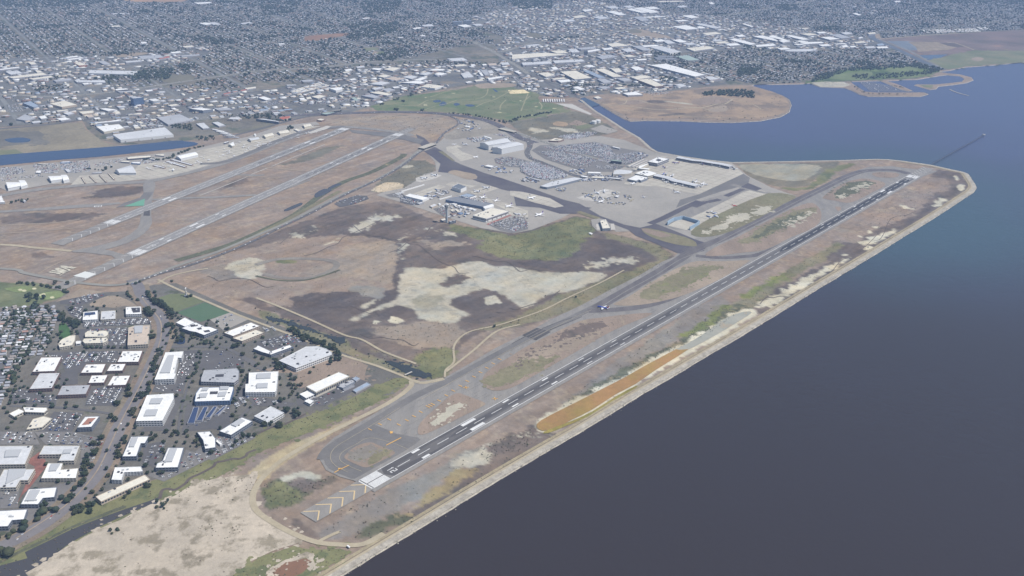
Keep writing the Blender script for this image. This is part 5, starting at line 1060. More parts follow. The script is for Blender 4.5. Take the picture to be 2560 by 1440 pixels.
rows(640, 0, '''1650,868 1720,838 1875,858 1790,883|11|cream|white
1270,690 1370,670 1450,678 1370,710|10|cream
1150,690 1180,678 1265,683 1232,703|9|white
1210,760 1280,743 1352,756 1280,775|9|cream
1290,785 1380,765 1500,780 1400,805|8|tan
1462,770 1540,750 1620,765 1560,790|8|lgrey
1775,740 1840,722 1912,734 1850,753|9|white
1622,740 1720,718 1765,728 1700,752|8|lgrey
1722,705 1780,685 1892,690 1868,705|8|white
1445,825 1600,805 1700,818 1640,838|8|white
1575,800 1670,768 1715,775 1640,808|8|white
1127,840 1250,810 1342,825 1260,850|8|lgrey
1137,925 1230,910 1360,940 1310,955|9|cream
1052,955 1160,940 1245,970 1180,980|9|grey
1252,890 1340,880 1392,895 1310,914|8|grey
1152,885 1240,868 1272,880 1190,898|8|lgrey
945,975 990,970 1035,1000 1000,1008|9|green
552,965 640,945 700,960 620,985|8|cream
20,975 80,962 162,990 100,1002|9|white
730,880 862,870 865,890 800,905|14|white|white
1910,585 2070,575 2120,605 1962,610|8|lgrey
1980,650 2080,640 2115,655 2000,665|9|cream
2145,645 2185,640 2200,655 2155,660|8|white
2260,640 2300,636 2312,650 2270,654|8|white
2320,635 2400,630 2412,650 2330,655|9|tan
2445,625 2520,620 2540,645 2460,648|9|lgrey
2210,705 2235,700 2280,755 2255,760|8|white
2245,700 2310,695 2342,745 2290,750|8|grey
2312,705 2360,700 2382,725 2330,735|8|lgrey
2045,735 2130,715 2180,770 2080,778|8|lgrey
2312,780 2450,760 2480,770 2330,798|8|white
2090,820 2140,810 2170,820 2112,828|7|white
2180,800 2260,790 2282,804 2200,814|7|cream
2010,250 2100,243 2160,262 2080,272|10|white
1560,280 1640,270 1660,282 1580,290|8|white
1652,250 1760,240 1780,260 1680,265|9|lgrey
1965,213 2052,209 2058,214 1970,219|34|blue|slate
2072,205 2150,202 2156,207 2078,211|32|blue|slate
2160,240 2240,236 2280,252 2200,258|8|lgrey
300,845 400,845 412,852 310,855|6|lgrey
450,800 560,795 580,812 470,818|8|grey
500,975 545,965 560,985 510,992|8|cream
430,980 480,975 495,992 445,998|8|white
1440,880 1500,870 1520,880 1460,890|7|white
1360,868 1420,862 1445,874 1380,880|7|white
930,790 990,782 1010,795 950,802|7|white
1060,795 1110,790 1112,802 1070,808|7|white
860,720 930,710 950,722 880,730|7|cream
1000,665 1080,655 1090,668 1010,680|7|lgrey
880,695 950,685 970,700 900,712|8|white
215,435 280,430 295,440 230,446|8|white
1060,180 1130,174 1140,182 1070,188|8|white
2430,735 2550,730 2560,745 2440,750|7|tan
2380,690 2440,680 2470,700 2410,708|7|lgrey
1640,352 1690,350 1698,360 1650,362|8|white
1420,370 1470,368 1475,376 1425,378|7|white
''', 'above the golf course')
rows(1280, 0, '''480,715 640,705 800,778 630,795|13|cream|slate
830,690 920,683 1110,765 1010,770|11|cream
1375,650 1540,635 1935,745 1830,765|12|white|grey
1175,765 1330,752 1402,770 1250,795|11|cream
1250,795 1375,785 1522,855 1432,865|13|cream|brown
255,730 360,722 435,750 340,768|10|cream
450,800 570,792 595,812 490,825|9|white
390,785 520,772 545,785 420,797|9|cream
985,685 1070,680 1110,715 1040,725|9|cream
1180,670 1260,662 1328,695 1240,705|10|white
720,655 790,645 840,665 770,672|9|white
705,705 760,700 940,775 870,780|9|blue
1045,785 1130,775 1205,800 1120,812|10|grey
850,790 930,785 1010,820 920,830|9|grey
95,625 380,610 405,635 110,650|12|lgrey
405,605 700,592 735,612 430,630|12|lgrey
0,545 340,525 560,545 0,590|9|cream
380,508 500,500 572,530 450,535|11|cream
555,490 640,485 682,520 600,525|10|lgrey
640,480 820,465 850,485 690,495|9|grey
755,505 860,488 890,500 760,522|10|white
720,507 750,505 755,511 724,514|28|slate|dark
895,480 1000,478 1015,492 920,500|9|white
950,440 1050,425 1178,455 1000,468|11|cream
1085,490 1180,480 1248,510 1150,520|9|lgrey
1200,460 1290,455 1400,500 1310,505|9|grey
1380,470 1500,460 1692,515 1580,530|13|lgrey|white
1280,455 1440,445 1482,460 1320,470|9|white
1740,480 1960,460 2035,480 1820,510|9|cream
1420,570 1620,578 1660,590 1450,595|7|dgrey
1440,552 1600,558 1640,568 1470,572|7|dgrey
1630,560 1760,550 1880,600 1760,605|8|green
2170,395 2240,385 2452,440 2380,448|11|white
2410,365 2500,352 2700,400 2640,410|11|white
2430,450 2560,440 2630,458 2450,468|11|white
1600,265 1740,250 1872,285 1740,298|10|white
1830,240 1900,232 2100,275 2030,285|9|lgrey
1840,270 1900,262 1940,278 1880,285|9|white
1620,205 1720,195 1772,205 1660,215|9|white
1700,158 1790,148 1872,172 1790,182|9|white
1135,90 1200,82 1370,125 1290,128|9|white
1210,80 1300,72 1482,120 1380,130|9|white
940,115 1020,108 1148,145 1070,152|9|white
930,65 1020,58 1080,75 990,85|9|lgrey
1320,72 1420,65 1482,85 1380,92|9|white
700,100 790,90 815,100 730,115|12|white
1440,10 1700,5 1730,15 1480,22|9|cream
600,165 700,150 760,165 640,180|8|cream
1900,330 2040,318 2100,335 1950,352|9|cream
2020,420 2130,410 2180,425 2080,435|9|cream
2120,435 2250,430 2290,450 2180,458|9|white
1400,400 1500,392 1540,410 1450,418|9|white
1600,400 1680,390 1760,420 1680,425|9|white
1100,60 1180,54 1240,72 1160,78|8|lgrey
1490,400 1570,398 1640,430 1560,438|8|lgrey
605,870 660,860 735,890 680,900|9|white
1015,880 1100,868 1172,880 1060,892|9|cream
1105,930 1240,915 1312,945 1160,952|10|white
815,970 860,960 900,978 850,985|7|cream
865,865 960,860 985,875 900,885|8|grey
1620,845 1690,835 1762,860 1690,868|8|lgrey
1390,790 1430,785 1492,805 1440,812|9|white
1920,765 2000,760 2085,790 1980,800|10|lgrey|brown
1970,790 2080,782 2090,795 1990,808|7|lgrey
385,672 440,665 470,690 420,698|8|white
20,712 50,705 102,730 70,738|8|white
1105,555 1180,545 1248,565 1160,570|8|cream
1305,545 1400,535 1402,550 1320,555|8|white
1240,590 1340,585 1350,598 1260,604|8|white
840,565 980,545 1060,560 900,590|8|grey
130,450 260,440 300,452 170,462|7|lgrey
2300,240 2330,236 2420,262 2390,268|8|white
1960,25 2000,20 2030,38 1990,42|8|white
2220,350 2300,345 2350,362 2270,368|8|white
1990,400 2080,392 2110,405 2030,412|8|lgrey
1700,430 1800,425 1850,442 1760,450|8|lgrey
1870,430 1930,428 1950,440 1890,446|8|white
500,200 600,192 640,210 540,218|7|lgrey
800,170 900,160 980,180 880,190|8|lgrey
1210,170 1300,162 1380,200 1300,210|8|grey
1310,168 1530,160 1535,168 1320,176|6|white
1640,60 1720,52 1760,66 1680,74|8|lgrey
''', 'behind the landfill park')
rows(1920, 0, '''0,360 60,352 230,412 150,425|11|white
170,355 235,350 420,390 350,400|10|white
320,338 420,330 502,345 400,355|10|cream
520,372 610,365 722,385 620,398|10|white
610,345 720,340 832,375 730,382|9|grey
250,440 400,432 412,440 290,450|8|white
310,420 540,416 562,430 370,440|9|white
90,480 180,472 232,488 130,498|9|white
160,500 250,490 470,488 502,500 380,515 200,514|9|lgrey
730,455 790,450 812,468 750,473|9|white
812,460 870,456 888,468 832,474|9|white
850,418 960,410 982,424 880,432|9|cream
1085,440 1150,435 1168,450 1100,456|9|blue
1080,465 1190,462 1208,478 1100,484|9|white
500,445 600,440 642,455 540,462|9|white
650,437 770,430 792,437 680,444|9|white
995,328 1070,320 1082,334 1010,342|12|cream
960,465 1060,460 1080,476 990,482|8|lgrey
720,325 800,318 850,335 770,344|9|lgrey
480,320 560,315 590,328 510,335|9|white
260,410 330,402 420,418 350,424|8|white
0,440 50,432 82,450 20,466|9|white
900,372 940,368 955,378 915,382|8|white
330,280 400,275 410,285 345,290|8|cream
840,135 880,128 940,148 900,153|12|white
1260,10 1320,6 1330,16 1275,22|14|white
''', 'by the southern marsh')
ORD = ['first', 'second', 'third', 'fourth', 'fifth', 'sixth', 'seventh', 'eighth', 'ninth', 'tenth', 'eleventh', 'twelfth', 'thirteenth', 'fourteenth', 'fifteenth', 'sixteenth', 'seventeenth', 'eighteenth', 'nineteenth', 'twentieth']
CN = {'white': 'white', 'cream': 'cream', 'grey': 'grey', 'lgrey': 'pale grey', 'dgrey': 'dark grey', 'tan': 'tan', 'blue': 'blue grey', 'red': 'rusty red', 'green': 'greenish', 'terra': 'terracotta', 'slate': 'dark slate'}
cls = {}
for i, (pl, h, rc, wc, wh) in enumerate(SHED):
    P = [q[:2] for q in GP(pl, h)]; A = abs(area2(P))/2
    big = 'tall' if h > 20 else 'huge' if A > 20000 else 'large' if A > 9000 else 'medium' if A > 4000 else 'small'
    cls.setdefault((wh, rc, big), []).append((sum(p[0] for p in pl)/len(pl), i))
lab = {}
for (wh, rc, big), L in cls.items():
    L.sort()
    for k, (x, i) in enumerate(L):
        nm = 'tower block' if big == 'tall' else 'warehouse'
        d_ = f'{big} {CN[rc]} {nm}'
        lab[i] = f'{d_} {wh}' if len(L) == 1 else (f'{ORD[k]} {d_} from the left, {wh}' if k < 20 else f'{d_} {wh}, far right of its kind')
for i, (pl, h, rc, wc, wh) in enumerate(SHED):
    P = GP(pl, h); A = abs(area2(P))/2
    poly_building('tower_block' if h > 20 else 'warehouse', pl, h, rc, wc, lab[i], 'office tower' if h > 20 else 'warehouse', None if h > 20 else 'warehouses of the industrial belt', units=(3 if A > 9000 and P[0][0] < 6000 else 0), bands=(6 if h > 20 else 0), docks=(4 if A > 15000 and P[0][0] < 6000 else 0))
poly_building('office_tower', Q('1300,975 1390,966 1436,974 1332,984'), 42, 'lgrey', 'blue', 'tall dark blue glass office tower beside the motorway', 'office tower', bands=9)
poly_building('office_building', Q('1485,995 1560,988 1605,1002 1530,1010'), 16, 'white', 'white', 'white flat office just right of the blue glass tower', 'office', bands=3)
poly_building('motel_building', Q('0,1188 75,1184 232,1210 225,1218 80,1198', 640), 12, 'lgrey', 'slate', 'long low dark walled hotel wing beside the red roofed house', 'hotel', bands=3)
poly_building('restaurant', Q('225,1180 260,1165 345,1160 335,1180 280,1198', 640), 8, 'red', 'cream', 'bright red roofed building among trees above the hangars', 'restaurant')
# ------------------------------------------------------------------ houses, small industrial blocks and trees of the plain
def grid(poly, bearing, dx, dy, jit=.0):
    b = R(bearing); u = np.array([math.sin(b), math.cos(b)]); v = np.array([math.cos(b), -math.sin(b)])
    P = np.array(poly); a = P@u; c = P@v
    A, Cc = np.meshgrid(np.arange(a.min(), a.max(), dx), np.arange(c.min(), c.max(), dy), indexing='ij')
    A = A.ravel(); Cc = Cc.ravel()
    X = np.outer(A, u)+np.outer(Cc, v)
    k = inside(X, poly); return X[k], A[k], Cc[k]
world = lambda px: [tuple(q[:2]) for q in GP(px)]
RES = [(world([(-500, -8), (640, -8), (1180, -8), (1180, 60), (1240, 112), (1180, 110), (1000, 150), (850, 165), (740, 172), (640, 180), (420, 210), (200, 238), (0, 236), (-500, 240)]), 58),
       (world([(1180, -8), (1480, -8), (1900, -8), (3000, -8), (3000, 58), (2600, 72), (2340, 84), (2200, 98), (2120, 92), (2000, 80), (1860, 50), (1640, 70), (1480, 96), (1330, 112), (1180, 70)]), 66),
       (world([(640, 178), (850, 168), (1100, 152), (1260, 160), (1240, 170), (1080, 178), (960, 172), (860, 192), (790, 225), (740, 205), (640, 205), (500, 250), (360, 268), (300, 285), (200, 298), (0, 318), (-400, 318), (-400, 240), (0, 242), (300, 232), (480, 212)]), 60),
       (world([(1640, 150), (1760, 132), (1930, 127), (2200, 124), (2262, 130), (2340, 160), (2360, 176), (2230, 165), (2100, 170), (2040, 190), (2010, 207), (1880, 210), (1800, 198), (1700, 180), (1640, 165)]), 72)]
ind_w = [world(p) for p in indus]
hx, hr = [], []
IND_M = [world([(0, 130), (420, 132), (640, 120), (640, 178), (420, 210), (160, 205), (0, 215)])]
for poly, br in RES:
    for off in (-13, 13):
        b = R(br); v = np.array([math.cos(b), -math.sin(b)])
        X, A, Cc = grid(poly, br, 15.5, 78.0)
        X = X+v*off*1.35+rng.normal(0, 1.4, X.shape)
        keep = (np.mod(A, 210) > 20) & (rng.random(len(X)) < .9)
        X = X[keep]; hx.append(X); hr.append(np.full(len(X), -b)+math.pi*0)
hx = np.concatenate(hx); hr = np.concatenate(hr)
k = ~occ(hx) & (hx[:, 0] < 11500)
for q in ind_w: k &= ~inside(hx, q)
hx = hx[k]; hr = hr[k]
# houses of the near neighbourhood on the left edge
near = world([(-160, 790), (0, 782), (60, 770), (110, 775), (145, 800), (150, 850), (110, 890), (60, 890), (45, 950), (30, 1000), (-20, 1040), (-160, 1100)])
X, A, Cc = grid(near, 76, 17, 46)
nx, nr = [], []
for off in (-13, 13):
    b = R(76); v = np.array([math.cos(b), -math.sin(b)]); Y = X+v*off*.75+rng.normal(0, 1.2, X.shape); nx.append(Y); nr.append(np.full(len(Y), -b))
X = grid(world([(-200, 770), (60, 765), (150, 770), (140, 800), (60, 800), (-200, 800)]), 60, 19, 24)[0]; nx.append(X); nr.append(rng.uniform(0, 3, len(X)))
nx = np.concatenate(nx); nr = np.concatenate(nr); k = ~occ(nx); nx = nx[k]; nr = nr[k]
hx = np.concatenate([nx, hx]); hr = np.concatenate([nr, hr])
dist = np.hypot(hx[:, 0]-CAM[0], hx[:, 1]-CAM[1]); ang = np.abs(np.arctan2(hx[:, 1]-CAM[1], hx[:, 0]-CAM[0]))
vis = ang < math.atan(1300/FPX)
order = np.argsort(np.where(vis, dist, dist+1e6)); hx = hx[order]; hr = hr[order]
NH = len(hx); hs = np.stack([rng.uniform(10, 15, NH), rng.uniform(8, 11, NH), rng.uniform(4.2, 6.5, NH)], 1)
HV = [(-.5, -.5, 0), (.5, -.5, 0), (.5, .5, 0), (-.5, .5, 0), (-.5, -.5, .62), (.5, -.5, .62), (.5, .5, .62), (-.5, .5, .62), (-.5, 0, 1), (.5, 0, 1), (-.56, -.58, .58), (.56, -.58, .58), (.56, .58, .58), (-.56, .58, .58), (-.56, 0, 1.02), (.56, 0, 1.02)]
WF = [(0, 1, 5, 4), (1, 2, 6, 9, 5), (2, 3, 7, 6), (3, 0, 4, 8, 7)]; RF = [(10, 11, 15, 14), (12, 13, 14, 15)]
HR = [('house_roof_grey', (.32, .33, .36)), ('house_roof_brown', (.30, .27, .25)), ('house_roof_light', (.54, .55, .57)), ('house_roof_dark', (.19, .20, .22)), ('house_roof_clay', (.33, .21, .17)), ('house_roof_white', (.66, .66, .66))]
HW = [('house_wall_cream', (.52, .49, .43)), ('house_wall_grey', (.42, .42, .43)), ('house_wall_white', (.66, .65, .63)), ('house_wall_tan', (.40, .34, .29))]
hrm = [mat(a, b, .85) for a, b in HR]; hwm = [mat(a, b, .85) for a, b in HW]
rci = rng.choice(6, NH, p=[.32, .24, .14, .16, .09, .05]); nh_ = len(nx); rci[:nh_] = rng.choice([0, 1, 3, 4], nh_, p=[.4, .3, .22, .08]); wci = rng.choice(4, NH); wci[:nh_] = rng.choice([1, 3, 0], nh_, p=[.45, .4, .15])
RN = ['grey', 'brown', 'pale grey', 'dark grey', 'clay tiled', 'white']; WN = ['cream', 'grey', 'white', 'tan']
IND_N = min(300, NH)
tmpl = {}
def house_tree(i):
    key = (int(rci[i]), int(wci[i]))
    if key not in tmpl:
        w_ = bpy.data.meshes.new('wall'); w_.from_pydata(HV[:10], [], WF); w_.materials.append(hwm[key[1]])
        r_ = bpy.data.meshes.new('roof'); r_.from_pydata(HV[10:], [], [tuple(a-10 for a in q) for q in RF]); r_.materials.append(hrm[key[0]]); tmpl[key] = (w_, r_)
    root = empty('house', (hx[i, 0], hx[i, 1], .8), hr[i])
    for nm, me in zip(('wall', 'roof'), tmpl[key]):
        o = bpy.data.objects.new(nm, me); col.objects.link(o); o.parent = root; o.scale = tuple(hs[i])
    tag(root, f'house with {RN[key[0]]} gable roof and {WN[key[1]]} walls in the left edge rows', 'house', 'houses at the left edge')
for i in range(IND_N): house_tree(i)
m0 = IND_N
fmi = np.concatenate([np.repeat((wci[m0:]+6)[:, None], 4, 1), np.repeat(rci[m0:][:, None], 2, 1)], 1)
pos = np.concatenate([hx[m0:], np.full((NH-m0, 1), .8)], 1)
tag(mass('suburb_houses', HV, WF+RF, pos, hr[m0:], hs[m0:], hrm+hwm, fmi), 'thousands of small gabled houses filling the suburbs up to the far edge', kind='stuff')
# small sheds and shops between the traced warehouses
X, A, Cc = grid(ind_w[0], 57, 46, 40); X = X+rng.normal(0, 6, X.shape)
far_ind = []
for pl in ([(160, 10), (640, -8), (500, 40), (200, 60)], [(1000, 40), (1180, 40), (1200, 75), (1050, 80)], [(1860, 5), (2200, 0), (2300, 30), (2100, 40)]):
    Y, _, _ = grid(world(pl), 57, 120, 130); far_ind.append(Y+rng.normal(0, 25, Y.shape))
X = np.concatenate([X]+far_ind)
k = ~occ(X) & (rng.random(len(X)) < .5); X = X[k]
d = np.hypot(X[:, 0]-CAM[0], X[:, 1]-CAM[1]); vis = np.abs(np.arctan2(X[:, 1]-CAM[1], X[:, 0]-CAM[0])) < math.atan(1290/FPX); X = X[np.argsort(np.where(vis, d, d+1e6))]
NB = len(X); bs = np.stack([rng.uniform(18, 46, NB), rng.uniform(12, 30, NB), rng.uniform(4, 8.5, NB)], 1); br_ = -R(57)+rng.choice([0, math.pi/2], NB)
BV = [(-.5, -.5, 0), (.5, -.5, 0), (.5, .5, 0), (-.5, .5, 0), (-.5, -.5, 1), (.5, -.5, 1), (.5, .5, 1), (-.5, .5, 1)]
BW = [(0, 1, 5, 4), (1, 2, 6, 5), (2, 3, 7, 6), (3, 0, 4, 7)]; BR_ = [(4, 5, 6, 7)]
bk = ['white', 'lgrey', 'grey', 'cream', 'tan', 'blue', 'brown', 'dgrey']; brm = [roofm(c) for c in bk]; bwk = ['grey', 'cream', 'white', 'tan', 'brown']; bwm = [wallm(c) for c in bwk]
bc = rng.choice(8, NB, p=[.10, .18, .27, .08, .10, .08, .09, .10]); bw = rng.choice(5, NB)
LEFT = max(0, 296-len(SHED))
bt = {}
for i in range(LEFT):
    key = (int(bc[i]), int(bw[i]))
    if key not in bt:
        w_ = bpy.data.meshes.new('wall'); w_.from_pydata(BV, [], BW); w_.materials.append(bwm[key[1]]); r_ = bpy.data.meshes.new('roof'); r_.from_pydata([(x*1.02, y*1.02, z) for x, y, z in BV[4:]]+[(x*1.02, y*1.02, z-.08) for x, y, z in BV[4:]], [], [(0, 1, 2, 3), (0, 4, 5, 1), (1, 5, 6, 2), (2, 6, 7, 3), (3, 7, 4, 0)]); r_.materials.append(brm[key[0]]); bt[key] = (w_, r_)
    root = empty('industrial_shed', (X[i, 0], X[i, 1], .8), br_[i])
    for nm, me in zip(('wall', 'roof'), bt[key]): o = bpy.data.objects.new(nm, me); col.objects.link(o); o.parent = root; o.scale = tuple(bs[i])
    tag(root, f'low {CN.get(bk[key[0]], bk[key[0]])} roofed workshop with {bwk[key[1]]} walls between the big warehouses', 'workshop', 'workshops of the industrial belt')
j0 = LEFT
fmi = np.concatenate([np.repeat((bw[j0:]+8)[:, None], 4, 1), bc[j0:][:, None]], 1)
tag(mass('industrial_blocks', BV, BW+BR_, np.concatenate([X[j0:], np.full((NB-j0, 1), .8)], 1), br_[j0:], bs[j0:], brm+bwm, fmi), 'hundreds of low sheds and shops filling the yards of the industrial belt', kind='stuff')
SHX = X; SHS = bs
print('houses', NH, 'sheds', NB, 'traced', len(SHED))
# ------------------------------------------------------------------ aircraft
m_awh = mat('aircraft_white', (.78, .78, .78), .35); m_ablue = mat('aircraft_blue', (.05, .09, .42), .35); m_apur = mat('aircraft_purple', (.10, .05, .24), .4); m_ared = mat('aircraft_red', (.55, .08, .06), .4)
m_agrey = mat('aircraft_grey', (.32, .33, .35), .4); m_anavy = mat('aircraft_navy', (.03, .04, .12), .4); m_eng = mat('engine_grey', (.38, .38, .40), .4); m_orange_p = mat('aircraft_orange', (.62, .22, .05), .4)
def aircraft_parts(root, Lg, body, tail, wing=None, eng=True, scale_w=1.0):
    """nose towards +x, length Lg; parts: fuselage, wing x2, tail_fin, tailplane x2, engine x2, cockpit_window"""
    wing = wing or m_awh; r = Lg*.053; zc = Lg*.085; n = 12
    fu = MB(); prof = [(-.50, .12, .55), (-.44, .35, .45), (-.34, .72, .2), (-.22, 1, 0), (.30, 1, 0), (.40, .92, -.03), (.455, .68, -.12), (.49, .35, -.25), (.50, .08, -.3)]
    fu.rings([[(x*Lg, r*s*math.cos(2*math.pi*i/n), zc+r*dz+r*s*math.sin(2*math.pi*i/n)) for i in range(n)] for x, s, dz in prof]); fu.build('fuselage', body, root, True)
    wn = MB(); wn.add([(.445*Lg, -r*.5, zc+r*.35), (.475*Lg, -r*.25, zc+r*.15), (.475*Lg, r*.25, zc+r*.15), (.445*Lg, r*.5, zc+r*.35), (.44*Lg, 0, zc+r*.8)], [(0, 1, 2, 3), (0, 3, 4)]); wn.build('cockpit_window', m_win, root)
    def wingmb(sx, x0, x1, tipx0, tipx1, span, z, dz, th):
        m = MB(); a = [(x0, 0), (x1, 0)]; v = []
        for (xa, xb, y, zz, t) in ((x0, x1, r*.6, z, th), (tipx0, tipx1, span, z+dz, th*.35)):
            v += [(xa, sx*y, zz-t/2), (xa, sx*y, zz+t/2), (xb, sx*y, zz+t/2), (xb, sx*y, zz-t/2)]
        m.add(v, [(0, 1, 2, 3), (4, 7, 6, 5), (0, 4, 5, 1), (1, 5, 6, 2), (2, 6, 7, 3), (3, 7, 4, 0)]); return m
    for sx in (-1, 1):
        wingmb(sx, .12*Lg, -.10*Lg, -.07*Lg, -.12*Lg, .46*Lg*scale_w, zc-r*.5, Lg*.03, Lg*.014).build('wing', wing, root)
        wingmb(sx, -.37*Lg, -.46*Lg, -.44*Lg, -.48*Lg, .17*Lg, zc+r*.35, Lg*.01, Lg*.01).build('tailplane', wing, root)
    fn = MB(); v = []
    for xa, xb, z_, t in ((-.30*Lg, -.45*Lg, zc+r*.5, Lg*.012), (-.44*Lg, -.50*Lg, zc+r+Lg*.15, Lg*.005)): v += [(xa, -t, z_), (xa, t, z_), (xb, t, z_), (xb, -t, z_)]
    fn.add(v, [(0, 1, 2, 3), (4, 7, 6, 5), (0, 4, 5, 1), (1, 5, 6, 2), (2, 6, 7, 3), (3, 7, 4, 0)]); fn.build('tail_fin', tail, root)
    if eng:
        for sx in (-1, 1):
            e = MB(); e.rings([[(x*Lg, sx*.155*Lg+rr*Lg*math.cos(2*math.pi*i/8), zc-r*1.0+rr*Lg*math.sin(2*math.pi*i/8)) for i in range(8)] for x, rr in ((.0, .018), (.03, .027), (.11, .029), (.125, .024))]); e.build('engine', m_eng, root)
    g = MB()
    for gx, gy in ((.36, 0), (-.02, .07), (-.02, -.07)): g.box(gx*Lg-.25, gx*Lg+.25, gy*Lg-.4, gy*Lg+.4, .0, zc-r*.7)
    g.build('landing_gear', m_dark, root)
PROTO = {}
def aircraft(nose, tl, livery, label, group=None, name='jet_airliner', cat='airliner', length=None):
    A, B = G(*nose), G(*tl); L = math.hypot(A[0]-B[0], A[1]-B[1]); L0 = length or L
    LIV = {'white': (m_awh, m_awh, m_awh), 'purple': (m_awh, m_apur, m_awh), 'blue': (m_ablue, m_ared, m_awh), 'greytail': (m_awh, m_agrey, m_awh), 'navy': (m_awh, m_anavy, m_awh), 'red': (m_ared, m_ared, m_ared), 'bluetail': (m_awh, m_ablue, m_awh), 'violet': (m_apur, m_orange_p, m_awh)}
    root = empty(name, ((A[0]+B[0])/2, (A[1]+B[1])/2, 1.6), math.atan2(A[1]-B[1], A[0]-B[0]))
    if livery in PROTO:
        for ch in PROTO[livery]:
            c = ch.copy(); col.objects.link(c); c.parent = root
    else:
        n0 = len(col.objects); aircraft_parts(root, 1.0*38, *LIV[livery]); PROTO[livery] = list(root.children)
    root.scale = (L0/38,)*3
    tag(root, label, cat, group)
    return root
AC = [((1345, 493), (1312, 501), 'greytail', 46, 'white cargo jet nose right on the long concrete stand left of the dark taxiway'),
 ((1330, 546), (1366, 533), 'purple', 50, 'white jet with purple tail on the corner stand beside the green reeds'),
 ((1258, 524), (1286, 512), 'purple', 46, 'white jet with purple tail just right of the white roofed sorting hall'),
 ((1235, 508), (1245, 499), 'purple', 40, 'white jet with purple tail nosed in behind the parking roof'),
 ((1200, 500), (1214, 491), 'purple', 42, 'white jet with purple tail nosed in left of the twin cargo jets'),
 ((1181, 477), (1202, 484), 'navy', 44, 'white jet with dark tail nearer of the pair above the solar roof'),
 ((1202, 468), (1227, 475), 'navy', 46, 'white jet with dark tail farther of the pair above the solar roof'),
 ((1048, 445), (1070, 450), 'navy', 44, 'dark tailed jet on the left half of the angular corner stand'),
 ((1074, 437), (1095, 443), 'navy', 44, 'dark tailed jet on the right half of the angular corner stand'),
 ((1198, 392), (1182, 397), 'white', 36, 'small white jet at the near corner of the pale hangar apron'),
 ((1172, 365), (1154, 361), 'navy', 40, 'white jet with dark tail left of the twin gabled hangar'),
 ((1141, 362), (1130, 363), 'white', 26, 'small white jet leftmost on the pale hangar apron'),
 ((1501, 489), (1483, 480), 'navy', 44, 'dark tailed jet on the left of the diamond cargo stand'),
 ((1513, 487), (1508, 474), 'greytail', 44, 'jet facing the camera on the diamond cargo stand'),
 ((1512, 502), (1492, 510), 'greytail', 44, 'white jet at the near edge of the diamond cargo stand'),
 ((1702, 485), (1682, 480), 'navy', 38, 'white jet with dark tail alone on the open ramp'),
 ((1494, 769), (1521, 775), 'blue', 40, 'bright blue jet turning on the taxiway beside the long runway'),
 ((1588, 457), (1577, 464), 'white', 38, 'white jet in front of the flat white terminal wing'),
 ((1664, 448), (1655, 453), 'white', 36, 'first white jet below the long curved concourse'),
 ((1675, 453), (1662, 461), 'white', 38, 'second white jet below the long curved concourse'),
 ((1697, 458), (1682, 465), 'white', 38, 'third white jet below the long curved concourse'),
 ((1709, 461), (1705, 469), 'white', 36, 'fourth white jet below the long curved concourse'),
 ((1717, 463), (1729, 473), 'greytail', 38, 'fifth jet below the long curved concourse, grey tail'),
 ((1732, 465), (1745, 473), 'greytail', 38, 'sixth jet below the long curved concourse, grey tail'),
 ((1742, 462), (1758, 471), 'greytail', 38, 'last jet below the tip of the long curved concourse'),
 ((1755, 462), (1765, 464), 'white', 34, 'white jet at the very tip of the long curved concourse'),
 ((1632, 443), (1640, 441), 'white', 36, 'white jet tucked beside the root of the curved concourse'),
 ((1656, 440), (1662, 433), 'blue', 36, 'blue jet above the root of the curved concourse'),
 ((1675, 443), (1684, 440), 'white', 34, 'white jet above the middle of the curved concourse'),
 ((1737, 459), (1742, 453), 'bluetail', 36, 'white jet with blue tail above the end of the curved concourse'),
 ((1752, 463), (1760, 459), 'white', 34, 'white jet above the tip of the curved concourse'),
 ((1655, 417), (1665, 423), 'violet', 38, 'violet jet nearer of the two beside the white square terminal hall'),
 ((1680, 408), (1698, 410), 'violet', 38, 'violet jet farther of the two beside the white square terminal hall'),
 ((1737, 403), (1742, 407), 'white', 34, 'first white jet below the waterfront concourse'),
 ((1753, 408), (1759, 415), 'blue', 36, 'blue jet below the waterfront concourse'),
 ((1782, 411), (1778, 417), 'white', 34, 'second white jet below the waterfront concourse'),
 ((1801, 415), (1797, 421), 'white', 34, 'third white jet below the waterfront concourse'),
 ((1815, 417), (1819, 423), 'greytail', 34, 'fourth jet below the waterfront concourse, grey tail'),
 ((1832, 420), (1839, 427), 'greytail', 36, 'jet at the far end of the waterfront concourse'),
 ((1842, 517), (1830, 515), 'red', 24, 'small red aircraft parked on the pale apron above the long grass island'),
 ((1613, 497), (1605, 492), 'purple', 24, 'small purple tailed feeder plane on the open cargo ramp')]
for nose, tl, liv, Lg, lb in AC: aircraft(nose, tl, liv, lb, 'jets parked and taxiing at the airport', length=Lg*.95)
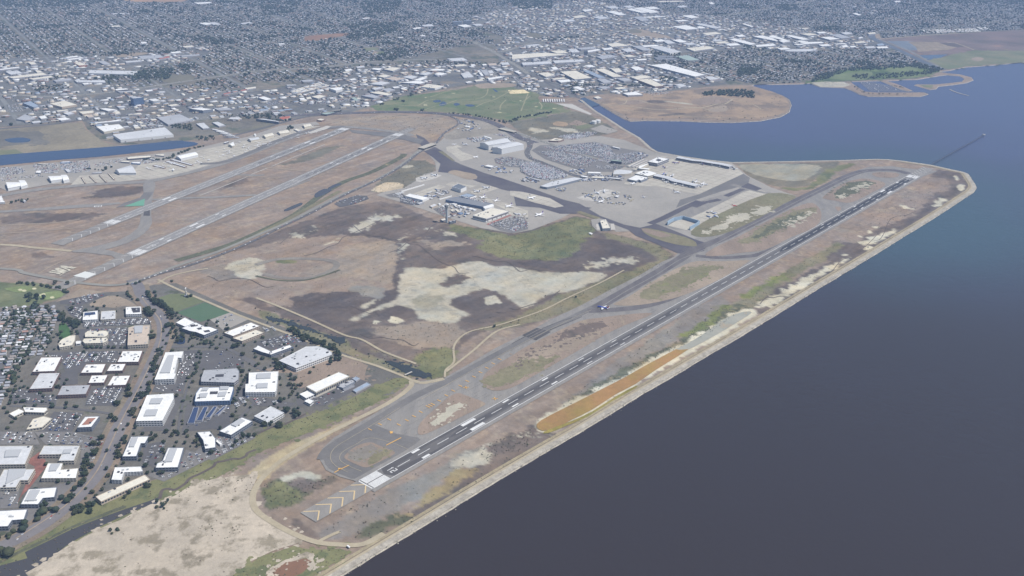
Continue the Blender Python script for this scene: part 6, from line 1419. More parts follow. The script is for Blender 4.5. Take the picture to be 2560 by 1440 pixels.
# light aircraft: high straight wing
def light_parts(root):
    f = MB(); n = 8; f.rings([[(x, .65*s*math.cos(2*math.pi*i/n), 1.6+.1*x*(x < 0)*-1+.7*s*math.sin(2*math.pi*i/n)) for i in range(n)] for x, s in ((-5, .15), (-2, .6), (.5, 1), (2, .95), (3.3, .6), (3.6, .2))]); f.build('fuselage', m_awh, root, True)
    w_ = MB(); w_.box(.2, 1.9, -6, 6, 2.3, 2.45); w_.build('wing', m_awh, root)
    t = MB(); t.box(-5, -4, -1.9, 1.9, 1.9, 2.0); t.build('tailplane', m_awh, root)
    v = MB(); v.add([(-3.8, -.06, 2), (-5, -.06, 2), (-5.2, -.06, 3.5), (-4.6, -.06, 3.5), (-3.8, .06, 2), (-5, .06, 2), (-5.2, .06, 3.5), (-4.6, .06, 3.5)], [(0, 1, 2, 3), (4, 7, 6, 5), (0, 4, 5, 1), (1, 5, 6, 2), (2, 6, 7, 3), (3, 7, 4, 0)]); v.build('tail_fin', m_awh, root)
LP_ = []
lroot = None
nr_ = random.Random(8)
spots = [(367, 421, 1.4), (376, 424, 1.4), (432, 428, 2.6), (522, 402, 1.5), (497, 408, 1.3), (503, 409, 1.3), (550, 393, 1.3), (610, 369, 1.5), (586, 391, 1.2), (608, 370, 1.4), (640, 357, 1.5), (647, 359, 1.4), (661, 363, 2.2), (611, 365, 1.4), (679, 342, 1.9), (705, 348, 1.2), (569, 386, 1.4), (585, 392, 1.3), (616, 376, 1.2), (590, 362, 1.2), (560, 374, 1.2), (600, 356, 1.2), (780, 318, 1.6)]
nap = np.array([g[:2] for g in GP(Q('1350,215 1600,190 1750,180 2000,210 2150,150 2400,110 2560,60 2700,20 2900,-40 3100,-80 3180,-110 3100,-120 2900,-70 2560,20 2300,60 2000,120 1900,190 1700,230 1400,300', 0, 360))])
while len(spots) < 70:
    x, y = nr_.uniform(335, 800), nr_.uniform(325, 440)
    if inside(np.array([G(x, y)[:2]]), nap)[0]: spots.append((x, y, nr_.uniform(1, 1.6)))
for i, (x, y, s) in enumerate(spots):
    A = G(x, y); r_ = empty('light_aircraft', (A[0], A[1], 1.7), rng.uniform(0, 6.28)); r_.scale = (s, s, s)
    if lroot is None: light_parts(r_); lroot = list(r_.children)
    else:
        for ch in lroot: c = ch.copy(); col.objects.link(c); c.parent = r_
    tag(r_, 'small white propeller plane parked on the pale general aviation apron by the hangars', 'light aircraft', 'light aircraft on the north apron')
# ------------------------------------------------------------------ control tower and its base
def tower(px, H, label, r=4.2):
    x, y, _ = G(*px); t = empty('control_tower', (x, y, 1.5)); tag(t, label, 'control tower')
    m = mat('tower_concrete', (.34, .37, .39), .7); g = mat('tower_glass', (.03, .06, .08), .15, spec=.6)
    s = MB(); s.lathe([(r*1.15, 0), (r, H*.1), (r*.92, H*.62), (r*1.1, H*.72), (r*1.75, H*.78), (r*1.8, H*.82)], 16); s.build('shaft', m, t)
    c = MB(); c.lathe([(r*1.75, H*.82), (r*1.95, H*.89)], 16); c.build('cab_window', g, t)
    for k, (a, b) in enumerate(((.815, .825), (.89, .91))):
        q = MB(); q.lathe([(r*2.05, H*a), (r*2.05, H*b)], 16); q.build('gallery', mat('tower_trim', (.6, .6, .6), .6), t)
    d = MB(); d.lathe([(r*1.2, H*.91), (r*1.15, H*.95), (r*.3, H*.955)], 12); rf = d.build('roof', mat('tower_trim', (.6, .6, .6)), t)
    a = MB(); a.lathe([(.5, H*.95), (.35, H*1.03)], 6); a.build('antenna', m_hvac, rf)
tower((1117, 557), 76, 'tall slender grey control tower at the marsh edge')
PBX = lambda pts, ox, oy, k: Q(pts, ox, oy, k)
def B(name, s, org, h, rc, wc, label, cat='building', **kw): return poly_building(name, Q(s, *org), h, rc, wc, label, cat, **kw)
C4 = (1000, 420, 8); C5 = (1020, 260, 6.4); C7 = (1300, 340, 8); C3 = (1540, 390, 8); C6 = (560, 280, 6.4)
B('tower_annex', '970,1060 1100,1040 1120,1052 1000,1075', C4, 9, 'lgrey', 'slate', 'low grey office block at the foot of the control tower', 'office', bands=2, units=2)
B('tower_annex', '810,1020 900,1000 925,1030 850,1055', C4, 6, 'cream', 'slate', 'curved cream roofed annex left of the control tower base', 'office')
B('sorting_hall', '1455,945 1850,790 2170,860 1720,1010', C4, 15, 'cream', 'white', 'huge white roofed cargo sorting hall with a row of dock doors', 'warehouse', units=7, docks=5, bands=1)
B('cargo_building', '1660,775 1850,715 1880,730 1880,760 1800,790 1700,815', C4, 11, 'white', 'white', 'small white flat annex joined behind the sorting hall', 'building')
pk = B('parking_garage', '910,635 1010,600 1180,575 1300,600 1870,715 1660,775', C4, 10, 'dgrey', 'blue', 'long parking deck with blue striped side and cars on the roof', 'parking garage', bands=2)
B('rooftop_shed', '1190,555 1340,505 1500,540 1350,590', C4, 8, 'blue', 'slate', 'blue grey roofed maintenance building above the parking deck', 'building')
B('cargo_hangar', '1040,370 1160,310 1330,375 1215,425', C4, 15, 'slate', 'white', 'dark roofed hangar with white front on the cargo ramp', 'hangar')
B('tent_hangar', '105,555 200,510 580,590 520,615 450,640', C4, 9, 'white', 'white', 'bright white sawtooth roofed shed beside the employee cars', 'hangar')
B('guard_building', '325,700 430,675 480,690 385,715', C4, 5, 'lgrey', 'grey', 'low grey shed at the bend of the cargo road', 'building')
B('substation', '590,755 690,710 750,735 640,785', C4, 5, 'lgrey', 'tan', 'low pale service building left of the control tower lot', 'building')
for i, s in enumerate(('1030,715 1080,700 1145,715 1095,735', '1150,750 1190,735 1225,755 1180,770', '1240,775 1290,760 1340,775 1290,795', '1380,805 1420,790 1530,825 1500,845', '760,710 800,700 825,720 785,730', '835,755 870,745 900,760 865,772')):
    B('truck_shed', s, C4, 4.5, 'white', 'white', ['first', 'second', 'third', 'fourth', 'fifth', 'sixth'][i]+' small white trailer shed in the yard behind the control tower', 'shed')
for i, s in enumerate(('1000,840 1060,820 1100,835 1040,860', '1110,835 1150,822 1205,860 1150,875', '1190,890 1240,880 1260,900 1210,915', '1280,900 1320,890 1340,905 1300,920', '1000,905 1100,895 1160,925 1060,945')):
    B('yard_container', s, C4, 4, ['cream', 'cream', 'blue', 'blue', 'brown'][i], ['cream', 'cream', 'blue', 'blue', 'brown'][i], ['cream block left of the second in', 'second cream block in', 'left dark blue block in', 'right dark blue block in', 'dark brown long block in'][i]+' the yard right of the tower', 'storage block')
for i, s in enumerate(('780,618 1030,548 1040,553 790,624', '20,460 480,322 490,327 30,465', '1390,595 1530,550 1535,560 1400,603', '-100,500 80,478 85,485 -90,508')):
    B('freight_canopy', s, C4, 4, 'white', 'white', ['long thin white wall above the tower yard', 'long thin white wall along the grass edge', 'short white canopy beside the twin jets', 'low white wall beside the employee cars'][i], 'wall')
# twin gabled maintenance hangar
def gable_hangar(name, fr, fl, bl, br, h, rise, rc, wc, label, ridge_along='lr', doors=0):
    """corners of the eaves in pixels; front right, front left, back left, back right"""
    P = [G(x, y, h) for x, y in (fl, fr, br, bl)]; cx = sum(p[0] for p in P)/4; cy = sum(p[1] for p in P)/4
    L = [(p[0]-cx, p[1]-cy) for p in P]; root = empty(name, (cx, cy, 1.0)); tag(root, label, 'hangar')
    a, b, c, d = L
    if ridge_along == 'lr': r0 = ((a[0]+d[0])/2, (a[1]+d[1])/2); r1 = ((b[0]+c[0])/2, (b[1]+c[1])/2)      # ridge parallel to front side a-b
    else: a, b, c, d = b, c, d, a; r0 = ((a[0]+d[0])/2, (a[1]+d[1])/2); r1 = ((b[0]+c[0])/2, (b[1]+c[1])/2)
    v = [(*p, 0) for p in (a, b, c, d)]+[(*p, h) for p in (a, b, c, d)]+[(*r0, h+rise), (*r1, h+rise)]
    mesh('wall', v, [(0, 1, 5, 4), (1, 2, 6, 9, 5), (2, 3, 7, 6), (3, 0, 4, 8, 7)], wallm(wc), root)
    k = 1.03; e = [(x*k, y*k, h+.05) for x, y in (a, b, c, d)]+[(r0[0]*k, r0[1]*k, h+rise+.3), (r1[0]*k, r1[1]*k, h+rise+.3)]
    mesh('roof', e, [(0, 1, 5, 4), (2, 3, 4, 5)], roofm(rc), root)
    if doors:
        a, b = L[0], L[1]; dx, dy = b[0]-a[0], b[1]-a[1]; l = math.hypot(dx, dy); ux, uy = dx/l, dy/l; nx, ny = (uy, -ux)
        if nx*(-cx+CAM[0])+ny*(-cy+CAM[1]) < 0: nx, ny = -nx, -ny
        for j in range(doors):
            m = MB(); s0, s1 = l*(.04+.92*j/doors)+.5, l*(.04+.92*(j+1)/doors)-.5
            m.add([(a[0]+ux*s+nx*.15, a[1]+uy*s+ny*.15, z_) for s, z_ in ((s0, .3), (s1, .3), (s1, h*.86), (s0, h*.86))], [(0, 1, 2, 3)]); m.build('hangar_door', mat('door_panel', (.60, .61, .62), .6), root)
    FOOT.append([p[:2] for p in P]); mark([p[:2] for p in P]); return root
q = lambda x, y, o=C5: (o[0]+x/o[2], o[1]+y/o[2])
gable_hangar('maintenance_hangar', q(1853, 650), q(1500, 722), q(1352, 700), q(1650, 610), 26, 5, 'lgrey', 'white', 'nearer bay of the great white twin hangar, tall doors facing the apron', 'lr', 3)
gable_hangar('maintenance_hangar', q(1640, 610), q(1290, 665), q(1152, 622), q(1540, 550), 24, 7, 'lgrey', 'white', 'farther gabled bay of the great white twin hangar', 'lr', 0)
B('hangar_annex', '1290,650 1420,640 1500,690 1350,700', C5, 12, 'lgrey', 'grey', 'low link roof with plant between the twin hangar bays', 'building', units=6)
B('yard_shed', '1205,515 1230,508 1340,540 1320,552', C5, 5, 'white', 'white', 'small white barrel roofed shed behind the twin hangar', 'shed')
B('yard_shed', '900,355 935,345 998,350 975,368', C5, 5, 'white', 'white', 'little white roofed building alone on bare ground by the ring road', 'shed')
B('car_rental_office', '1220,990 1280,968 1390,990 1330,1012', C5, 7, 'white', 'grey', 'white roofed office beside the grassy verge and employee cars', 'office')
B('fire_station', Q('878,765 940,750 987,840 905,845', 1280, 360)[0] and '878,765 940,750 987,840 905,845', (1280, 360, 4), 10, 'cream', 'slate', 'cream roofed fire station alone between reeds and taxiway', 'fire station', units=3)
B('hut', '765,888 785,882 808,892 790,900', (1280, 360, 4), 3, 'white', 'white', 'tiny white hut at the edge of the reeds', 'hut')
# terminal buildings
B('terminal_hall', '635,110 840,15 1060,55 830,145', C3, 16, 'white', 'grey', 'square white roofed terminal hall with a dark rosette of plant', 'terminal', well=[(Q('790,80 830,55 900,62 900,95 850,105', *C3), 'dark')], units=4, bands=2)
B('terminal_hall', '445,235 470,195 640,145 655,155 590,190 510,230 690,240 640,270 470,250', C3, 9, 'white', 'cream', 'white angled link roof between the two terminals', 'terminal')
B('terminal_hall', '375,345 540,285 620,280 830,340 730,380 640,402', C3, 15, 'white', 'cream', 'stepped white terminal roof at the root of the curved concourse', 'terminal', units=8, bands=2)
B('terminal_wing', '230,460 400,375 640,420 620,445 500,490 460,470 400,495', C3, 10, 'white', 'slate', 'flat white wing with black front beside the ticket hall', 'terminal', units=3)
B('terminal_canopy', '-60,365 -40,290 20,270 100,265 330,290 310,345 180,360', C3, 9, 'lgrey', 'cream', 'ribbed grey baggage hall roof joined left of the terminal', 'terminal')
def concourse(name, line, wd, h, rc, wc, label, org=C3):
    p = [q(x, y, org) for x, y in line]; P = [G(x, y, h)[:2] for x, y in p]; A_, B_ = ribbon_pts(P, wd)
    ring = A_+B_[::-1]
    cx = sum(a[0] for a in ring)/len(ring); cy = sum(a[1] for a in ring)/len(ring); root = empty(name, (cx, cy, 1.0)); tag(root, label, 'concourse')
    if area2(ring) < 0: ring = ring[::-1]
    L = [(a[0]-cx, a[1]-cy) for a in ring]; n = len(L)
    mesh('wall', [(*a, 0) for a in L]+[(*a, h) for a in L], [(i, (i+1) % n, n+(i+1) % n, n+i) for i in range(n)], wallm(wc), root)
    mid = [((a[0]+b[0])/2-cx, (a[1]+b[1])/2-cy) for a, b in zip(A_, B_)]; m_ = len(mid); AA = [(a[0]-cx, a[1]-cy) for a in A_]; BB_ = [(a[0]-cx, a[1]-cy) for a in B_]
    v = [(*a, h+.05) for a in AA]+[(*a, h+2.2) for a in mid]+[(*a, h+.05) for a in BB_]
    mesh('roof', v, [(i, i+1, m_+i+1, m_+i) for i in range(m_-1)]+[(m_+i, m_+i+1, 2*m_+i+1, 2*m_+i) for i in range(m_-1)]+[(0, m_, 2*m_), (m_-1, 3*m_-1, 2*m_-1)], roofm(rc), root)
    w_ = MB()
    for sgn, S_ in ((1, AA), (-1, BB_)):
        for i in range(len(S_)-1):
            a, b = S_[i], S_[i+1]; dx, dy = b[0]-a[0], b[1]-a[1]; l = math.hypot(dx, dy) or 1; ox, oy = -dy/l*.1*sgn, dx/l*.1*sgn
            w_.add([(a[0]+ox, a[1]+oy, h*.35), (b[0]+ox, b[1]+oy, h*.35), (b[0]+ox, b[1]+oy, h*.85), (a[0]+ox, a[1]+oy, h*.85)], [(0, 1, 2, 3)])
    w_.build('window_band', m_win, root); return root
concourse('concourse', [(740, 370), (900, 405), (1050, 440), (1180, 495), (1320, 520), (1480, 560), (1620, 590)], 34, 11, 'lgrey', 'grey', 'long curved grey concourse reaching out over the pale apron')
concourse('concourse', [(1230, 25), (1400, 55), (1560, 85), (1700, 95), (1900, 130), (2100, 160), (2300, 205)], 30, 12, 'lgrey', 'grey', 'long straight concourse beside the water')
def bridge_(a, b, label):
    A, Bq = G(*a), G(*b); L = math.hypot(A[0]-Bq[0], A[1]-Bq[1]); r_ = empty('jet_bridge', (A[0], A[1], 1.5), math.atan2(Bq[1]-A[1], Bq[0]-A[0])); m = MB(); m.box(0, L, -1.6, 1.6, 4, 7); m.build('tunnel', m_hvac, r_)
    p = MB(); p.box(L-3, L-2, -.6, .6, 0, 4); p.box(-1, 1, -1, 1, 0, 4); p.build('leg', m_dark, r_); tag(r_, label, 'jet bridge', 'jet bridges of the concourses')
for x, y, dx, dy in ((985, 470, -4, 6), (1060, 500, -3, 6), (1230, 550, -4, 6), (1360, 560, -2, 6), (1430, 580, 3, 6), (1530, 595, 4, 6), (1570, 120, 3, 4), (1700, 140, 2, 5), (1930, 170, -2, 5), (2090, 200, -2, 5), (2180, 215, 3, 4), (2330, 240, 5, 5), (1000, 400, 2, -5), (1120, 430, 2, -5), (1540, 540, 2, -5)):
    a = q(x, y, C3); bridge_(a, (a[0]+dx, a[1]+dy), 'slim grey jet bridge reaching from a concourse to a parked airliner')
gable = B('garage_block', '1815,490 1830,462 2040,492 2030,512', C7, 14, 'green', 'dark', 'dark green roofed parking structure among the terminal car parks', 'parking garage', bands=3)
B('cargo_shed', '400,1000 650,900 1080,820 1270,845 940,930 750,980 540,1025', C7, 9, 'lgrey', 'slate', 'long pale roofed freight shed at the edge of the open ramp', 'freight shed', units=4)
B('rental_shed', '1355,740 1370,712 1615,718 1615,745', C7, 7, 'white', 'white', 'bright white long canopy left of the ribbed hall', 'canopy')
B('service_building', '1400,830 1470,800 1690,815 1690,845', C7, 7, 'cream', 'grey', 'cream service building below the white long canopy', 'building')
B('service_building', '1760,840 1800,820 2010,835 2000,865', C7, 6, 'lgrey', 'dark', 'grey service building left of the flat white wing', 'building')
B('service_building', '1200,800 1260,785 1365,805 1340,830', C7, 7, 'white', 'grey', 'small white building at the end of the long freight shed', 'building')
B('gas_station', '1830,215 1870,205 2010,235 1990,250', C7, 6, 'white', 'grey', 'white canopy alone on the paved lot near the shore', 'canopy')
B('lot_office', '570,90 700,35 880,70 760,100', C7, 7, 'cream', 'brown', 'cream flat roofed office by the dark meadow car lot', 'office', well=[(Q('680,75 720,62 800,75 760,84', *C7), 'dark')])
B('yard_office', '175,830 195,818 415,875 390,890', C7, 5, 'lgrey', 'grey', 'long grey modular office beside the dense car lot', 'office')
B('ramp_kiosk', '1890,1205 1935,1180 2000,1190 1950,1220', C7, 5, 'white', 'grey', 'small white roofed kiosk on the open cargo ramp', 'kiosk')
for i, s in enumerate(('2150,600 2480,450 2500,455 2180,610', '2230,605 2560,470 2560,480 2260,612', '2300,620 2560,510 2560,522 2330,625')):
    B('walkway_canopy', s, C7, 4.5, 'cream', 'grey', ['farthest', 'middle', 'nearest'][i]+' of three parallel pale canopies before the terminals', 'canopy')
# ------------------------------------------------------------------ run up enclosure: three high walls
def fence_wall(name, p, h, label, m):
    P = [G(x, y) for x, y in p]; cx, cy = P[0][0], P[0][1]; r_ = empty(name, (cx, cy, 1.4)); tag(r_, label, 'blast wall')
    for i in range(len(P)-1):
        a = (P[i][0]-cx, P[i][1]-cy); b = (P[i+1][0]-cx, P[i+1][1]-cy); dx, dy = b[0]-a[0], b[1]-a[1]; l = math.hypot(dx, dy); nx, ny = -dy/l*1.2, dx/l*1.2
        v = [(a[0]-nx, a[1]-ny, 0), (b[0]-nx, b[1]-ny, 0), (b[0]+nx, b[1]+ny, 0), (a[0]+nx, a[1]+ny, 0)]; v += [(x, y, h) for x, y, _ in v]
        mesh('wall_panel', v, [(4, 5, 6, 7), (0, 1, 5, 4), (1, 2, 6, 5), (2, 3, 7, 6), (3, 0, 4, 7)], m, r_)
    return r_
mb_ = mat('blast_wall_blue', (.30, .40, .50), .7)
fence_wall('blast_wall', [(1668, 564), (1672, 560), (1684, 553), (1706, 549), (1708, 549), (1748, 561), (1740, 567), (1733, 571), (1724, 576)], 13, 'three sided blue grey jet blast enclosure around a pale pad', mb_)
# ------------------------------------------------------------------ fuel tanks, radar mast, pier, bridge, marina
for i, (x, y, s) in enumerate(((1485, 310, 1), (1495, 307.5, 1), (1478, 309, .5))):
    A = G(x, y); t = empty('fuel_tank', (A[0], A[1], .9)); m = MB(); m.lathe([(13*s, 0), (13*s, 15*s)], 20); m.build('shell', mat('tank_white', (.7, .7, .68), .5), t); m = MB(); m.lathe([(13.2*s, 15*s), (0.5, 17*s)], 20); m.build('roof', mat('tank_roof', (.75, .75, .73), .5), t)
    tag(t, ['nearer white fuel tank in the meadow', 'farther white fuel tank in the meadow', 'small white tank left of the fuel tank pair'][i], 'fuel tank')
A = G(466, 741); t = empty('radar_mast', (A[0], A[1], 1)); tag(t, 'white lattice mast with dish beside the playing field', 'radar mast')
m = MB(); m.lathe([(3.2, 0), (1.4, 24)], 4); m.build('lattice', m_conc2, t); m = MB(); m.box(-4, 4, -1, 1, 24, 26.5); m.build('dish', m_awh, t); m = MB(); m.box(-3, 3, -3, 3, 14, 14.6); m.build('platform', m_conc2, t); m = MB(); m.box(-7, 3, -5, 5, 0, 4); m.build('hut', wallm('slate'), t)
p0, p1 = G(2330, 412, -2.2), G(2459, 340, -2.2); L = math.hypot(p1[0]-p0[0], p1[1]-p0[1]); t = empty('approach_light_pier', (p0[0], p0[1], -2.2), math.atan2(p1[1]-p0[1], p1[0]-p0[0])); tag(t, 'long thin timber pier carrying approach lights out into the bay', 'pier')
m = MB(); m.box(0, L, -1.0, 1.0, 4.2, 4.9); m.build('deck', mat('pier_timber', (.10, .10, .12), .9), t)
for k in range(int(L/24)+1):
    m = MB(); m.box(k*24-.5, k*24+.5, -4.5, -3.6, -1, 4.2); m.box(k*24-.5, k*24+.5, 3.6, 4.5, -1, 4.2); m.box(k*24-.6, k*24+.6, -5, 5, 4.95, 5.5); m.build('trestle', MATS['pier_timber'], t)
m = MB(); m.box(L-6, L+6, -6, 6, 4.9, 9); m.build('end_platform', m_conc2, t)
# overpass
A, Bq = G(1053, 374), G(1084, 363); t = empty('taxiway_bridge', (A[0], A[1], 1), math.atan2(Bq[1]-A[1], Bq[0]-A[0])); L = math.hypot(A[0]-Bq[0], A[1]-Bq[1])
m = MB(); m.box(-4, L+4, -17, 17, 6, 7.4); m.build('deck', m_conc, t)
for x in (0, L-3): m = MB(); m.box(x, x+3, -16, 16, -.5, 6); m.build('abutment', m_asphd, t)
tag(t, 'wide concrete bridge carrying the taxiway over the parkway', 'bridge')
A, Bq = G(1388, 361), G(1430, 352)
A, Bq = G(1250, 324), G(1288, 333); t = empty('road_bridge', (A[0], A[1], 1), math.atan2(Bq[1]-A[1], Bq[0]-A[0])); L = math.hypot(A[0]-Bq[0], A[1]-Bq[1])
m = MB(); m.box(0, L, -14, 14, 5, 6.5); m.build('deck', m_conc, t); m = MB(); m.box(0, 2, -13, 13, 0, 5); m.box(L-2, L, -13, 13, 0, 5); m.build('abutment', m_asphd, t); tag(t, 'pale concrete bridge across the dark ring road', 'bridge')
A, Bq = G(806, 286), G(852, 278); t = empty('road_bridge', (A[0], A[1], 1), math.atan2(Bq[1]-A[1], Bq[0]-A[0])); L = math.hypot(A[0]-Bq[0], A[1]-Bq[1])
m = MB(); m.box(0, L, -9, 9, 7, 8.5); m.build('deck', m_rd2, t)
for k in range(4): m = MB(); m.box(L*k/3-1, L*k/3+1, -6, 6, 0, 7); m.build('pier', m_asphd, t)
tag(t, 'grey flyover at the left end of the ring road', 'bridge')
A, Bq = G(1012, 940), G(1030, 932); t = empty('footbridge', (A[0], A[1], 1), math.atan2(Bq[1]-A[1], Bq[0]-A[0])); L = math.hypot(A[0]-Bq[0], A[1]-Bq[1]); m = MB(); m.box(0, L, -2, 2, 2, 2.6); m.build('deck', m_conc2, t); m = MB(); [m.box(L*k/3-.3, L*k/3+.3, -1.6, 1.6, -1, 2) for k in range(4)]; m.build('trestle', m_dark, t); tag(t, 'small pale tide gate bridge at the corner of the slough', 'bridge')
# marina: jetties and boats
MJ = [((2150, 208), (2176, 228)), ((2163, 206), (2196, 229)), ((2178, 206), (2220, 229)), ((2193, 208), (2240, 229)), ((2205, 212), (2262, 230))]
jr = random.Random(3); boats = 0; BOAT = None
for k in range(9):
    y = 207+k*2.6; a = G(2150+k*3.2, y, -2.2); b = G(2195+k*11 if k > 2 else 2192+k*10, y+.4, -2.2)
    L = math.hypot(a[0]-b[0], a[1]-b[1]); t = empty('jetty', (a[0], a[1], -2.2), math.atan2(b[1]-a[1], b[0]-a[0])); m = MB(); m.box(0, L, -2, 2, .6, 1.2)
    for i in range(int(L/14)): m.box(i*14, i*14+1.2, -12, 12, .5, 1.1)
    m.build('deck', m_conc, t); tag(t, ORD[k]+' marina jetty counting out from the park shore, finger berths either side', 'jetty', 'jetties of the marina')
    for i in range(int(L/42)):
        if jr.random() < .45:
            d = i*42+7; s = jr.choice((-1, 1)); ca, sa = math.cos(t.rotation_euler[2]), math.sin(t.rotation_euler[2]); x = a[0]+ca*d-sa*s*8; y_ = a[1]+sa*d+ca*s*8
            bo = empty('boat', (x, y_, -2.2), t.rotation_euler[2]+math.pi/2*s)
            if BOAT is None:
                h = MB(); h.rings([[(xx, w_*c, .2+zz) for c, zz in ((-1, 1.4), (-.6, 0), (.6, 0), (1, 1.4))] for xx, w_ in ((-6, 1.7), (0, 2.1), (4, 1.5), (7, .1))]); h.build('hull', m_awh, bo); h = MB(); h.box(-4, 1, -1.2, 1.2, 1.5, 3.2); h.build('cabin', m_awh, bo); h = MB(); h.box(1.5, 1.7, -.1, .1, 1.5, 13); h.build('mast', m_hvac, bo); BOAT = list(bo.children)
            else:
                for ch in BOAT: c = ch.copy(); col.objects.link(c); c.parent = bo
            tag(bo, 'white boat moored at a finger berth of the marina', 'boat', 'boats in the marina')
# submerged breakwater in front of the spit
road('breakwater', [(2374, 223), (2385, 228), (2400, 233), (2422, 239)], 9, -6, m_rock)
# ------------------------------------------------------------------ north field hangars
Z5 = (0, 360, 4)
for i, (fl, fr, br, bl, lb, rc, rise) in enumerate((
  ((80, 445), (208, 420), (190, 385), (60, 385), 'left bay of the white striped hangar pair at the left edge', 'white', 4), ((210, 430), (275, 410), (245, 365), (188, 365), 'right bay of the white striped hangar pair at the left edge', 'white', 4),
  ((512, 370), (632, 352), (605, 320), (480, 325), 'left bay of the white hangar between the dark pads', 'white', 4), ((636, 370), (692, 355), (665, 310), (608, 312), 'right bay of the white hangar between the dark pads', 'white', 4),
  ((1195, 290), (1360, 290), (1310, 215), (1150, 262), 'grey broad roofed hangar with pale door front beside rows of low sheds', 'lgrey', 8),
  ((1810, 150), (1980, 110), (1945, 82), (1760, 122), 'pale ridged hangar near the canal end', 'white', 4))):
    gable_hangar('aircraft_hangar', q(*fr, Z5), q(*fl, Z5), q(*bl, Z5), q(*br, Z5), 11, rise, rc, 'white', lb, 'lr', 3)
for i, (fl, fr, br, bl, lb, rc) in enumerate((
  ((665, 405), (795, 372), (770, 335), (620, 372), 'long cream barrel hangar on the pale apron', 'cream'), ((900, 350), (1045, 330), (1020, 285), (855, 318), 'cream hangar with tree beside it near the runway end', 'cream'),
  ((130, 545), (170, 540), (150, 480), (70, 520), 'white roofed hangar with dark gable by the parked planes', 'white'), ((430, 460), (570, 435), (540, 405), (380, 425), 'grey flat hangar between the cream ones and the road', 'lgrey'),
  ((1290, 245), (1400, 220), (1370, 190), (1260, 205), 'cream boxy hangar farthest along the apron', 'cream'))):
    gable_hangar('aircraft_hangar', q(*fr, C6), q(*fl, C6), q(*bl, C6), q(*br, C6), 9, 2.5, rc, 'cream', lb, 'lr', 0)
for i, s in enumerate(('810,330 820,327 860,388 850,392', '890,318 900,315 965,378 955,382', '988,308 998,305 1070,374 1058,378', '1078,292 1090,288 1150,350 1138,355', '1525,215 1560,205 1660,235 1640,240', '1650,175 1690,165 1870,225 1845,230', '1700,155 1740,148 1935,205 1915,212')):
    B('row_hangar', s, Z5, 4, 'cream' if i < 4 else 'lgrey', 'brown', ORD[i]+' low row shed from the left in the light aircraft lines', 'row hangar', group='row hangars of the north field')
for i, (s, h, rc, wc, lb) in enumerate((('355,285 365,265 412,262 405,290', 6, 'white', 'grey', 'white square office among the canal side cars'), ('600,185 620,175 700,172 695,182', 6, 'white', 'blue', 'small blue walled shop beside the canal'), ('645,250 690,245 710,275 675,280', 6, 'lgrey', 'grey', 'grey roofed shop in the car yard'), ('1205,175 1215,165 1298,165 1295,182', 7, 'cream', 'grey', 'cream office left of the long saw roofed shed'),
  ('1265,135 1300,125 1510,112 1510,130 1280,150', 7, 'cream', 'dark', 'long cream shed with regular dark dormers by the canal'), ('1310,190 1330,178 1405,178 1400,195', 6, 'white', 'blue', 'white roofed office in front of the long cream shed'), ('1550,110 1570,102 1645,100 1640,118', 6, 'cream', 'grey', 'short cream building right of the long shed by the canal'),
  ('915,290 940,283 1020,275 1020,285', 5, 'lgrey', 'grey', 'thin pale shed above the light aircraft lines'), ('1490,145 1510,140 1555,148 1540,156', 6, 'white', 'grey', 'tiny white office near the canal'), ('370,198 385,192 470,195 465,205', 5, 'cream', 'grey', 'small cream shed near the canal bend'), ('0,520 15,515 30,550 0,560', 12, 'white', 'white', 'white building cut by the left edge below the hangars'),
  ('-160,550 0,545 48,572 48,580 -160,580', 8, 'white', 'white', 'long white roof cut by the left edge'), ('215,560 240,552 262,565 240,575', 6, 'lgrey', 'grey', 'grey hut among trees at the left edge'))):
    B('airfield_building', s, Z5, h, rc, wc, lb, 'building')
for i, (s, h, rc, wc, lb) in enumerate((('1480,125 1540,100 1620,115 1560,135', 7, 'cream', 'brown', 'small cream building at the end of the pale runway apron'), ('1115,275 1170,262 1240,290 1180,305', 6, 'cream', 'grey', 'cream shed beside the lone apron tree'), ('0,480 70,465 75,478 5,498', 6, 'white', 'dark', 'long white roof by the parked planes at the apron'), ('480,350 500,340 515,365 490,372', 7, 'white', 'white', 'tiny white shed by the apron road'), ('60,110 120,80 285,95 230,120', 9, 'lgrey', 'tan', 'pale hotel roof among trees left of the dark winged hotel'), ('1545,30 1620,5 1800,0 1640,38', 8, 'green', 'dark', 'dull green canopy at the flyover end'))):
    B('airfield_building', s, C6, h, rc, wc, lb, 'building')
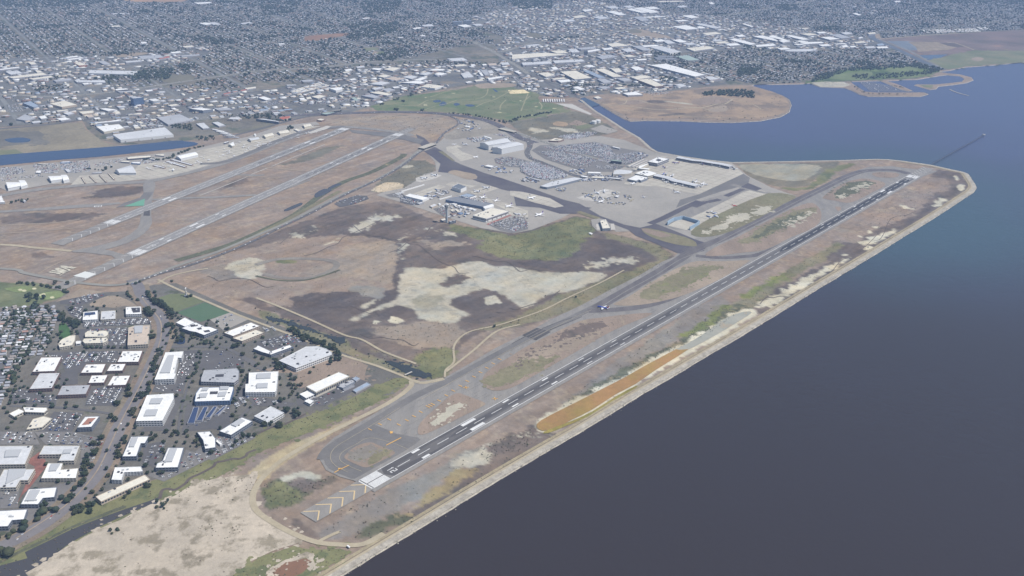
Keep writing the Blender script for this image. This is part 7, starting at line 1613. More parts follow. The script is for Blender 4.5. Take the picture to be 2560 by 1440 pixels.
# storage rows and long sheds of the plain that read as rows
for i in range(5): B('storage_row', f'{2110+i*38},{1290+i*20} {2135+i*38},{1286+i*20} {2255+i*35},{1312+i*14} {2235+i*35},{1318+i*14}', (0, 0, 4), 4, 'white', 'grey', ORD[i]+' white storage row from the left in the fenced storage yard', 'storage row', group='storage rows')
for i in range(4): B('storage_row', f'{345+i*22},{905+i*6} {640+i*30},{822+i*9} {660+i*30},{826+i*9} {365+i*22},{911+i*6}', (640, 0, 4), 5, 'cream', 'grey', ORD[i]+' of four long parallel pale sheds above the truck yard', 'storage row', group='long parallel sheds')
for i in range(10): B('glasshouse_row', f'{306+i*23},{990} {316+i*23},{985} {322+i*23},{1014} {310+i*23},{1016}', (1280, 0, 4), 4, 'white', 'grey', ORD[i]+' narrow pale row from the left in the nursery beside the golf course', 'nursery row', group='nursery rows')
for i, (x, y) in enumerate([(1530+k*42+((k*37) % 20), 306-k*2.2+((k*53) % 13)-6) for k in range(15)]):
    for j in range(5): B('mobile_home_row', f'{x+j*12},{y+j*6} {x+30+j*12},{y-3+j*6} {x+48+j*12},{y+1+j*6} {x+18+j*12},{y+4+j*6}', (1920, 0, 4), 4, 'white', 'cream', 'white roofed mobile home row in the park above the salt marsh', 'mobile home', group='mobile homes above the marsh')
# ------------------------------------------------------------------ office park, lower left
OA, OB, OC = (0, 720, 4), (640, 720, 4), (0, 1080, 4)
S = lambda s, o: Q(s, *o)
def O(s, o, h, rc, wc, lb, bands=2, units=4, well=None): return poly_building('office_building', Q(s, *o), h, rc, wc, lb, 'office', None, units, bands, well=[(Q(a, *o), k) for a, k in well] if well else None)
O('835,240 978,226 978,312 826,320', OA, 10, 'white', 'white', 'white office with blue solar panels, left of the grey roofed one', well=[('845,245 950,238 955,262 840,275', 'solar')])
O('1012,232 1157,222 1157,307 1005,315', OA, 10, 'lgrey', 'cream', 'grey roofed office between two white offices near the bare lot', units=5)
O('1258,190 1410,184 1415,258 1258,262', OA, 10, 'white', 'white', 'small white office with dark roof plant beside the boulevard bend', well=[('1310,195 1400,192 1400,240 1330,245', 'dark')])
O('1285,395 1350,375 1500,370 1480,560 1275,572', OA, 12, 'tan', 'cream', 'tan roofed office with grey plant tower beside the boulevard', well=[('1345,385 1430,380 1420,450 1345,455', 'pent'), ('1345,520 1370,518 1370,540 1345,542', 'dark')], units=6)
O('850,450 880,428 1060,424 1085,440 1080,468 1050,486 850,488', OA, 9, 'cream', 'cream', 'upper of two long scalloped cream offices', units=8)
O('825,530 840,505 1060,493 1080,510 1070,530 1030,548 850,553', OA, 9, 'cream', 'cream', 'lower of two long scalloped cream offices', units=8)
O('583,562 600,530 630,505 700,475 755,470 750,520 720,572 595,592', OA, 9, 'cream', 'cream', 'lobed cream office at an angle below the green lawn', units=5)
O('758,535 775,528 812,528 805,555 760,558', OA, 6, 'white', 'white', 'tiny white pavilion between the cream offices', 1, 0)
O('410,692 617,688 545,830 320,838', OA, 10, 'white', 'brown', 'white roofed office leftmost beside the dark hedge, brown walls', units=6)
O('395,850 600,845 520,1000 290,1010', OA, 10, 'lgrey', 'brown', 'weathered grey roof office below the leftmost white one', units=4)
O('1225,628 1428,625 1385,738 1170,740', OA, 10, 'white', 'brown', 'square white office with mottled roof beside the boulevard trees', units=12)
O('860,762 1060,757 1020,845 805,848', OA, 8, 'white', 'brown', 'upper left of four white offices in a cluster', units=5)
O('1108,758 1260,755 1225,825 1065,830', OA, 8, 'white', 'brown', 'upper right of four white offices in a cluster', units=5)
O('915,872 1080,868 1040,945 880,950', OA, 8, 'white', 'brown', 'lower left of four white offices in a cluster', units=4)
O('1130,877 1305,872 1260,968 1070,975', OA, 8, 'white', 'brown', 'lower right of four white offices in a cluster', units=5)
O('620,975 905,965 860,1060 570,1072', OA, 10, 'grey', 'brown', 'dull grey roofed brown office below the ochre courtyard', units=4)
O('1655,642 1835,632 1815,700 1780,695 1745,850 1760,852 1740,908 1545,915 1560,880', OA, 15, 'white', 'white', 'long tall white office with column front beside the boulevard', 3, 2, [('1680,680 1740,675 1700,850 1600,852', 'pent')])
O('1470,1070 1735,1052 1740,1100 1625,1325 1358,1330', OA, 15, 'white', 'white', 'largest white office with two framed roof wells by the boulevard', 3, 2, [('1515,1110 1630,1105 1600,1160 1495,1162', 'pent'), ('1465,1222 1580,1218 1555,1280 1440,1284', 'pent')])
O('2040,820 2370,800 2392,830 2385,910 2340,945 2010,935 2010,905', OA, 11, 'grey', 'grey', 'grey eight cornered office with square dark courtyard', 2, 9, [('2155,862 2240,858 2235,885 2150,888', 'dark')])
O('2000,995 2335,985 2335,1010 2300,1125 1945,1135 1960,1050', OA, 12, 'white', 'blue', 'white office with blue corners and looping roof plant', 3, 4, [('2100,1032 2180,1030 2175,1058 2095,1060', 'dark'), ('2030,1000 2090,998 2070,1030 2010,1032', 'pent'), ('2200,990 2290,988 2280,1020 2200,1022', 'pent'), ('2000,1060 2080,1055 2060,1095 1995,1098', 'pent'), ('2190,1045 2270,1040 2250,1085 2180,1088', 'pent')])
O('1760,345 1850,295 1950,345 1850,385', OA, 8, 'white', 'white', 'white diamond shed against the soccer pitch', 1, 0)
O('1815,400 1960,340 2050,385 2100,385 2180,415 2040,470 1960,440 1900,430', OA, 11, 'white', 'slate', 'zigzag white office with three plant wells below the pitch', 2, 3, [('1900,365 1950,360 1960,380 1910,388', 'dark'), ('1965,400 2010,390 2020,410 1985,416', 'dark'), ('2030,425 2090,415 2105,435 2050,442', 'dark')])
O('2238,445 2510,342 2600,378 2330,480', OA, 9, 'white', 'tan', 'long white office angled beside the paved lot', 2, 6)
O('2330,500 2560,415 2640,445 2420,530', OA, 9, 'cream', 'tan', 'cream office below the long angled white one', 2, 3)
O('230,1190 470,1195 475,1215 440,1245 250,1238', OA, 9, 'white', 'cream', 'rounded white school hall at the left by the orange court', 1, 2)
O('90,1255 190,1205 250,1232 140,1285', OA, 7, 'white', 'cream', 'small white hall left of the rounded one', 1, 0)
O('330,1310 440,1280 520,1302 420,1390 265,1412', OA, 8, 'cream', 'cream', 'cream ribbed roofed school block with yellow wall', 1, 3)
O('850,1285 995,1280 915,1388 770,1395', OA, 12, 'white', 'slate', 'white office with rusty central roof strip and dark walls', 3, 1, [('880,1300 960,1296 890,1362 815,1368', 'tan')])
O('2190,1430 2420,1290 2525,1330 2310,1470', OA, 11, 'white', 'slate', 'angled white office with two plant yards at the marsh side', 2, 3, [('2310,1370 2400,1310 2450,1330 2360,1390', 'pent')])
O('0,590 20,570 150,630 340,565 362,588 150,665 60,640 -30,605', OB, 9, 'white', 'slate', 'white chevron shaped office', 2, 5)
O('230,725 500,585 620,580 700,605 758,640 760,662 400,800', OB, 12, 'lgrey', 'white', 'large pale grey office behind a dark tree belt', 2, 12)
O('500,985 830,838 935,880 600,1040', OB, 15, 'white', 'cream', 'brilliant white long gym like block near the green strip', 1, 0)
O('435,1060 520,1022 595,1058 500,1100', OB, 8, 'white', 'white', 'low white wing at the near end of the brilliant white block', 1, 0)
O('483,1130 530,1105 578,1125 540,1158', OB, 7, 'white', 'white', 'small white kiosk building below the low white wing', 1, 0)
O('-70,845 225,832 218,900 205,1020 190,1040 -108,1042 -105,960 -75,955', OB, 13, 'white', 'white', 'big white office with notched side and two roof wells', 3, 3, [('10,862 150,855 145,905 5,910', 'pent'), ('10,960 120,955 115,1000 5,1005', 'pent')])
O('-20,1280 150,1180 280,1245 115,1342', OB, 11, 'lgrey', 'white', 'pale diamond roofed office by the green marsh edge', 2, 4)
for i, s in enumerate(('960,905 1000,882 1040,900 1000,930', '965,1020 1110,940 1148,962 1000,1042', '860,1000 960,955 985,975 880,1020')): poly_building('carport', Q(s, *OB), 4, 'blue' if i < 2 else 'dgrey', 'grey', ['small bluish carport near the brilliant white block', 'long bluish row of vans shed facing the brilliant white block', 'dark carport among the white vans'][i], 'carport')
poly_building('garage_block', Q('800,975 960,915 990,935 870,1000', *OB), 6, 'grey', 'slate', 'grey boxy plant building beside the brilliant white block', 'building', units=5)
for i in range(4): poly_building('solar_carport', Q(f'{1935+i*100},{1190+i*-3} {1990+i*92},{1188+i*-3} {1945+i*78},{1350-i*28} {1870+i*90},{1352-i*28}', *OA), 5, 'blue', 'grey', ORD[i]+' solar carport from the left in the striped blue lot', 'solar carport', group='solar carports', well=[(Q(f'{1940+i*100},{1194+i*-3} {1984+i*92},{1192+i*-3} {1942+i*78},{1345-i*28} {1878+i*90},{1347-i*28}', *OA), 'solar')])
O('-200,140 330,135 250,322 -200,328', OC, 11, 'lgrey', 'cream', 'large grey office cut by the left edge beside red paving', 2, 4, [('60,185 215,180 180,250 45,255', 'pent')])
O('440,135 800,135 740,285 585,287 615,222 390,225', OC, 11, 'lgrey', 'cream', 'grey L shaped office above the round plaza', 2, 3, [('640,180 720,178 700,215 630,218', 'pent')])
O('40,372 350,368 280,482 200,482 160,552 -60,556', OC, 11, 'lgrey', 'cream', 'grey stepped office at the left edge below the plaza', 2, 3, [('90,378 260,375 235,440 60,520', 'pent')])
O('480,310 630,310 610,375 785,360 760,460 410,462', OC, 10, 'white', 'cream', 'white U shaped office beside the plaza', 2, 3, [('510,325 600,322 560,390 490,395', 'pent')])
O('285,570 570,550 545,650 430,660 380,722 205,722', OC, 10, 'white', 'slate', 'white stepped office above the boulevard bend', 2, 5, [('300,590 400,585 340,690 250,692', 'pent')])
O('-80,790 275,770 240,872 120,882 80,942 -120,948', OC, 10, 'white', 'slate', 'bright white stepped office cut by the left edge, lowest', 2, 3)
O('1310,45 1490,40 1450,112 1410,112 1365,242 1222,244', OC, 11, 'white', 'slate', 'white office right of the boulevard opposite the round plaza', 2, 4, [('1320,60 1380,58 1340,150 1290,152', 'pent')])
O('1680,155 1838,155 1780,352 1555,357 1570,312 1622,290', OC, 11, 'white', 'slate', 'white office with mottled dark roof above the boomerang creek', 2, 4, [('1700,170 1770,168 1720,300 1650,302', 'pent')])
O('1150,352 1410,345 1430,392 1240,402 1215,480 1115,475', OC, 10, 'white', 'white', 'white terraced building behind the long tan hangar like block', 3, 4)
poly_building('gym_building', Q('955,645 1450,425 1500,470 1010,695', *OC), 9, 'cream', 'tan', 'long narrow white roofed tan block beside the slough', 'building', units=2, bands=1)
O('1970,0 2100,-10 2155,60 2158,152 2050,168 2030,80', OC, 10, 'white', 'slate', 'white angled office above the marsh, narrow and tilted', 2, 4)
O('2158,90 2180,76 2222,112 2200,125', OC, 5, 'white', 'white', 'small white shed right of the narrow tilted office', 1, 0)
# paved lots of the office park
for i, s in enumerate(('600,130 980,60 1090,70 800,180 600,160', '640,180 830,180 820,340 700,270', '820,320 1500,300 1520,360 830,400', '760,420 860,410 1280,400 1275,580 1100,600 820,560', '430,650 820,640 1220,630 1160,750 860,750 800,850 660,860 600,690', '610,850 780,850 780,960 600,980', '900,1000 1260,985 1130,1180 850,1180', '120,1000 570,1080 560,1180 100,1150', '1840,630 2000,620 1850,940 1750,940', '1500,950 1860,940 1830,1060 1480,1040', '2020,630 2250,620 2440,720 2440,800 1990,820', '1870,1160 2300,1150 2300,1400 1820,1440', '1700,1100 1830,1090 1700,1430 1400,1440', '540,1240 840,1250 720,1440 380,1440', '2100,320 2320,240 2500,310 2240,430', '2420,920 2500,830 2480,1100 2380,1200 2340,1150')):
    patch('office_lot', Q(s, 0, 720), 7.2 if i not in (14,) else 7.4, m_lotd if i != 14 else m_ramp)
for i, s in enumerate(('0,540 330,460 520,540 500,580 340,560 150,620 0,570', '180,590 370,590 220,700 180,700', '600,1050 900,960 960,890 1150,950 680,1180 420,1180 400,1120', '-100,1100 100,1100 400,1160 330,1200 0,1180')):
    patch('office_lot', Q(s, 640, 720), 7.4, m_lotd)
for i, s in enumerate(('340,0 720,0 1060,80 960,260 860,420 700,640 440,760 250,760 500,560 780,470 820,130 460,130', '0,560 200,480 180,760 0,770', '1440,130 1660,90 1640,170 1540,360 1420,300', '1860,180 2120,260 1640,500 1480,440 1560,370 1790,360', '2160,60 2440,0 2560,60 2120,290 1950,200', '0,0 340,0 400,130 0,130', '250,730 560,620 600,700 400,850 260,940')):
    patch('office_lot', Q(s, 0, 1080), 7.6, m_lot if i != 2 else m_lotd)
patch('brick_plaza', Q('260,300 400,200 480,330 300,560 220,640 150,760 180,700 280,480 350,350', 0, 1080), 8.4, gmat('brick_paving', C(140, 96, 90), C(128, 90, 84), .05))
for s, w_ in (('820,595 1300,600 1500,590 2000,590 2100,590 2250,600 2450,700 2560,760', 12), ('100,1180 600,1200 900,1230 1100,1260', 10), ('2430,700 2560,790 2700,860 2730,930 2660,1040 2520,1180 2400,1300', 9), ('1850,950 2000,620', 5), ('1780,1430 1850,1080 2010,640', 6), ('0,520 200,440 340,400', 8), ('0,640 150,600 420,500 520,440', 8), ('20,900 20,760 120,640', 7)):
    road('office_street', Q(s, 0, 720), w_, 9.2, m_rd)
# ------------------------------------------------------------------ places to name things by
STOP = {'with', 'by', 'the', 'and', 'of', 'at', 'in', 'to', 'beside', 'below', 'above', 'a', 'behind', 'between', 'from', 'left', 'right', 'two', 'four', 'near', 'on', 'its', 'dark', 'white', 'grey', 'angled', 'long', 'cut', 'framed', 'looping', 'brown', 'small', 'roofed'}
def nick(l, n):
    t = l.replace(',', '').split()[:n]
    while len(t) > 2 and t[-1] in STOP: t.pop()
    return ' '.join(t)
def places(names, n): return [(o.location[0], o.location[1], nick(o['label'], n)) for o in col.objects if o.parent is None and o.name.split('.')[0] in names and o.get('label')]
def beside(pl, x, y):
    b = min(pl, key=lambda p: (p[0]-x)**2+(p[1]-y)**2); dx, dy = x-b[0], y-b[1]
    return (('behind' if dx > 0 else 'in front of') if abs(dx) > abs(dy) else ('left of' if dy > 0 else 'right of'))+' the '+b[2]
PO = places({'office_building', 'gym_building', 'carport', 'radar_mast', 'garage_block'}, 8); PA = places({'jet_airliner', 'sorting_hall', 'cargo_shed'}, 8)
# ------------------------------------------------------------------ trees
TG = [('foliage_dark', (.040, .056, .032)), ('foliage_olive', (.068, .078, .044)), ('foliage_blue', (.044, .062, .044))]
tgm = [gmat(a, b, tuple(v*.7 for v in b), .3, s2=1.2, amt=.35) for a, b in TG]; m_trunk = mat('bark', (.10, .08, .06), .9)
PHI = (1+5**.5)/2
ICO = np.array([(-1, PHI, 0), (1, PHI, 0), (-1, -PHI, 0), (1, -PHI, 0), (0, -1, PHI), (0, 1, PHI), (0, -1, -PHI), (0, 1, -PHI), (PHI, 0, -1), (PHI, 0, 1), (-PHI, 0, -1), (-PHI, 0, 1)])/math.sqrt(1+PHI*PHI)
IF = [(0, 11, 5), (0, 5, 1), (0, 1, 7), (0, 7, 10), (0, 10, 11), (1, 5, 9), (5, 11, 4), (11, 10, 2), (10, 7, 6), (7, 1, 8), (3, 9, 4), (3, 4, 2), (3, 2, 6), (3, 6, 8), (3, 8, 9), (4, 9, 5), (2, 4, 11), (6, 2, 10), (8, 6, 7), (9, 8, 1)]
def crown_mesh(seed, narrow=False):
    r = np.random.default_rng(seed); v, f = [], []
    for k in range(46):
        d = r.normal(size=3); d /= np.linalg.norm(d); rad = r.uniform(.45, 1.0)**.6
        c = np.array([d[0]*rad*.5, d[1]*rad*.5, .62+d[2]*rad*.36]);
        if narrow: c[:2] *= .6
        s = r.uniform(.10, .19); J = ICO*(1+r.uniform(-.3, .3, (12, 1)))*s*np.array([1, 1, .75]); b = len(v); v += [tuple(c+q) for q in J]; f += [tuple(b+i for i in t) for t in IF]
    return v, f
CR = []
for k in range(6):
    v, f = crown_mesh(k+1, k % 3 == 2); me = bpy.data.meshes.new('crown'); me.from_pydata(v, [], f); me.materials.append(tgm[k % 3]); CR.append(me)
tm = MB(); tm.lathe([(.045, 0), (.03, .3), (.018, .6)], 6)
for a in range(4):
    x, y = .22*math.cos(a*1.6), .22*math.sin(a*1.6); tm.rings([[(.02*math.cos(t), .02*math.sin(t), .28) for t in (0, 2.1, 4.2)], [(x+.008*math.cos(t), y+.008*math.sin(t), .6) for t in (0, 2.1, 4.2)]])
TM = bpy.data.meshes.new('trunk'); TM.from_pydata(tm.v, [], tm.f); TM.materials.append(m_trunk)
tp = []   # x, y, height, width
def tline(px, step, h, spread=3, world_=False):
    p = px if world_ else [t[:2] for t in GP(px)]
    for a, b in zip(p[:-1], p[1:]):
        L = math.hypot(b[0]-a[0], b[1]-a[1])
        for i in range(max(1, int(L/step))):
            t = (i+rng.random())*step/max(L, 1); tp.append((a[0]+(b[0]-a[0])*t+rng.normal(0, spread), a[1]+(b[1]-a[1])*t+rng.normal(0, spread), h*rng.uniform(.7, 1.3)))
def tpoly(px, n, h):
    P = [t[:2] for t in GP(px)]; xs = [p[0] for p in P]; ys = [p[1] for p in P]; k = 0
    for _ in range(n*6):
        c = (rng.uniform(min(xs), max(xs)), rng.uniform(min(ys), max(ys)))
        if inside(np.array([c]), P)[0]: tp.append((*c, h*rng.uniform(.65, 1.3))); k += 1
        if k >= n: break
za = lambda s, ox=0, oy=720: Q(s, ox, oy)
for x, y, h in ((404, 764, 19), (411, 770, 17), (418, 776, 14), (396, 758, 15), (420, 789, 14), (372, 778, 15), (385, 782, 12), (418, 819, 13), (426, 816, 11), (394, 881, 12), (400, 879, 11), (396, 893, 13), (385, 931, 14), (380, 930, 12), (354, 991, 13), (346, 992, 11), (335, 1032, 14), (330, 1040, 12), (278, 1046, 12), (288, 1054, 12), (378, 752, 10), (387, 733, 10), (390, 742, 10), (327, 745, 9), (376, 848, 15), (384, 846, 13), (373, 856, 12), (338, 904, 13), (346, 906, 11), (118, 774, 15), (180, 776, 12), (124, 782, 12), (470, 744, 10), (478, 742, 10), (130, 788, 10), (595, 868, 14), (585, 870, 12), (430, 705, 8), (350, 707, 10), (340, 711, 9), (320, 712, 8), (138, 710, 12), (170, 712, 13), (75, 742, 12)): tp.append((*G(x, y)[:2], h))
tpoly(za('570,290 640,260 700,310 790,360 820,400 790,440 740,420 690,370 640,350 580,330'), 26, 13)
tpoly(za('130,830 230,640 440,590 450,620 300,680 250,720 170,900 160,1060 110,1060'), 34, 9)
tpoly(za('1700,480 2000,440 2240,500 2240,580 1900,570 1720,540'), 30, 9)
tpoly(za('330,400 860,620 870,680 800,690 640,640 300,440', 640), 26, 11); tline(za('340,425 480,500 620,560 740,620 860,660', 640), 9, 11, 3); tpoly(za('730,700 830,640 870,650 820,780 740,790', 640), 9, 13)
tline(za('180,790 260,840 340,820 480,800 600,760', 640), 12, 10, 4); tline(za('200,750 250,790 300,810', 640), 8, 11, 3); tline(za('380,880 400,950 380,1020 300,1100 200,1180 120,1210', 640), 14, 9, 5); tpoly(za('290,1240 360,1200 460,1240 450,1320 380,1330 300,1300', 640), 7, 12); tline(za('60,1400 140,1360 200,1400 300,1380', 640), 11, 10, 5)
tline(za('1480,30 1500,110 1560,170 1660,210'), 9, 12, 4); tline(za('1450,220 1500,290 1540,270'), 9, 12, 4); tline(za('1640,180 1720,250 1740,320'), 9, 13, 4); tline(za('1650,400 1730,380 1740,460'), 10, 11, 4)
tline(za('1280,40 1320,120 1380,130'), 9, 8, 4); tline(za('820,600 1100,610 1400,610'), 12, 8, 3); tline(za('1160,1180 1250,1110 1290,980'), 12, 10, 5); tline(za('560,850 620,1000 580,1150'), 12, 8, 6); tline(za('100,1000 130,1130 300,1190 560,1170 850,1200'), 13, 8, 6)
tline(za('1500,980 1480,1060 1400,1120'), 9, 11, 3); tline(za('1640,650 1560,700 1540,860'), 11, 11, 4); tline(za('1860,950 1960,850 2000,640'), 13, 7, 4); tline(za('2400,800 2420,950 2340,1160'), 12, 8, 5); tline(za('1880,1150 2100,1150 2350,1160'), 12, 7, 4)
zc = lambda s: Q(s, 0, 1080)
tline(zc('1060,80 980,130 900,260 860,420 820,540 740,640 620,700'), 8, 11, 6); tpoly(zc('720,790 860,720 960,720 980,790 860,850 740,840'), 14, 10); tline(zc('0,1080 150,1020 330,920 400,840 560,760'), 7, 12, 5); tline(zc('330,620 450,740 560,660'), 9, 9, 6); tpoly(zc('0,1180 100,1200 110,1240 40,1290 0,1280'), 5, 14)
tline(zc('940,660 1000,720 1140,670 1280,640 1380,580 1520,540'), 13, 8, 3); tline(zc('1240,60 1180,200 1180,300'), 9, 9, 4); tline(zc('1430,170 1500,60 1700,20 1950,10'), 13, 8, 5); tpoly(zc('1960,30 2030,100 2200,200 2350,120 2300,60 2560,0 2560,40 2300,200 2080,250 1960,150'), 22, 8); tline(zc('1540,370 1620,440 1700,400'), 12, 8, 5)
tpoly(zc('1540,720 1640,700 1740,690 1760,720 1640,780 1560,760'), 7, 8); tpoly(zc('1080,1000 1180,970 1180,1010 1100,1030'), 4, 6)
tline([(40, 708), (90, 712), (140, 720), (175, 735)], 9, 8, 5); tpoly([(10, 770), (60, 768), (110, 775), (140, 800), (80, 830), (20, 820)], 30, 8); tpoly([(0, 790), (60, 785), (130, 815), (145, 860), (60, 890), (35, 960), (0, 1010)], 230, 7); tpoly([(60, 745), (75, 740), (80, 752), (66, 756)], 6, 11)
tpoly(Q('60,570 230,560 290,555 280,580 60,605', 0, 360), 12, 9); tline(Q('1140,225 1060,250 1050,270 860,250 830,270', 0, 360), 14, 8, 5); tline(Q('1400,150 1600,170 1720,130 1900,60 2040,20', 0, 360), 10, 9, 8)
tpoly(Q('1010,270 1060,235 1120,260 1100,310 1030,300', 560, 280, 6.4), 7, 12); tpoly(Q('100,100 400,60 700,30 950,60 1100,130 900,160 700,120 400,100', 560, 280, 6.4), 60, 10); tpoly(Q('0,40 300,30 500,120 250,150', 560, 280, 6.4), 20, 8)
tline(Q('640,150 760,160 1080,190 1250,230 1520,300 1640,290', 1020, 260, 6.4), 15, 9, 3); tline(Q('1680,260 1800,220 2000,190 2180,150 2320,140', 1020, 260, 6.4), 9, 10, 4); tline(Q('1690,270 1760,260', 1020, 260, 6.4), 6, 9, 3)
for s in ('1360,990 1440,975 1430,1000 1370,1010', '1250,1040 1290,1035 1280,1055 1230,1055', '1500,950 1650,915 1640,940 1520,970', '1380,1095 1430,1090 1420,1110 1380,1110', '1640,1105 1680,1100 1670,1115', '1460,1015 1500,1010 1490,1025', '2460,1210 2560,1200 2560,1240 2480,1240'): tpoly(Q(s, 640), 9, 9)
# denser woods of the plain, the landfill grove and the marina park
tpoly([(1755, 232), (1800, 226), (1860, 225), (1888, 232), (1885, 246), (1860, 244), (1800, 240), (1760, 240)], 260, 11)
tpoly([(2028, 206), (2040, 190), (2100, 172), (2200, 166), (2300, 160), (2360, 172), (2345, 180), (2280, 168), (2200, 175), (2120, 178), (2060, 200)], 420, 12)
tpoly([(2130, 188), (2200, 186), (2260, 180), (2340, 176), (2340, 184), (2230, 196), (2140, 200)], 160, 11)
tline([(2140, 216), (2150, 226), (2165, 234), (2190, 236), (2290, 236)], 26, 7, 6); tline([(2230, 214), (2265, 222)], 14, 7, 4)
tline([(1490, 268), (1540, 285), (1575, 298), (1700, 299), (1860, 300), (1940, 288)], 40, 5, 14)
WOOD = [([(360, 178), (440, 172), (420, 198), (340, 200), (310, 190)], 300, 12), ([(480, 92), (560, 96), (600, 108), (540, 112), (480, 102)], 180, 12), ([(860, 90), (940, 60), (1000, 55), (990, 80), (930, 95), (880, 100)], 420, 13), ([(900, 5), (1010, -5), (990, 30), (920, 36), (900, 20)], 420, 14), ([(640, -5), (760, -5), (740, 30), (660, 40)], 420, 13), ([(0, -5), (300, -5), (220, 14), (80, 20), (0, 16)], 600, 13), ([(1280, 0), (1380, 2), (1380, 22), (1300, 24), (1280, 12)], 380, 13), ([(1350, 98), (1400, 92), (1460, 92), (1380, 104)], 80, 11), ([(1620, 128), (1700, 130), (1700, 145), (1640, 150)], 120, 11), ([(1850, 170), (1900, 172), (1880, 190), (1840, 186)], 200, 12), ([(1650, 190), (1690, 195), (1700, 205), (1650, 205)], 70, 11), ([(2030, 70), (2090, 66), (2110, 75), (2040, 78)], 160, 12), ([(1420, 205), (1460, 215), (1460, 240), (1430, 235)], 60, 10), ([(1410, 208), (1500, 214), (1600, 212), (1610, 216), (1440, 214)], 90, 8), ([(920, 145), (1000, 118), (1030, 130), (980, 155), (930, 152)], 180, 11), ([(1860, 110), (1930, 118), (1900, 130), (1860, 124)], 90, 11), ([(1940, 12), (1990, 12), (2000, 28), (1940, 22)], 220, 12), ([(2290, -4), (2620, -4), (2600, 12), (2300, 8)], 600, 12), ([(60, 195), (180, 190), (150, 200), (70, 204)], 60, 9), ([(80, 215), (170, 210), (180, 225), (90, 228)], 70, 9), ([(430, 310), (480, 312), (480, 326), (430, 320)], 60, 8), ([(485, 342), (530, 338), (540, 352), (490, 352)], 30, 8)]
for s, n_, h in WOOD: tpoly(s, n_, h)
for k in range(150):
    q_ = hx[int(rng.integers(400, len(hx)))]; r1, r2, a_ = rng.uniform(25, 90), rng.uniform(25, 160), rng.uniform(0, 3)
    for _ in range(int(r1*r2/170)): u_, v_ = rng.normal(0, .5, 2); tp.append((q_[0]+u_*r1*math.cos(a_)-v_*r2*math.sin(a_), q_[1]+u_*r1*math.sin(a_)+v_*r2*math.cos(a_), rng.uniform(8, 16)))
# bushes on the marsh levees
tline([(640, 772), (720, 806), (800, 838), (900, 880), (1000, 920)], 26, 3.5, 5); tline([(1360, 741), (1380, 738)], 20, 5, 2); tp.append((*G(1236, 818)[:2], 9)); tp.append((*G(1440, 744)[:2], 6)); tp.append((*G(2170, 619)[:2], 4))
offp = [t[:2] for t in GP([(60, 780), (330, 730), (420, 760), (640, 830), (840, 900), (900, 960), (700, 1040), (560, 1110), (400, 1185), (240, 1240), (60, 1310), (0, 1330), (0, 1100), (30, 900)])]
X = grid(offp, 80, 24, 24)[0]; X = X+rng.normal(0, 6, X.shape); lots_ = [p for n_, p, w_ in REG if n_ in ('office_lot', 'soccer_pitch', 'grass_pitch', 'dry_field', 'boulevard')]
ko = rng.random(len(X)) < .75
for P_ in FOOT: ko &= ~inside(X, [(a*1.0, b*1.0) for a, b in P_])
lt = np.zeros(len(X), bool)
for P_ in lots_: lt |= inside(X, P_)
ko &= ~lt | (rng.random(len(X)) < .16)
for q_ in X[ko]: tp.append((q_[0], q_[1], rng.uniform(5, 10)))
ft = []
for a_, b_, c_ in tp:
    pt = np.array([(a_, b_)])
    if not any(abs(P_[0][0]-a_) < 160 and abs(P_[0][1]-b_) < 160 and inside(pt, P_)[0] for P_ in FOOT): ft.append((a_, b_, c_))
TP = np.array(ft)
# suburb trees: most lots have one, plus streets
n_h = len(hx); sel = rng.random(n_h) < .82
st = np.concatenate([hx[sel]+rng.uniform(-11, 11, (sel.sum(), 2)), hx[rng.random(n_h) < .30]+0.0])
st[-int(n_h*.3*.9):] += rng.uniform(-18, 18, (int(n_h*.3*.9), 2))
st = st[~occ(st) & (st[:, 0] > 2600)]
sh_ = np.clip(rng.lognormal(2.12, .34, len(st)), 4, 19)
X = SHX[rng.random(len(SHX)) < .5]+rng.uniform(-25, 25, ((rng.random(len(SHX)) < 2).sum(), 2))[:0] if False else SHX+rng.uniform(-26, 26, SHX.shape)
X = np.concatenate([X, SHX+rng.uniform(-26, 26, SHX.shape)]); X = X[(~occ(X)) & (rng.random(len(X)) < .6)]
allp = np.concatenate([TP, np.concatenate([st, sh_[:, None]], 1), np.concatenate([X, rng.uniform(5, 10, (len(X), 1))], 1)])
d = np.hypot(allp[:, 0]-CAM[0], allp[:, 1]-CAM[1]); vis = np.abs(np.arctan2(allp[:, 1]-CAM[1], allp[:, 0]-CAM[0])) < math.atan(1290/FPX)
allp = allp[np.argsort(np.where(vis, d/allp[:, 2], 1e6+d))]
NT = len(allp); IT = min(300, NT)
TC = ['dark green', 'olive green', 'blue green', 'dark green', 'olive green', 'blue green']
for i in range(IT):
    x, y, h = allp[i]; k = int(rng.integers(6)); r_ = empty('tree', (x, y, .6), rng.uniform(0, 6.28)); wd = h*rng.uniform(.85, 1.2)
    for nm, me in (('crown', CR[k]), ('trunk', TM)): o = bpy.data.objects.new(nm, me); col.objects.link(o); o.parent = r_; o.scale = (wd, wd, h)
    tag(r_, ('narrow ' if k % 3 == 2 else 'round ')+TC[k]+' tree '+beside(PO, x, y), 'tree', 'trees of the office park')
T2 = allp[IT:]; NT2 = len(T2)
v1 = ICO*(1+rng.uniform(-.25, .25, (12, 1)))*np.array([.52, .52, .46])+np.array([0, 0, .5])
TV = np.concatenate([v1]); wdt = T2[:, 2]*rng.uniform(.8, 1.35, NT2)
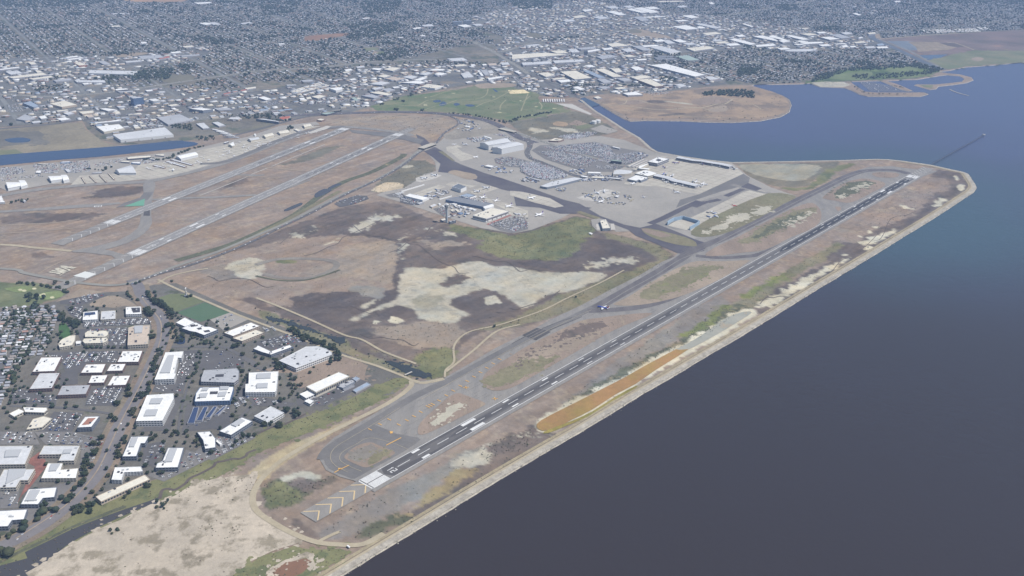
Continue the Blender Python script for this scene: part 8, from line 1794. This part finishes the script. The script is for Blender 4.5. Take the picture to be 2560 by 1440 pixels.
# far trees: rough faceted crowns
ti = rng.integers(0, 3, NT2)
tag(mass('distant_trees', TV, IF, np.stack([T2[:, 0], T2[:, 1], np.full(NT2, .3)], 1), rng.uniform(0, 6.28, NT2), np.stack([wdt, wdt*rng.uniform(.8, 1.2, NT2), T2[:, 2]], 1), tgm, np.repeat(ti[:, None], 20, 1)), 'tens of thousands of garden and street trees over the far plain', kind='stuff')
# ------------------------------------------------------------------ low scrub on the marshes
sp = []
DENS = {'green_reeds': 90, 'reed_strip': 45, 'reed_edge': 110, 'green_scrub': 40, 'dark_scrub': 45, 'reed_corner': 70, 'reed_band': 130, 'green_strip': 130, 'green_strip_inner': 120, 'green_band': 120, 'central_marsh': 1500, 'tan_marsh': 900, 'brown_strip': 200, 'shore_marsh': 420, 'grey_shore': 160, 'grey_ruts': 170, 'tan_south': 130, 'grass_island': 160, 'sand_fill': 1300, 'reed_bank': 60, 'brown_scrub': 90, 'long_island': 120, 'brown_patch': 120, 'dry_field': 260, 'olive_edge': 90, 'east_grass': 900, 'dark_meadow': 700, 'landfill_hill': 2600, 'golf_course': 3200, 'dark_green_marsh': 200, 'grey_strip': 260, 'island_growth': 90}
for nm, p, wd in REG:
    if nm in DENS and not wd:
        n_ = int(abs(area2(p))/3.4/DENS[nm]); xs = [q[0] for q in p]; ys = [q[1] for q in p]; pp = p[::max(1, len(p)//150)]
        bb = (max(xs)-min(xs))*(max(ys)-min(ys)); K_ = int(n_*bb/max(1, abs(area2(p))/2)); P_ = np.stack([rng.uniform(min(xs), max(xs), K_), rng.uniform(min(ys), max(ys), K_)], 1); P_ = P_[inside(P_, pp)]
        sp.append(np.concatenate([P_, rng.uniform(.5, 1.25, (len(P_), 1))*max(1, (math.hypot(p[0][0]-CAM[0], p[0][1]-CAM[1])/3200))], 1))
SP = np.concatenate(sp); SB = gmat('scrub_brown', (.17, .135, .10), (.12, .10, .075), .5, s2=1, amt=.2)
sc_ = np.stack([SP[:, 2]*rng.uniform(1.2, 4, len(SP)), SP[:, 2]*rng.uniform(1.2, 4, len(SP)), SP[:, 2]*rng.uniform(.5, 1.3, len(SP))], 1)
tag(mass('marsh_scrub', ICO*np.array([.5, .5, .5])+np.array([0, 0, .4]), IF, np.concatenate([SP[:, :2], np.full((len(SP), 1), .9)], 1), rng.uniform(0, 6, len(SP)), sc_, [gmat('scrub_green', (.10, .105, .06), (.08, .085, .05), .5), SB], np.repeat(rng.choice(2, (len(SP), 1)), 20, 1)), 'low scrub and weed tufts dotted over the marshes and fields', kind='stuff')
bp_, bs_ = [], []
for a, b in zip(pts[:-1], pts[1:]):
    L_ = math.hypot(b[0]-a[0], b[1]-a[1])
    if a[0] > 4400 or L_ > 400: continue
    dx, dy = (b[0]-a[0])/L_, (b[1]-a[1])/L_
    for _ in range(int(L_/2.2)):
        t = rng.random()*L_; o2 = -abs(rng.normal(0, 4.5))+4; bp_.append((a[0]+dx*t-dy*o2, a[1]+dy*t+dx*o2, -2.2 if o2 < -3.5 else .3 if o2 > -1 else -1)); bs_.append(rng.uniform(1, 3.4))
bp_ = np.array(bp_); bs_ = np.array(bs_)
tag(mass('shore_boulders', ICO*.5, IF, bp_, rng.uniform(0, 6, len(bp_)), np.stack([bs_, bs_*rng.uniform(.6, 1, len(bs_)), bs_*.9], 1), [mat('boulder_pale', C(168, 162, 154), .9), mat('boulder_dark', C(104, 98, 94), .9), mat('boulder_tan', C(142, 134, 122), .9)], np.repeat(rng.choice(3, (len(bp_), 1)), 20, 1)), 'thousands of pale and dark boulders tipped along the waterline', kind='stuff')
print('scrub', len(SP), len(bp_))
# ------------------------------------------------------------------ cars
CARV = [(-.5, -.5, .15), (.5, -.5, .15), (.5, .5, .15), (-.5, .5, .15), (-.5, -.5, .6), (.5, -.5, .55), (.5, .5, .55), (-.5, .5, .6), (-.38, -.44, .6), (.2, -.44, .57), (.2, .44, .57), (-.38, .44, .6), (-.3, -.36, 1), (.05, -.36, 1), (.05, .36, 1), (-.3, .36, 1)]
CARF = [(0, 1, 5, 4), (1, 2, 6, 5), (2, 3, 7, 6), (3, 0, 4, 7), (4, 5, 6, 7), (8, 9, 13, 12), (9, 10, 14, 13), (10, 11, 15, 14), (11, 8, 12, 15), (12, 13, 14, 15)]
CC = [('car_white', (.72, .72, .72), 'white'), ('car_silver', (.46, .47, .48), 'silver'), ('car_black', (.03, .03, .035), 'black'), ('car_grey', (.16, .17, .18), 'grey'), ('car_red', (.36, .05, .04), 'red'), ('car_blue', (.06, .11, .28), 'blue'), ('car_tan', (.40, .36, .30), 'beige')]
ccm = [mat(a, b, .35, spec=.5) for a, b, _ in CC]; PC = [.36, .26, .08, .13, .05, .06, .06]
cp = []
def lot(px, bearing, fillp, dx=2.9, rowgap=(0, 5.6), aisle=17.5, n=None):
    P = [t[:2] for t in GP(px)]
    for off in rowgap:
        X, _, _ = grid(P, bearing, dx, aisle); b = R(bearing); X = X+np.array([math.cos(b), -math.sin(b)])*off
        k = (rng.random(len(X)) < fillp) & inside(X, P); X = X[k]
        for q in X: cp.append((q[0], q[1], math.pi/2-R(bearing)+math.pi/2))
def yard(px, n, sc=1):
    P = [t[:2] for t in GP(px)]; xs = [p[0] for p in P]; ys = [p[1] for p in P]
    X = np.stack([rng.uniform(min(xs), max(xs), n*3), rng.uniform(min(ys), max(ys), n*3)], 1); X = X[inside(X, P)][:n]
    for q in X: cp.append((q[0], q[1], rng.choice([.3, 1.87])))
a1 = lambda s: Q(s, 0, 720)
for s, b, f in (('840,425 1280,405 1275,570 1100,580 1080,500', 84, .45), ('640,655 1200,640 1150,745 870,745 700,820 620,830', 84, .45), ('430,660 620,655 640,690 560,840', 176, .3), ('900,1000 1250,990 1130,1150 860,1170', 84, .4), ('1840,640 1990,630 1860,930 1760,930', 174, .28), ('1520,955 1850,950 1830,1040 1500,1035', 84, .16), ('2020,640 2250,630 2430,730 2430,790 2000,815', 84, .05), ('820,330 1240,320 1500,310 1510,360 830,395', 84, .6), ('640,190 820,190 815,330 720,280', 84, .4), ('900,60 1050,70 800,170 640,150', 60, .6),
   ('540,1250 840,1260 720,1430 400,1430', 84, .35), ('120,1010 560,1090 550,1170 110,1140', 84, .2), ('2110,330 2300,260 2420,300 2230,400', 70, .14), ('1900,1160 2300,1160 2300,1260 1850,1420', 84, .12), ('0,400 200,420 460,540 60,600 0,560', 62, .12), ('0,680 90,650 100,720 40,860 0,880', 60, .15), ('2400,1090 2500,1100 2340,1280 2320,1200', 60, .5)): lot(a1(s), b, f)
a2 = lambda s: Q(s, 640, 720)
for s, b, f in (('0,550 320,465 500,545 340,560 150,610 10,575', 60, .55), ('200,600 400,590 240,700 190,700', 60, .5), ('420,1110 600,1060 900,960 950,1000 680,1170 450,1170', 60, .12), ('0,400 120,380 250,420 100,460', 60, .4), ('-100,1110 80,1110 300,1160 200,1190 0,1170', 60, .5)): lot(a2(s), b, f)
a3 = lambda s: Q(s, 0, 1080)
for s, b, f in (('360,20 700,10 1040,90 950,250 860,400 810,140 460,120', 84, .3), ('0,570 170,500 170,740 0,760', 84, .3), ('1450,140 1650,100 1640,170 1540,340 1430,300', 84, .35), ('1870,190 2100,260 1640,480 1500,440 1560,370 1790,360', 60, .4), ('2170,70 2440,10 2540,60 2120,280 1960,190', 60, .6), ('0,10 330,10 390,120 0,120', 84, .35)): lot(a3(s), b, f)
NL = len(cp)
a7 = lambda s: Q(s, 1300, 340, 8)
for s, b, f in (('0,570 250,525 620,655 920,770 860,815 560,880 200,820 0,710', 40, .82), ('420,240 900,190 1500,140 1760,200 1900,380 1700,470 1400,400 1000,330 700,290', 40, .74), ('360,320 700,300 1350,420 1560,500 1400,560 1000,620 600,470', 40, .6), ('1560,470 1900,390 2400,320 2560,400 2200,560 1800,570 1540,500', 40, .66), ('1500,600 1780,590 2100,620 1900,680 1500,660', 40, .4), ('1100,600 1400,560 1450,660 1250,690', 40, .2), ('760,20 860,0 1400,-20 1350,30 1000,90', 40, .75), ('1560,250 1880,340 1820,400 1600,360', 40, .5)): lot(a7(s), b, f)
a5 = lambda s: Q(s, 1020, 260, 6.4)
for s, b, f in (('1380,880 1600,845 1860,905 1930,930 1780,1010 1600,1010 1420,950', 40, .5), ('1840,980 2000,920 2260,990 2560,1130 2540,1180 2200,1240 1840,1100', 40, .82), ('960,590 1100,540 1340,560 1180,620', 40, .4), ('1340,490 1500,480 1740,600 1640,620 1560,540', 40, .5), ('1880,1160 2060,1140 2100,1180 1900,1200', 40, .4), ('1760,1200 1940,1210 2000,1260 1800,1240', 40, .4)): lot(a5(s), b, f)
a4 = lambda s: Q(s, 1000, 420, 8)
for s, b, f in (('0,560 110,560 350,640 440,690 300,740 0,690', 40, .5), ('-260,560 0,490 80,560 0,600', 40, .4), ('660,500 760,480 900,520 780,560', 40, .5), ('700,820 900,770 930,860 870,960', 40, .3), ('1760,1130 2300,980 2460,1010 2540,1110 2250,1290 2020,1240', 40, .38), ('2180,880 2560,1010 2560,1060 2300,960', 40, .4), ('2100,1230 2560,1100 2560,1200 2220,1290', 40, .6)): lot(a4(s), b, f)
deck_n = len(cp)
lot(a4('1100,600 1300,610 1800,710 1660,755 1300,680'), 40, .5); deck1 = len(cp)
lot(Q('780,600 860,560 1000,515 1110,520 1130,550 1080,570 960,610', 640, 360), 40, .12)
a6 = lambda s: Q(s, 0, 360)
for s, f in (('0,240 210,235 270,290 0,340', .7), ('330,200 580,200 590,300 420,300 340,260', .5), ('600,190 900,170 900,280 700,300 600,260', .65), ('920,190 1040,180 1130,220 960,240', .4), ('430,265 570,265 560,300 420,300', .8), ('0,345 400,310 460,330 0,380', .3), ('1060,170 1240,150 1200,200 1100,200', .4), ('1380,150 1560,150 1640,160 1440,210', .4)): lot(a6(s), 20, f)
for s, f in (('1290,1210 1420,1170 1590,1190 1640,1240 1540,1290 1360,1280 1300,1250', .6), ('1240,1100 1300,1060 1500,1080 1480,1100', .3), ('860,1000 1000,990 1050,1020 900,1030', .3), ('40,1060 180,1040 230,1110 130,1130', .3)): lot(Q(s, 0, 0), 58, f)
for s, f in (('500,1020 650,1000 940,990 960,1010 720,1040 560,1040', .6), ('60,1030 240,1010 300,1030 120,1060', .5)): lot(Q(s, 640, 0), 58, f, dx=3.4)
for s, f in (('480,1360 760,1320 880,1330 760,1370 520,1400', .7), ('1310,910 1500,900 1620,930 1400,960', .3), ('0,770 200,780 240,840 60,840', .4)): lot(Q(s, 1280, 0), 40, f)
yard([(2050, 208), (2120, 206), (2135, 214), (2060, 216)], 60)
# traffic and vehicles in the yards of the industrial belt
Y = SHX[rng.random(len(SHX)) < .9]
for k in range(5):
    Yk = Y+rng.uniform(-30, 30, Y.shape)
    for q in Yk: cp.append((q[0], q[1], rng.choice([-R(57), -R(57)+math.pi/2])))
main = [((352, 735), (398, 790), (408, 815)), ((390, 890), (350, 975), (300, 1065), (266, 1150), (205, 1230), (110, 1310), (40, 1350))]
for ln in main:
    p = [t[:2] for t in GP(ln)]
    for a, b in zip(p[:-1], p[1:]):
        for i in range(2): t = rng.random(); cp.append((a[0]+(b[0]-a[0])*t+rng.choice([-6, 6]), a[1]+(b[1]-a[1])*t, math.atan2(b[1]-a[1], b[0]-a[0])))
for nm, p, wd in REG:
    if nm in ('motorway', 'airport_drive', 'parkway'):
        for a, b in zip(p[:-1], p[1:]):
            L = math.hypot(b[0]-a[0], b[1]-a[1])
            for i in range(int(L/55)+1):
                t = rng.random(); o_ = rng.choice([-1, 1])*wd*.25; cp.append((a[0]+(b[0]-a[0])*t-(b[1]-a[1])/max(L, 1)*o_, a[1]+(b[1]-a[1])*t+(b[0]-a[0])/max(L, 1)*o_, math.atan2(b[1]-a[1], b[0]-a[0])))
CP = np.array(cp); zz = np.full(len(CP), 1.7); zz[deck_n:deck1] = 10.4
foot_ok = np.ones(len(CP), bool)
for P in FOOT:
    xs = [p[0] for p in P]; ys = [p[1] for p in P]; c = np.where((CP[:, 0] > min(xs)) & (CP[:, 0] < max(xs)) & (CP[:, 1] > min(ys)) & (CP[:, 1] < max(ys)) & (zz < 5))[0]
    if len(c): foot_ok[c] &= ~inside(CP[c, :2], P)
CP = CP[foot_ok]; zz = zz[foot_ok]
d = np.hypot(CP[:, 0]-CAM[0], CP[:, 1]-CAM[1]); vis = np.abs(np.arctan2(CP[:, 1]-CAM[1], CP[:, 0]-CAM[0])) < math.atan(1285/FPX); o_ = np.argsort(np.where(vis & (zz < 5), d, d+1e6)); CP = CP[o_]; zz = zz[o_]
NC = len(CP); ci = rng.choice(7, NC, p=PC); IC = min(300, NC)
cb = []
for k in range(7):
    b_ = bpy.data.meshes.new('car_body'); b_.from_pydata(CARV[:8], [], CARF[:5]); b_.materials.append(ccm[k])
    c_ = bpy.data.meshes.new('cabin'); c_.from_pydata(CARV[8:], [], [tuple(a-8 for a in q) for q in CARF[5:]]); c_.materials.append(m_win); c_.materials.append(ccm[k]); c_.polygons.foreach_set('material_index', [0, 0, 0, 0, 1]); cb.append((b_, c_))
for i in range(IC):
    r_ = empty('parked_car', (CP[i, 0], CP[i, 1], 1.3), CP[i, 2])
    for nm, me in zip(('car_body', 'cabin'), cb[ci[i]]): o = bpy.data.objects.new(nm, me); col.objects.link(o); o.parent = r_; o.scale = (4.6, 1.9, 1.6)
    tag(r_, CC[ci[i]][2]+' car parked '+beside(PO, CP[i, 0], CP[i, 1]), 'car', 'cars in the office park')
n2 = NC-IC; fm = np.repeat(ci[IC:][:, None], 10, 1); fm[:, 7] = 7
tag(mass('parked_cars', CARV, CARF, np.concatenate([CP[IC:, :2], zz[IC:, None]], 1), CP[IC:, 2], np.tile([[4.7, 1.95, 1.6]], (n2, 1))*rng.uniform(.9, 1.25, (n2, 1)), ccm+[m_win], fm), 'thousands of parked cars and trucks in the far lots, roads and yards', kind='stuff')
# ground service equipment: carts and trailers on the ramps
ge = []
for s, n_ in (('1250,1150 1480,1180 1450,1240 1260,1230', 30), ('1400,1220 1850,1230 1800,1300 1500,1320', 50), ('1850,1130 1980,1120 1950,1170 1840,1180', 25), ('2080,1180 2300,1240 2250,1330 2100,1280', 22), ('1750,1340 2130,1340 2100,1390 1780,1380', 20), ('700,1040 920,1050 880,1120 720,1100', 60), ('980,880 1280,860 1240,920 1000,940', 30), ('1380,850 2080,850 2050,890 1400,880', 60), ('80,1160 300,1190 280,1230 100,1200', 30), ('400,1290 760,1360 740,1410 420,1350', 30)):
    P = [t[:2] for t in GP(a7(s))]; xs = [p[0] for p in P]; ys = [p[1] for p in P]; X = np.stack([rng.uniform(min(xs), max(xs), n_*4), rng.uniform(min(ys), max(ys), n_*4)], 1); ge.append(X[inside(X, P)][:n_])
for s, n_ in (('400,450 1000,420 1700,600 1800,680 1000,560', 90), ('1040,900 1160,880 1200,960 1050,960', 12)):
    P = [t[:2] for t in GP(Q(s, *C3))]; xs = [p[0] for p in P]; ys = [p[1] for p in P]; X = np.stack([rng.uniform(min(xs), max(xs), n_*4), rng.uniform(min(ys), max(ys), n_*4)], 1); ge.append(X[inside(X, P)][:n_])
X = np.concatenate(ge)[:298]; CV = {}
for k, c_ in enumerate(((.6, .6, .6), (.2, .2, .22), (.5, .45, .3), (.15, .2, .35))):
    m = MB(); m.box(-3, 3, -1.3, 1.3, .5, 2.6); b_ = bpy.data.meshes.new('cargo_body'); b_.from_pydata(m.v, [], m.f); b_.materials.append(mat(f'cart_paint_{k}', c_, .6)); m2 = MB(); m2.box(-2.6, -2, -1.2, 1.2, 0, .5); m2.box(2, 2.6, -1.2, 1.2, 0, .5); m2.box(3, 4.6, -1, 1, .4, 1.8); w_ = bpy.data.meshes.new('chassis'); w_.from_pydata(m2.v, [], m2.f); w_.materials.append(m_dark); CV[k] = (b_, w_)
KN = ['white', 'dark grey', 'beige', 'blue grey']
for q_ in X:
    k = int(rng.integers(4)); r_ = empty('baggage_cart', (q_[0], q_[1], 1.7), rng.choice([.7, -.87])+rng.normal(0, .1))
    for nm, me in zip(('cargo_body', 'chassis'), CV[k]): o = bpy.data.objects.new(nm, me); col.objects.link(o); o.parent = r_
    tag(r_, KN[k]+' service cart '+beside(PA, q_[0], q_[1]), 'service cart', 'service carts on the ramps')
# box trucks and trailers round the terminals, freight sheds and hangars
tk = []
for s, n_, o_ in (('1230,880 1900,850 1900,900 1250,910', 26, C7), ('1380,790 2000,790 2020,890 1400,850', 26, C7), ('0,840 160,830 420,900 300,960 60,920', 24, C7), ('1000,690 1250,650 1300,760 1000,800', 18, C7), ('200,620 500,450 900,500 1000,560 600,640', 24, C4), ('980,700 1500,760 1500,880 1200,940 1000,880', 26, C4), ('700,440 900,450 1050,540 760,560', 18, C4), ('900,1000 1300,900 1500,940 1300,1010', 12, C4), ('1750,820 2200,880 2560,960 2300,960', 14, C4), ('950,560 1200,540 1340,590 1000,620', 30, C5), ('1180,1000 1500,1010 1700,1100 1400,1110', 26, C5), ('800,250 980,240 1250,400 1000,440 760,480', 30, C5), ('1800,1150 1980,1100 2030,1230 1830,1260', 14, C3), ('2280,350 2420,350 2560,400 2400,420', 10, C7)):
    P = [t[:2] for t in GP(Q(s, *o_))]; xs = [p[0] for p in P]; ys = [p[1] for p in P]; X = np.stack([rng.uniform(min(xs), max(xs), n_*4), rng.uniform(min(ys), max(ys), n_*4)], 1); tk.append(X[inside(X, P)][:n_])
for q_ in np.concatenate(tk)[:298]:
    if any(abs(F[0][0]-q_[0]) < 200 and abs(F[0][1]-q_[1]) < 200 and inside(q_[None], F)[0] for F in FOOT): continue
    k = int(rng.choice([0, 0, 0, 1, 3])); r_ = empty('box_truck', (q_[0], q_[1], 1.7), rng.choice([.7, -.87])); sc_ = rng.uniform(1.3, 2)
    for nm, me in zip(('cargo_body', 'chassis'), CV[k]): o = bpy.data.objects.new(nm, me); col.objects.link(o); o.parent = r_; o.scale = (sc_*1.3, sc_*.95, sc_*.8)
    tag(r_, KN[k]+' box truck '+beside(PA, q_[0], q_[1]), 'truck', 'trucks and trailers at the airport')
# a lone truck on the levee
A = G(871, 1370); r_ = empty('utility_truck', (A[0], A[1], 1.6), .8); m = MB(); m.box(-4, 2, -1.3, 1.3, .8, 3.2); m.build('cargo_body', m_awh, r_); m = MB(); m.box(2.1, 3.8, -1.2, 1.2, .8, 2.6); m.build('cab', m_awh, r_); m = MB(); [m.box(x-.5, x+.5, -1.3, 1.3, 0, .8) for x in (-3, 2.8)]; m.build('wheels', m_dark, r_); tag(r_, 'lone white truck on the dirt track by the levee corner', 'truck')
print('trees', NT, 'cars', NC, 'objects', len(col.objects))
hz = MB(); hz.box(-4600, 20500, -13500, 13500, -4, 1190)
def haze():
    o = hz.build('haze', None); o.data.materials.clear()
    m = bpy.data.materials.new('haze_air'); m.use_nodes = True; n = m.node_tree; n.nodes.remove(n.nodes['Principled BSDF'])
    v = n.nodes.new('ShaderNodeVolumePrincipled'); v.inputs['Color'].default_value = (*HAZE['color'], 1); v.inputs['Density'].default_value = HAZE['density']; v.inputs['Anisotropy'].default_value = 0.0
    n.links.new(v.outputs[0], n.nodes['Material Output'].inputs['Volume']); o.data.materials.append(m)
    tag(o, 'thin blue summer haze over the whole plain', kind='stuff')
haze()
